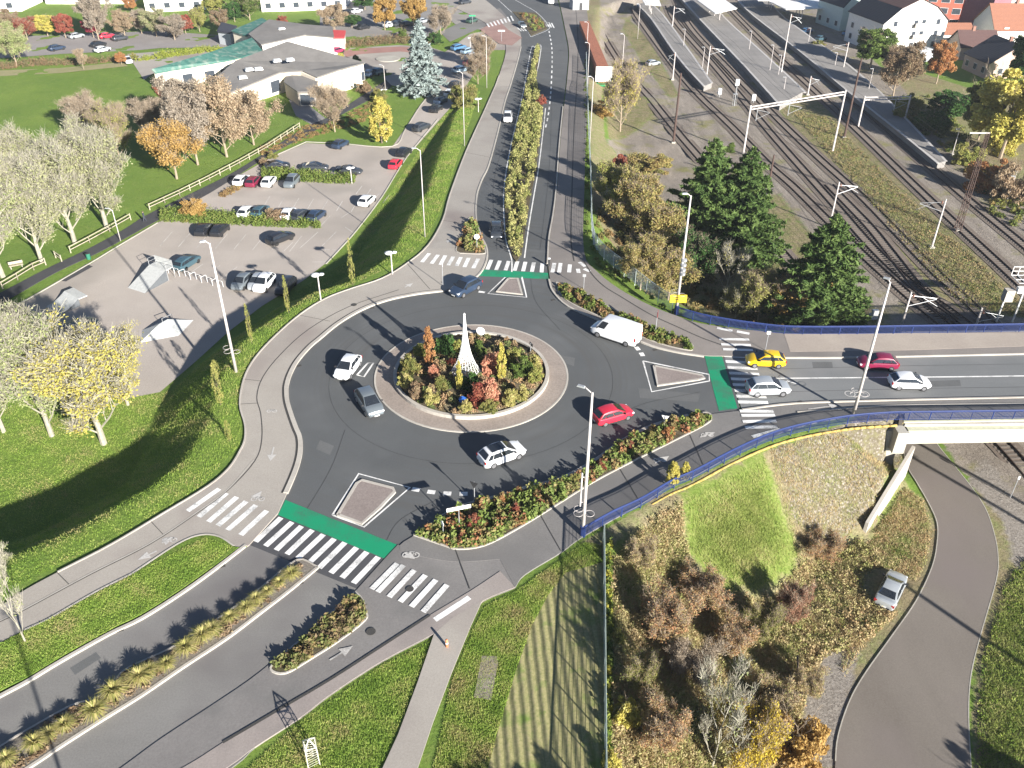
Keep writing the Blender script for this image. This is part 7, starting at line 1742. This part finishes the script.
for i, j in ((-1, -1), (1, -1), (1, 1), (-1, 1)): m.tube((i * w * .9, j * w * .9, h), (0, 0, h + .5), .05, .04, 4)
m.build('frame', plain('cream_steel', (.6, .58, .48), .6), t)

# ================================================================== PLANTING
MIXED = leafmat('mixed_autumn_leaves', [(.07, .12, .03), (.15, .2, .05), (.22, .27, .07), (.14, .2, .05), (.28, .26, .1), (.25, .2, .09), (.32, .13, .07), (.2, .22, .07)], .25)
HEDGE = leafmat('hedge_leaves', [(.09, .15, .03), (.16, .22, .045), (.25, .27, .08)], .25)
SCRUB = leafmat('scrub_leaves', [(.14, .17, .05), (.24, .24, .09), (.32, .26, .16), (.3, .19, .12), (.34, .3, .2)], .25)
STRAW = leafmat('straw_leaves', [(.22, .25, .06), (.38, .36, .12), (.5, .44, .17), (.58, .5, .25)], .35)
WEED = leafmat('weed_leaves', [(.08, .14, .02), (.16, .25, .04), (.28, .34, .07), (.36, .34, .14)], .3)
zb = lambda x, y: zp(y) + .13
def bedcover(P, n, hgt, label, seed, mat=MIXED, leaf=.2, clump=.55): cover('bed_plants', P, n, hgt, leaf, mat, label, seed, clump, zfun=zb, gap=.2, ncl=max(12, n // 70))
bedcover(BED_SE, 22000, 1.0, 'mixed green and red autumn shrubs filling the south-east bed', 1)
bedcover(BED_NE, 9000, .8, 'low green and rust plants in the north-east bed', 2, leafmat('bed_ne_leaves', [(.08, .13, .03), (.17, .22, .05), (.25, .2, .09), (.33, .18, .09)]))
bedcover(BED_N, 3500, 1.1, 'green and orange plants in the small north bed', 3)
bedcover(BED_SW, 8000, .6, 'brown and green low plants in the long bed by the cycle path', 4, leafmat('bed_sw_leaves', [(.15, .1, .07), (.24, .18, .1), (.16, .2, .06), (.35, .22, .12)]))
bedcover(MED_N, 26000, 2.0, 'tall yellow-green shrubs filling the north median', 5, leafmat('median_leaves', [(.15, .18, .05), (.3, .31, .1), (.42, .4, .16), (.28, .25, .1)]), .22, .7)
bedcover(W([(533, 33), (526, 22), (516, 14), (534, 15), (543, 23), (544, 28)]), 4000, 1.0, 'orange-brown plants on the far traffic island', 6)
T(541, 104, 93, 9, 'bush', RED, 'small bright red shrub at the edge of the north median', 'red_shrub', 'shrub', z=float(zp(175)))
# island planting
isl_poly = ring(7.5)
cover('island_plants', isl_poly, 42000, .7, .12, leafmat('island_leaves', [(.09, .13, .04), (.19, .22, .08), (.3, .22, .13), (.42, .27, .15), (.42, .38, .18)], .25), 'low mixed plants covering the central island', 8, .55, zfun=island_z, ncl=190)
IS = [(430, 366, 327, 11, 'column', ORNG, 'tall narrow orange shrub on the left of the island'), (434, 376, 346, 13, 'bush', leafmat('salmon_leaves', [(.5, .22, .14), (.6, .3, .2), (.5, .35, .2)]), 'salmon bush below the narrow orange shrub'), (493, 372, 335, 24, 'bush', leafmat('salmon_leaves', [(.5, .2, .12)]), 'large salmon pink bush right of the wire cone'),
      (501, 380, 345, 10, 'column', YEL, 'narrow yellow shrub right of the wire cone'), (459.5, 391, 362, 7, 'column', YEL, 'thin yellow shrub directly in front of the wire cone'), (478, 402, 382, 24, 'bush', RED, 'crimson bush at the bottom of the island'), (489, 400, 373, 24, 'bush', MATS['salmon_leaves'], 'pale red bush beside the crimson one'),
      (410, 372, 350, 20, 'bush', OLIVE, 'olive bush on the left of the island'), (521, 374, 356, 22, 'bush', GRN, 'green bush on the right of the island'), (534, 368, 348, 16, 'bush', STRAW, 'straw-coloured tuft at the right rim of the island'), (536, 380, 362, 16, 'bush', YGRN, 'yellow-green bush at the right rim of the island'), (421, 355, 333, 14, 'bush', YGRN, 'yellow-green bush at the upper left of the island'),
      (445, 352, 333, 22, 'bush', DGRN, 'dark green bush behind the wire cone on the left'), (459, 350, 328, 12, 'bush', YGRN, 'light green bush directly behind the wire cone'), (480, 356, 335, 18, 'bush', GRN, 'green bush under the round white sign'), (405, 385, 366, 14, 'bush', STRAW, 'straw-coloured bush at the left rim'), (432, 402, 388, 16, 'bush', STRAW, 'pale straw bush at the lower left rim'),
      (465, 410, 397, 12, 'bush', STRAW, 'pale yellow bush at the bottom rim by the blue sign'), (508, 404, 388, 16, 'bush', STRAW, 'straw bush at the lower right rim'), (520, 398, 380, 16, 'bush', STRAW, 'straw bush right of the pale red bush'), (415, 396, 377, 16, 'bush', BRWN, 'brown bush on the lower left of the island'), (470, 388, 372, 20, 'bush', DGRN, 'dark green bush at the foot of the wire cone'),
      (513, 362, 346, 18, 'bush', YGRN, 'spiky yellow-green bush right of the salmon bush'), (490, 410, 398, 18, 'bush', OLIVE, 'grey-green bush at the bottom rim'), (452, 366, 352, 10, 'bush', RED, 'small dark red bush left of the wire cone'), (441, 388, 374, 14, 'bush', OLIVE, 'olive bush in the middle left of the island')]
for px, py, yt, w, k, m_, l in IS: T(px, py, yt, w, k, m_, l, 'island_shrub', 'shrub', group='shrubs on the central island', z=.75)
for px, py, yt, w, m_, l in ((473, 528, 512, 20, RED, 'bright red bush left of the middle of the south-east bed'), (462, 540, 527, 12, RED, 'small red bush near the direction board'), (516, 515, 500, 16, RED, 'red bush in the centre of the south-east bed'), (541, 507, 494, 10, RED, 'small scarlet bush in the middle of the bed'), (668, 437, 424, 17, ORNG, 'orange round bush behind the small grey sign'),
        (630, 450, 438, 12, RED, 'dark red bush halfway along the bed'), (600, 470, 458, 14, RED, 'reddish bush beside the tall lamp mast'), (500, 505, 492, 14, ORNG, 'orange bush near the tip of the bed'), (697, 420, 411, 18, OLIVE, 'green bush at the right end of the bed'), (686, 424, 415, 16, YGRN, 'yellow-green bush near the right end of the bed'), (650, 440, 428, 14, OLIVE, 'olive bush between the dark red and orange ones'), (575, 482, 470, 14, OLIVE, 'olive bush left of the tall lamp mast')):
    T(px, py, py + (yt - py) * .85, w * .85, 'bush', m_, l, 'bed_shrub', 'shrub', group='shrubs in the south-east bed')
t = thing('timber_pile', 'dark old timber frame lying in a hole among the scrub', 'timber', tuple(on(793, 684)), .1); TIMB = plain('dark_timber', (.09, .07, .055), .9, var=.3)
for a_, b_ in (((.9, 1.9, .9), (.2, -.6, .2)), ((-.9, .4, .3), (-.9, -1.0, .3)), ((-.3, .5, .35), (-.3, -1.1, .3)), ((.2, .3, .4), (.25, -1.2, .3)), ((-1.3, .1, .5), (.5, .2, .5))): m = MB(); m.tube(a_, b_, .1, .1, 6); m.build('beam', TIMB, t)
# hedges in the car park: each a thing
def hedge(poly, h, label, mat=HEDGE, n=9000, lvl=LEFT):
    P = W(poly, lvl); o = cover('hedge', P, int(n * 1.6), h, .14, mat, label, int(poly[0][0]), .6, zfun=lambda x, y: x * 0 + lvl, ncl=max(20, n // 22), kind=None); o['category'] = 'hedge'
    if 'kind' in o: del o['kind']
hedge([(160, 212), (185, 208), (240, 216), (320, 222), (321, 229), (240, 226), (160, 222)], 1.4, 'long clipped green hedge between the two lower rows of parked cars', n=14000)
hedge([(262, 168), (300, 172), (356, 177), (354, 185), (300, 182), (262, 179)], 1.3, 'clipped green hedge between the upper rows of parked cars', n=10000)
hedge([(135, 62), (160, 54), (205, 48), (232, 50), (232, 53), (205, 53), (160, 59)], 1.4, 'yellow-green clipped hedge between street and yard', leafmat('lime_hedge', [(.2, .25, .03), (.35, .4, .06), (.3, .3, .1)]), 7000)
hedge([(0, 64), (40, 60), (85, 60), (130, 57), (130, 61), (85, 65), (40, 66), (0, 70)], 1.5, 'ragged brown and green hedge above the lawn', leafmat('rag_hedge', [(.14, .15, .06), (.25, .2, .11), (.3, .17, .1)]), 8000)
hedge([(345, 49), (380, 45), (415, 44), (440, 45), (440, 38), (410, 37), (370, 38), (343, 43)], 1.6, 'mixed hedge between the forecourt and the shaded car park', leafmat('rag_hedge', [(.14, .15, .06)]), 9000)
hedge([(158, 88), (172, 100), (180, 112), (174, 112), (160, 98), (152, 88)], 1.0, 'reddish plants along the left end of the green-roofed wing', leafmat('red_ground', [(.2, .1, .06), (.35, .12, .08), (.3, .2, .1)]), 2500)
hedge([(258, 148), (300, 128), (338, 120), (380, 96), (392, 108), (360, 124), (310, 138), (262, 156)], .5, 'brown planted strip along the black walkway', leafmat('brown_ground', [(.2, .14, .07), (.35, .22, .1), (.25, .24, .08)]), 6000)
hedge([(218, 196), (246, 180), (250, 184), (226, 198)], .8, 'orange-brown strip of plants at the corner of the car park', MATS['brown_ground'], 1500)
# grasses of the dual carriageway median: countable tufts
def tuft_mesh(seed):
    r = np.random.default_rng(seed); n = 420; a = r.uniform(0, 2 * PI, n); tl = r.uniform(.15, .95, n); L = r.uniform(.7, 1.15, n)
    vs = []; 
    for i in range(n):
        o = np.array([math.cos(a[i]), math.sin(a[i]), 0]); s = np.array([-o[1], o[0], 0]) * .022; b0 = o * r.uniform(0, .15); m1 = b0 + o * tl[i] * .35 * L[i] + [0, 0, .62 * L[i]]; e = b0 + o * tl[i] * L[i] * .95 + [0, 0, (.95 - .55 * tl[i]) * L[i]]
        vs += [b0 - s, b0 + s, m1 + s, m1 - s, m1 - s, m1 + s, e + s * .3, e - s * .3]
    return leaf_mesh('grass_tuft', np.array(vs), np.clip(np.repeat(r.uniform(0, 1, n), 2), 0, 1), [STRAW])
TM = [tuft_mesh(s) for s in range(4)]
tufts = [(8, 762), (36, 746), (50, 737), (66, 728), (96, 714), (115, 695), (141, 681), (150, 674), (168, 667), (187, 651), (204, 639), (212, 634), (231, 620), (247, 611), (257, 602), (268, 594), (280, 585), (292, 577), (-12, 782)]
for i, (px, py) in enumerate(tufts):
    p = atp(px, py, .13); o = obj('grass_tuft', TM[i % 4], None, None, tuple(p)); s_ = random.uniform(.85, 1.25) * (.8 if i > 12 else 1); o.scale = (s_, s_, s_ * .95); o.rotation_euler = (0, 0, random.uniform(0, 6))
    tag(o, f'straw-yellow ornamental grass clump number {i + 1} along the gravel median from the bottom left', 'ornamental grass', 'grass clumps on the gravel median')
o = tag(cover('median_ground_cover', MED_SW, 7000, .3, .12, BRWN, 'dry low plants between the grass clumps of the gravel median', 77, .4, zfun=zb, gap=.3), None)
# scrub and weeds on the lower right
def reg(pts): return [tuple(on(*v)[:2]) for v in pts]
sc = reg([(611, 560), (650, 518), (682, 503), (690, 560), (712, 594), (770, 597), (800, 566), (825, 548), (860, 540), (925, 590), (870, 640), (822, 660), (805, 700), (800, 768), (760, 860), (612, 860)])
cover('undergrowth', sc, 120000, .85, .11, SCRUB, 'tangled brown and green undergrowth on the bank', 12, .55, ncl=2600, tintf=lambda x, y, t_: np.clip(t_ * .45 + .35 * (.5 + .5 * np.sin(x * .5 + 2) * np.cos(y * .45)), 0, 1))
cover('weeds', reg([(1003, 585), (1024, 560), (1060, 560), (1150, 700), (1150, 900), (980, 900), (977, 740), (978, 690), (984, 650), (998, 612)]), 36000, .3, .1, WEED, 'green weeds right of the lower path', 13, .5, ncl=3500)
LATER = 1
cover('weeds', reg([(868, 540), (892, 508), (905, 485), (922, 500), (932, 530), (925, 565), (908, 600), (870, 630), (840, 650), (850, 600)]), 5000, .28, .1, SCRUB, 'olive weeds between the wing wall and the lower path', 15, .5, ncl=900)
W_REG = reg([(868, 540), (892, 508), (905, 485), (922, 500), (934, 530), (927, 565), (910, 602), (872, 640), (845, 680), (838, 668), (850, 600)])
cover('bank_ivy', [tuple(v) for v in W([(604.5, 545), (612, 542), (612, 640), (612, 768), (614, 900), (606, 900), (605.5, 768), (605, 640)])], 9000, .9, .15, leafmat('ivy_leaves', [(.07, .12, .03), (.2, .25, .05), (.45, .38, .06)]), 'weeds and creepers along the wire fence', 16, .35, zfun=lambda x, y: hT(x, y))
cover('bank_thicket', reg([(600, 200), (640, 175), (690, 235), (720, 290), (800, 320), (800, 333), (700, 316), (650, 296), (606, 265), (594, 240)]), 26000, 1.2, .2, leafmat('thicket_leaves', [(.05, .07, .025), (.12, .13, .04), (.22, .18, .07), (.25, .14, .07)]), 'dark thicket on the bank between fence and conifers', 17, .8, ncl=260)
cover('weeds', [tuple(v) for v in W([(584, 60), (589, 60), (592, 235), (602, 258), (640, 288), (676, 312), (670, 313), (636, 292), (596, 264), (586, 240)])], 9000, .45, .15, HEDGE, 'green weeds at the foot of the mesh fence', 18, .35, zfun=lambda x, y: zp(y) + 0)
cover('rail_weeds', W([(790, 110), (830, 118), (900, 190), (980, 262), (1040, 320), (960, 305), (905, 245), (850, 178)], RIGHT), 16000, .4, .15, leafmat('rail_weed_leaves', [(.14, .17, .05), (.3, .25, .13), (.34, .24, .13), (.2, .25, .06)]), 'dry weeds on the strip between the tracks', 19, .6, ncl=1600, zfun=lambda x, y: x * 0 + RIGHT)
cover('garden_hedge', W([(880, 100), (905, 112), (960, 165), (990, 215), (1030, 240), (1060, 225), (1000, 175), (955, 120), (930, 95)], RIGHT), 16000, 1.2, .22, leafmat('garden_mix', [(.04, .07, .02), (.1, .14, .03), (.25, .25, .07), (.3, .2, .08)]), 'overgrown garden edge beside the third platform', 20, .9, ncl=200, zfun=lambda x, y: x * 0 + RIGHT)
# rough grass on the shaded embankment and the lawns near the camera
def grassblades(poly, n, seed, label, hgt=.16, z=None, mat=None, edge=0):
    r = np.random.default_rng(seed); c = inside(poly, n, seed); sd_ = -sdist(c[:, 0], c[:, 1], poly); c = c[(r.uniform(0, edge, n) < sd_)] if edge else c; n = len(c); x, y = c[:, 0], c[:, 1]; zz = hT(x, y) if z is None else z(x, y)
    a = r.uniform(0, 2 * PI, n); pp = np.random.default_rng(5).uniform(0, 6.28, 8); patch_ = .5 + .25 * np.sin(x * .55 + pp[0] + 1.5 * np.sin(y * .31 + pp[1])) * np.sin(y * .63 + pp[2]) + .25 * np.sin(x * 1.7 + pp[3] + np.sin(y * 1.1)) * np.sin(y * 1.9 + pp[4]); w = .024; L = hgt * r.uniform(.5, 1.3, n); lx, ly = r.normal(size=n) * .5 * L, r.normal(size=n) * .5 * L
    b = np.stack([x, y, zz], 1); s = np.stack([np.cos(a) * w, np.sin(a) * w, a * 0], 1); e = np.stack([lx, ly, L], 1)
    v = np.stack([b - s, b + s, b + e + s * .2, b + e - s * .2], 1).reshape(-1, 3)
    me = leaf_mesh('grass', v, np.clip(patch_ * 1.1 - .3 + r.uniform(0, .5, n), 0, 1), [mat or leafmat('grass_blades', [(.17, .28, .045), (.25, .37, .06), (.32, .42, .09), (.42, .44, .14), (.4, .34, .16)], .35)])
    tag(link(bpy.data.objects.new('grass', me)), label, None, None, 'stuff')
grassblades(reg([(-40, 560), (-40, 400), (0, 380), (110, 400), (170, 392), (225, 345), (300, 290), (345, 262), (385, 200), (440, 120), (470, 90), (480, 92), (460, 150), (440, 212), (425, 242), (400, 263), (350, 286), (300, 312), (255, 355), (240, 400), (240, 445), (200, 488), (110, 541), (-20, 605)]), 130000, 21, 'rough grass on the embankment slope', .15)
grassblades(W([(203, 573), (234, 548), (205, 539), (132, 576), (51, 620), (0, 645), (-40, 670), (-100, 744), (0, 692), (61, 658), (142, 615)]), 22000, 22, 'short grass on the lens between path and road', .1, lambda x, y: zp(y) + .15)
grassblades(W([(517, 590), (585, 542), (602, 545), (602, 562), (566, 572), (548, 595), (532, 625), (516, 670), (498, 730), (488, 768), (470, 830), (420, 830), (452, 680), (473, 630), (485, 606)]), 45000, 23, 'short grass beside the vegetable plot', .12)
grassblades(W([(433, 640), (416, 684), (385, 760), (350, 800), (210, 800), (300, 722), (382, 665)]), 26000, 24, 'short grass of the lower lawn', .12)

grassblades(reg([(684, 500), (735, 470), (765, 455), (775, 490), (800, 560), (765, 596), (712, 594), (688, 550)]), 45000, 14, 'bright yellow-green tall grass on the bank', .28, None, leafmat('bank_grass', [(.2, .26, .06), (.31, .36, .1), (.44, .42, .18)], .35), 5)
grassblades(sc, 130000, 25, 'dry straw and green grass among the scrub', .38, None, leafmat('dry_blades', [(.24, .3, .08), (.38, .38, .15), (.54, .45, .26), (.5, .34, .18), (.34, .38, .13)], .3), 1.5)
grassblades(W_REG, 18000, 28, 'olive grass between wing wall and path', .25, None, MATS['dry_blades'], .8)
grassblades(reg([(1000, 590), (1024, 560), (1060, 560), (1150, 700), (1150, 900), (980, 900), (977, 740), (978, 690), (984, 650)]), 50000, 29, 'yellow-green grass right of the lower path', .3, None, MATS['bank_grass'], .8)
grassblades(reg([(770, 450), (840, 430), (900, 427), (903, 455), (868, 520), (825, 548), (800, 566), (778, 490)]), 9000, 26, 'sparse dry grass between the stones of the slope', .25, None, MATS['dry_blades'])
grassblades(W([(776, 100), (830, 118), (900, 190), (980, 262), (1060, 330), (960, 312), (905, 250), (850, 183)], RIGHT), 26000, 27, 'dry grass on the strip between the tracks', .25, lambda x, y: x * 0 + RIGHT, leafmat('strip_blades', [(.14, .2, .05), (.24, .3, .08), (.36, .33, .16), (.32, .26, .15)], .3), 3)

# ================================================================== LIGHT, AIR, CAMERA
w = bpy.data.worlds.new('World'); scene.world = w; w.use_nodes = True
nt_ = w.node_tree; bg = nt_.nodes['Background']; sky = nt_.nodes.new('ShaderNodeTexSky'); sky.sky_type = 'NISHITA'; sky.sun_disc = False
sky.sun_elevation = SUN_EL
sunv = Vector((-SD[0], -SD[1], 0)).normalized()             # horizontal direction towards the sun
sky.sun_rotation = math.atan2(sunv.x, sunv.y)
sky.air_density = .65; sky.dust_density = .2; sky.ozone_density = 2.0
nt_.links.new(sky.outputs[0], bg.inputs[0]); bg.inputs[1].default_value = .05
L_ = bpy.data.lights.new('sun', 'SUN'); L_.energy = 5.0; L_.angle = math.radians(.55); L_.color = (1, .95, .875)
so = link(bpy.data.objects.new('sun', L_))
d3 = Vector((sunv.x * math.cos(SUN_EL), sunv.y * math.cos(SUN_EL), math.sin(SUN_EL)))
so.rotation_euler = d3.to_track_quat('Z', 'Y').to_euler()
if HAZE:
    m = bpy.data.materials.new('haze'); m.use_nodes = True; t = m.node_tree; t.nodes.remove(t.nodes['Principled BSDF'])
    v = t.nodes.new('ShaderNodeVolumePrincipled'); v.inputs['Color'].default_value = (.86, .9, .95, 1); v.inputs['Density'].default_value = HAZE; v.inputs['Anisotropy'].default_value = .2
    t.links.new(v.outputs[0], t.nodes['Material Output'].inputs['Volume'])
    hb = MB(); hb.box((0, 0, 23), (5400, 5400, 62)); tag(hb.build('haze', m), 'thin autumn haze', None, None, 'stuff')
cam = bpy.data.cameras.new('camera'); co = link(bpy.data.objects.new('camera', cam)); scene.camera = co
cam.sensor_width = 36; cam.lens = F / 1024 * 36; cam.clip_end = 6000; cam.clip_start = .1
from mathutils import Matrix
M = Matrix(((rt[0], up[0], -fw[0], 0), (rt[1], up[1], -fw[1], 0), (rt[2], up[2], -fw[2], CAMH), (0, 0, 0, 1)))
co.matrix_world = M
vs_ = scene.view_settings; scene.display_settings.display_device = 'sRGB'; vs_.view_transform = 'Standard'; vs_.look = 'None'; vs_.gamma = 1; vs_.use_curve_mapping = False
vs_.exposure = EXPO
scene.cycles.max_bounces = 6; scene.cycles.diffuse_bounces = 3; scene.cycles.volume_bounces = 0
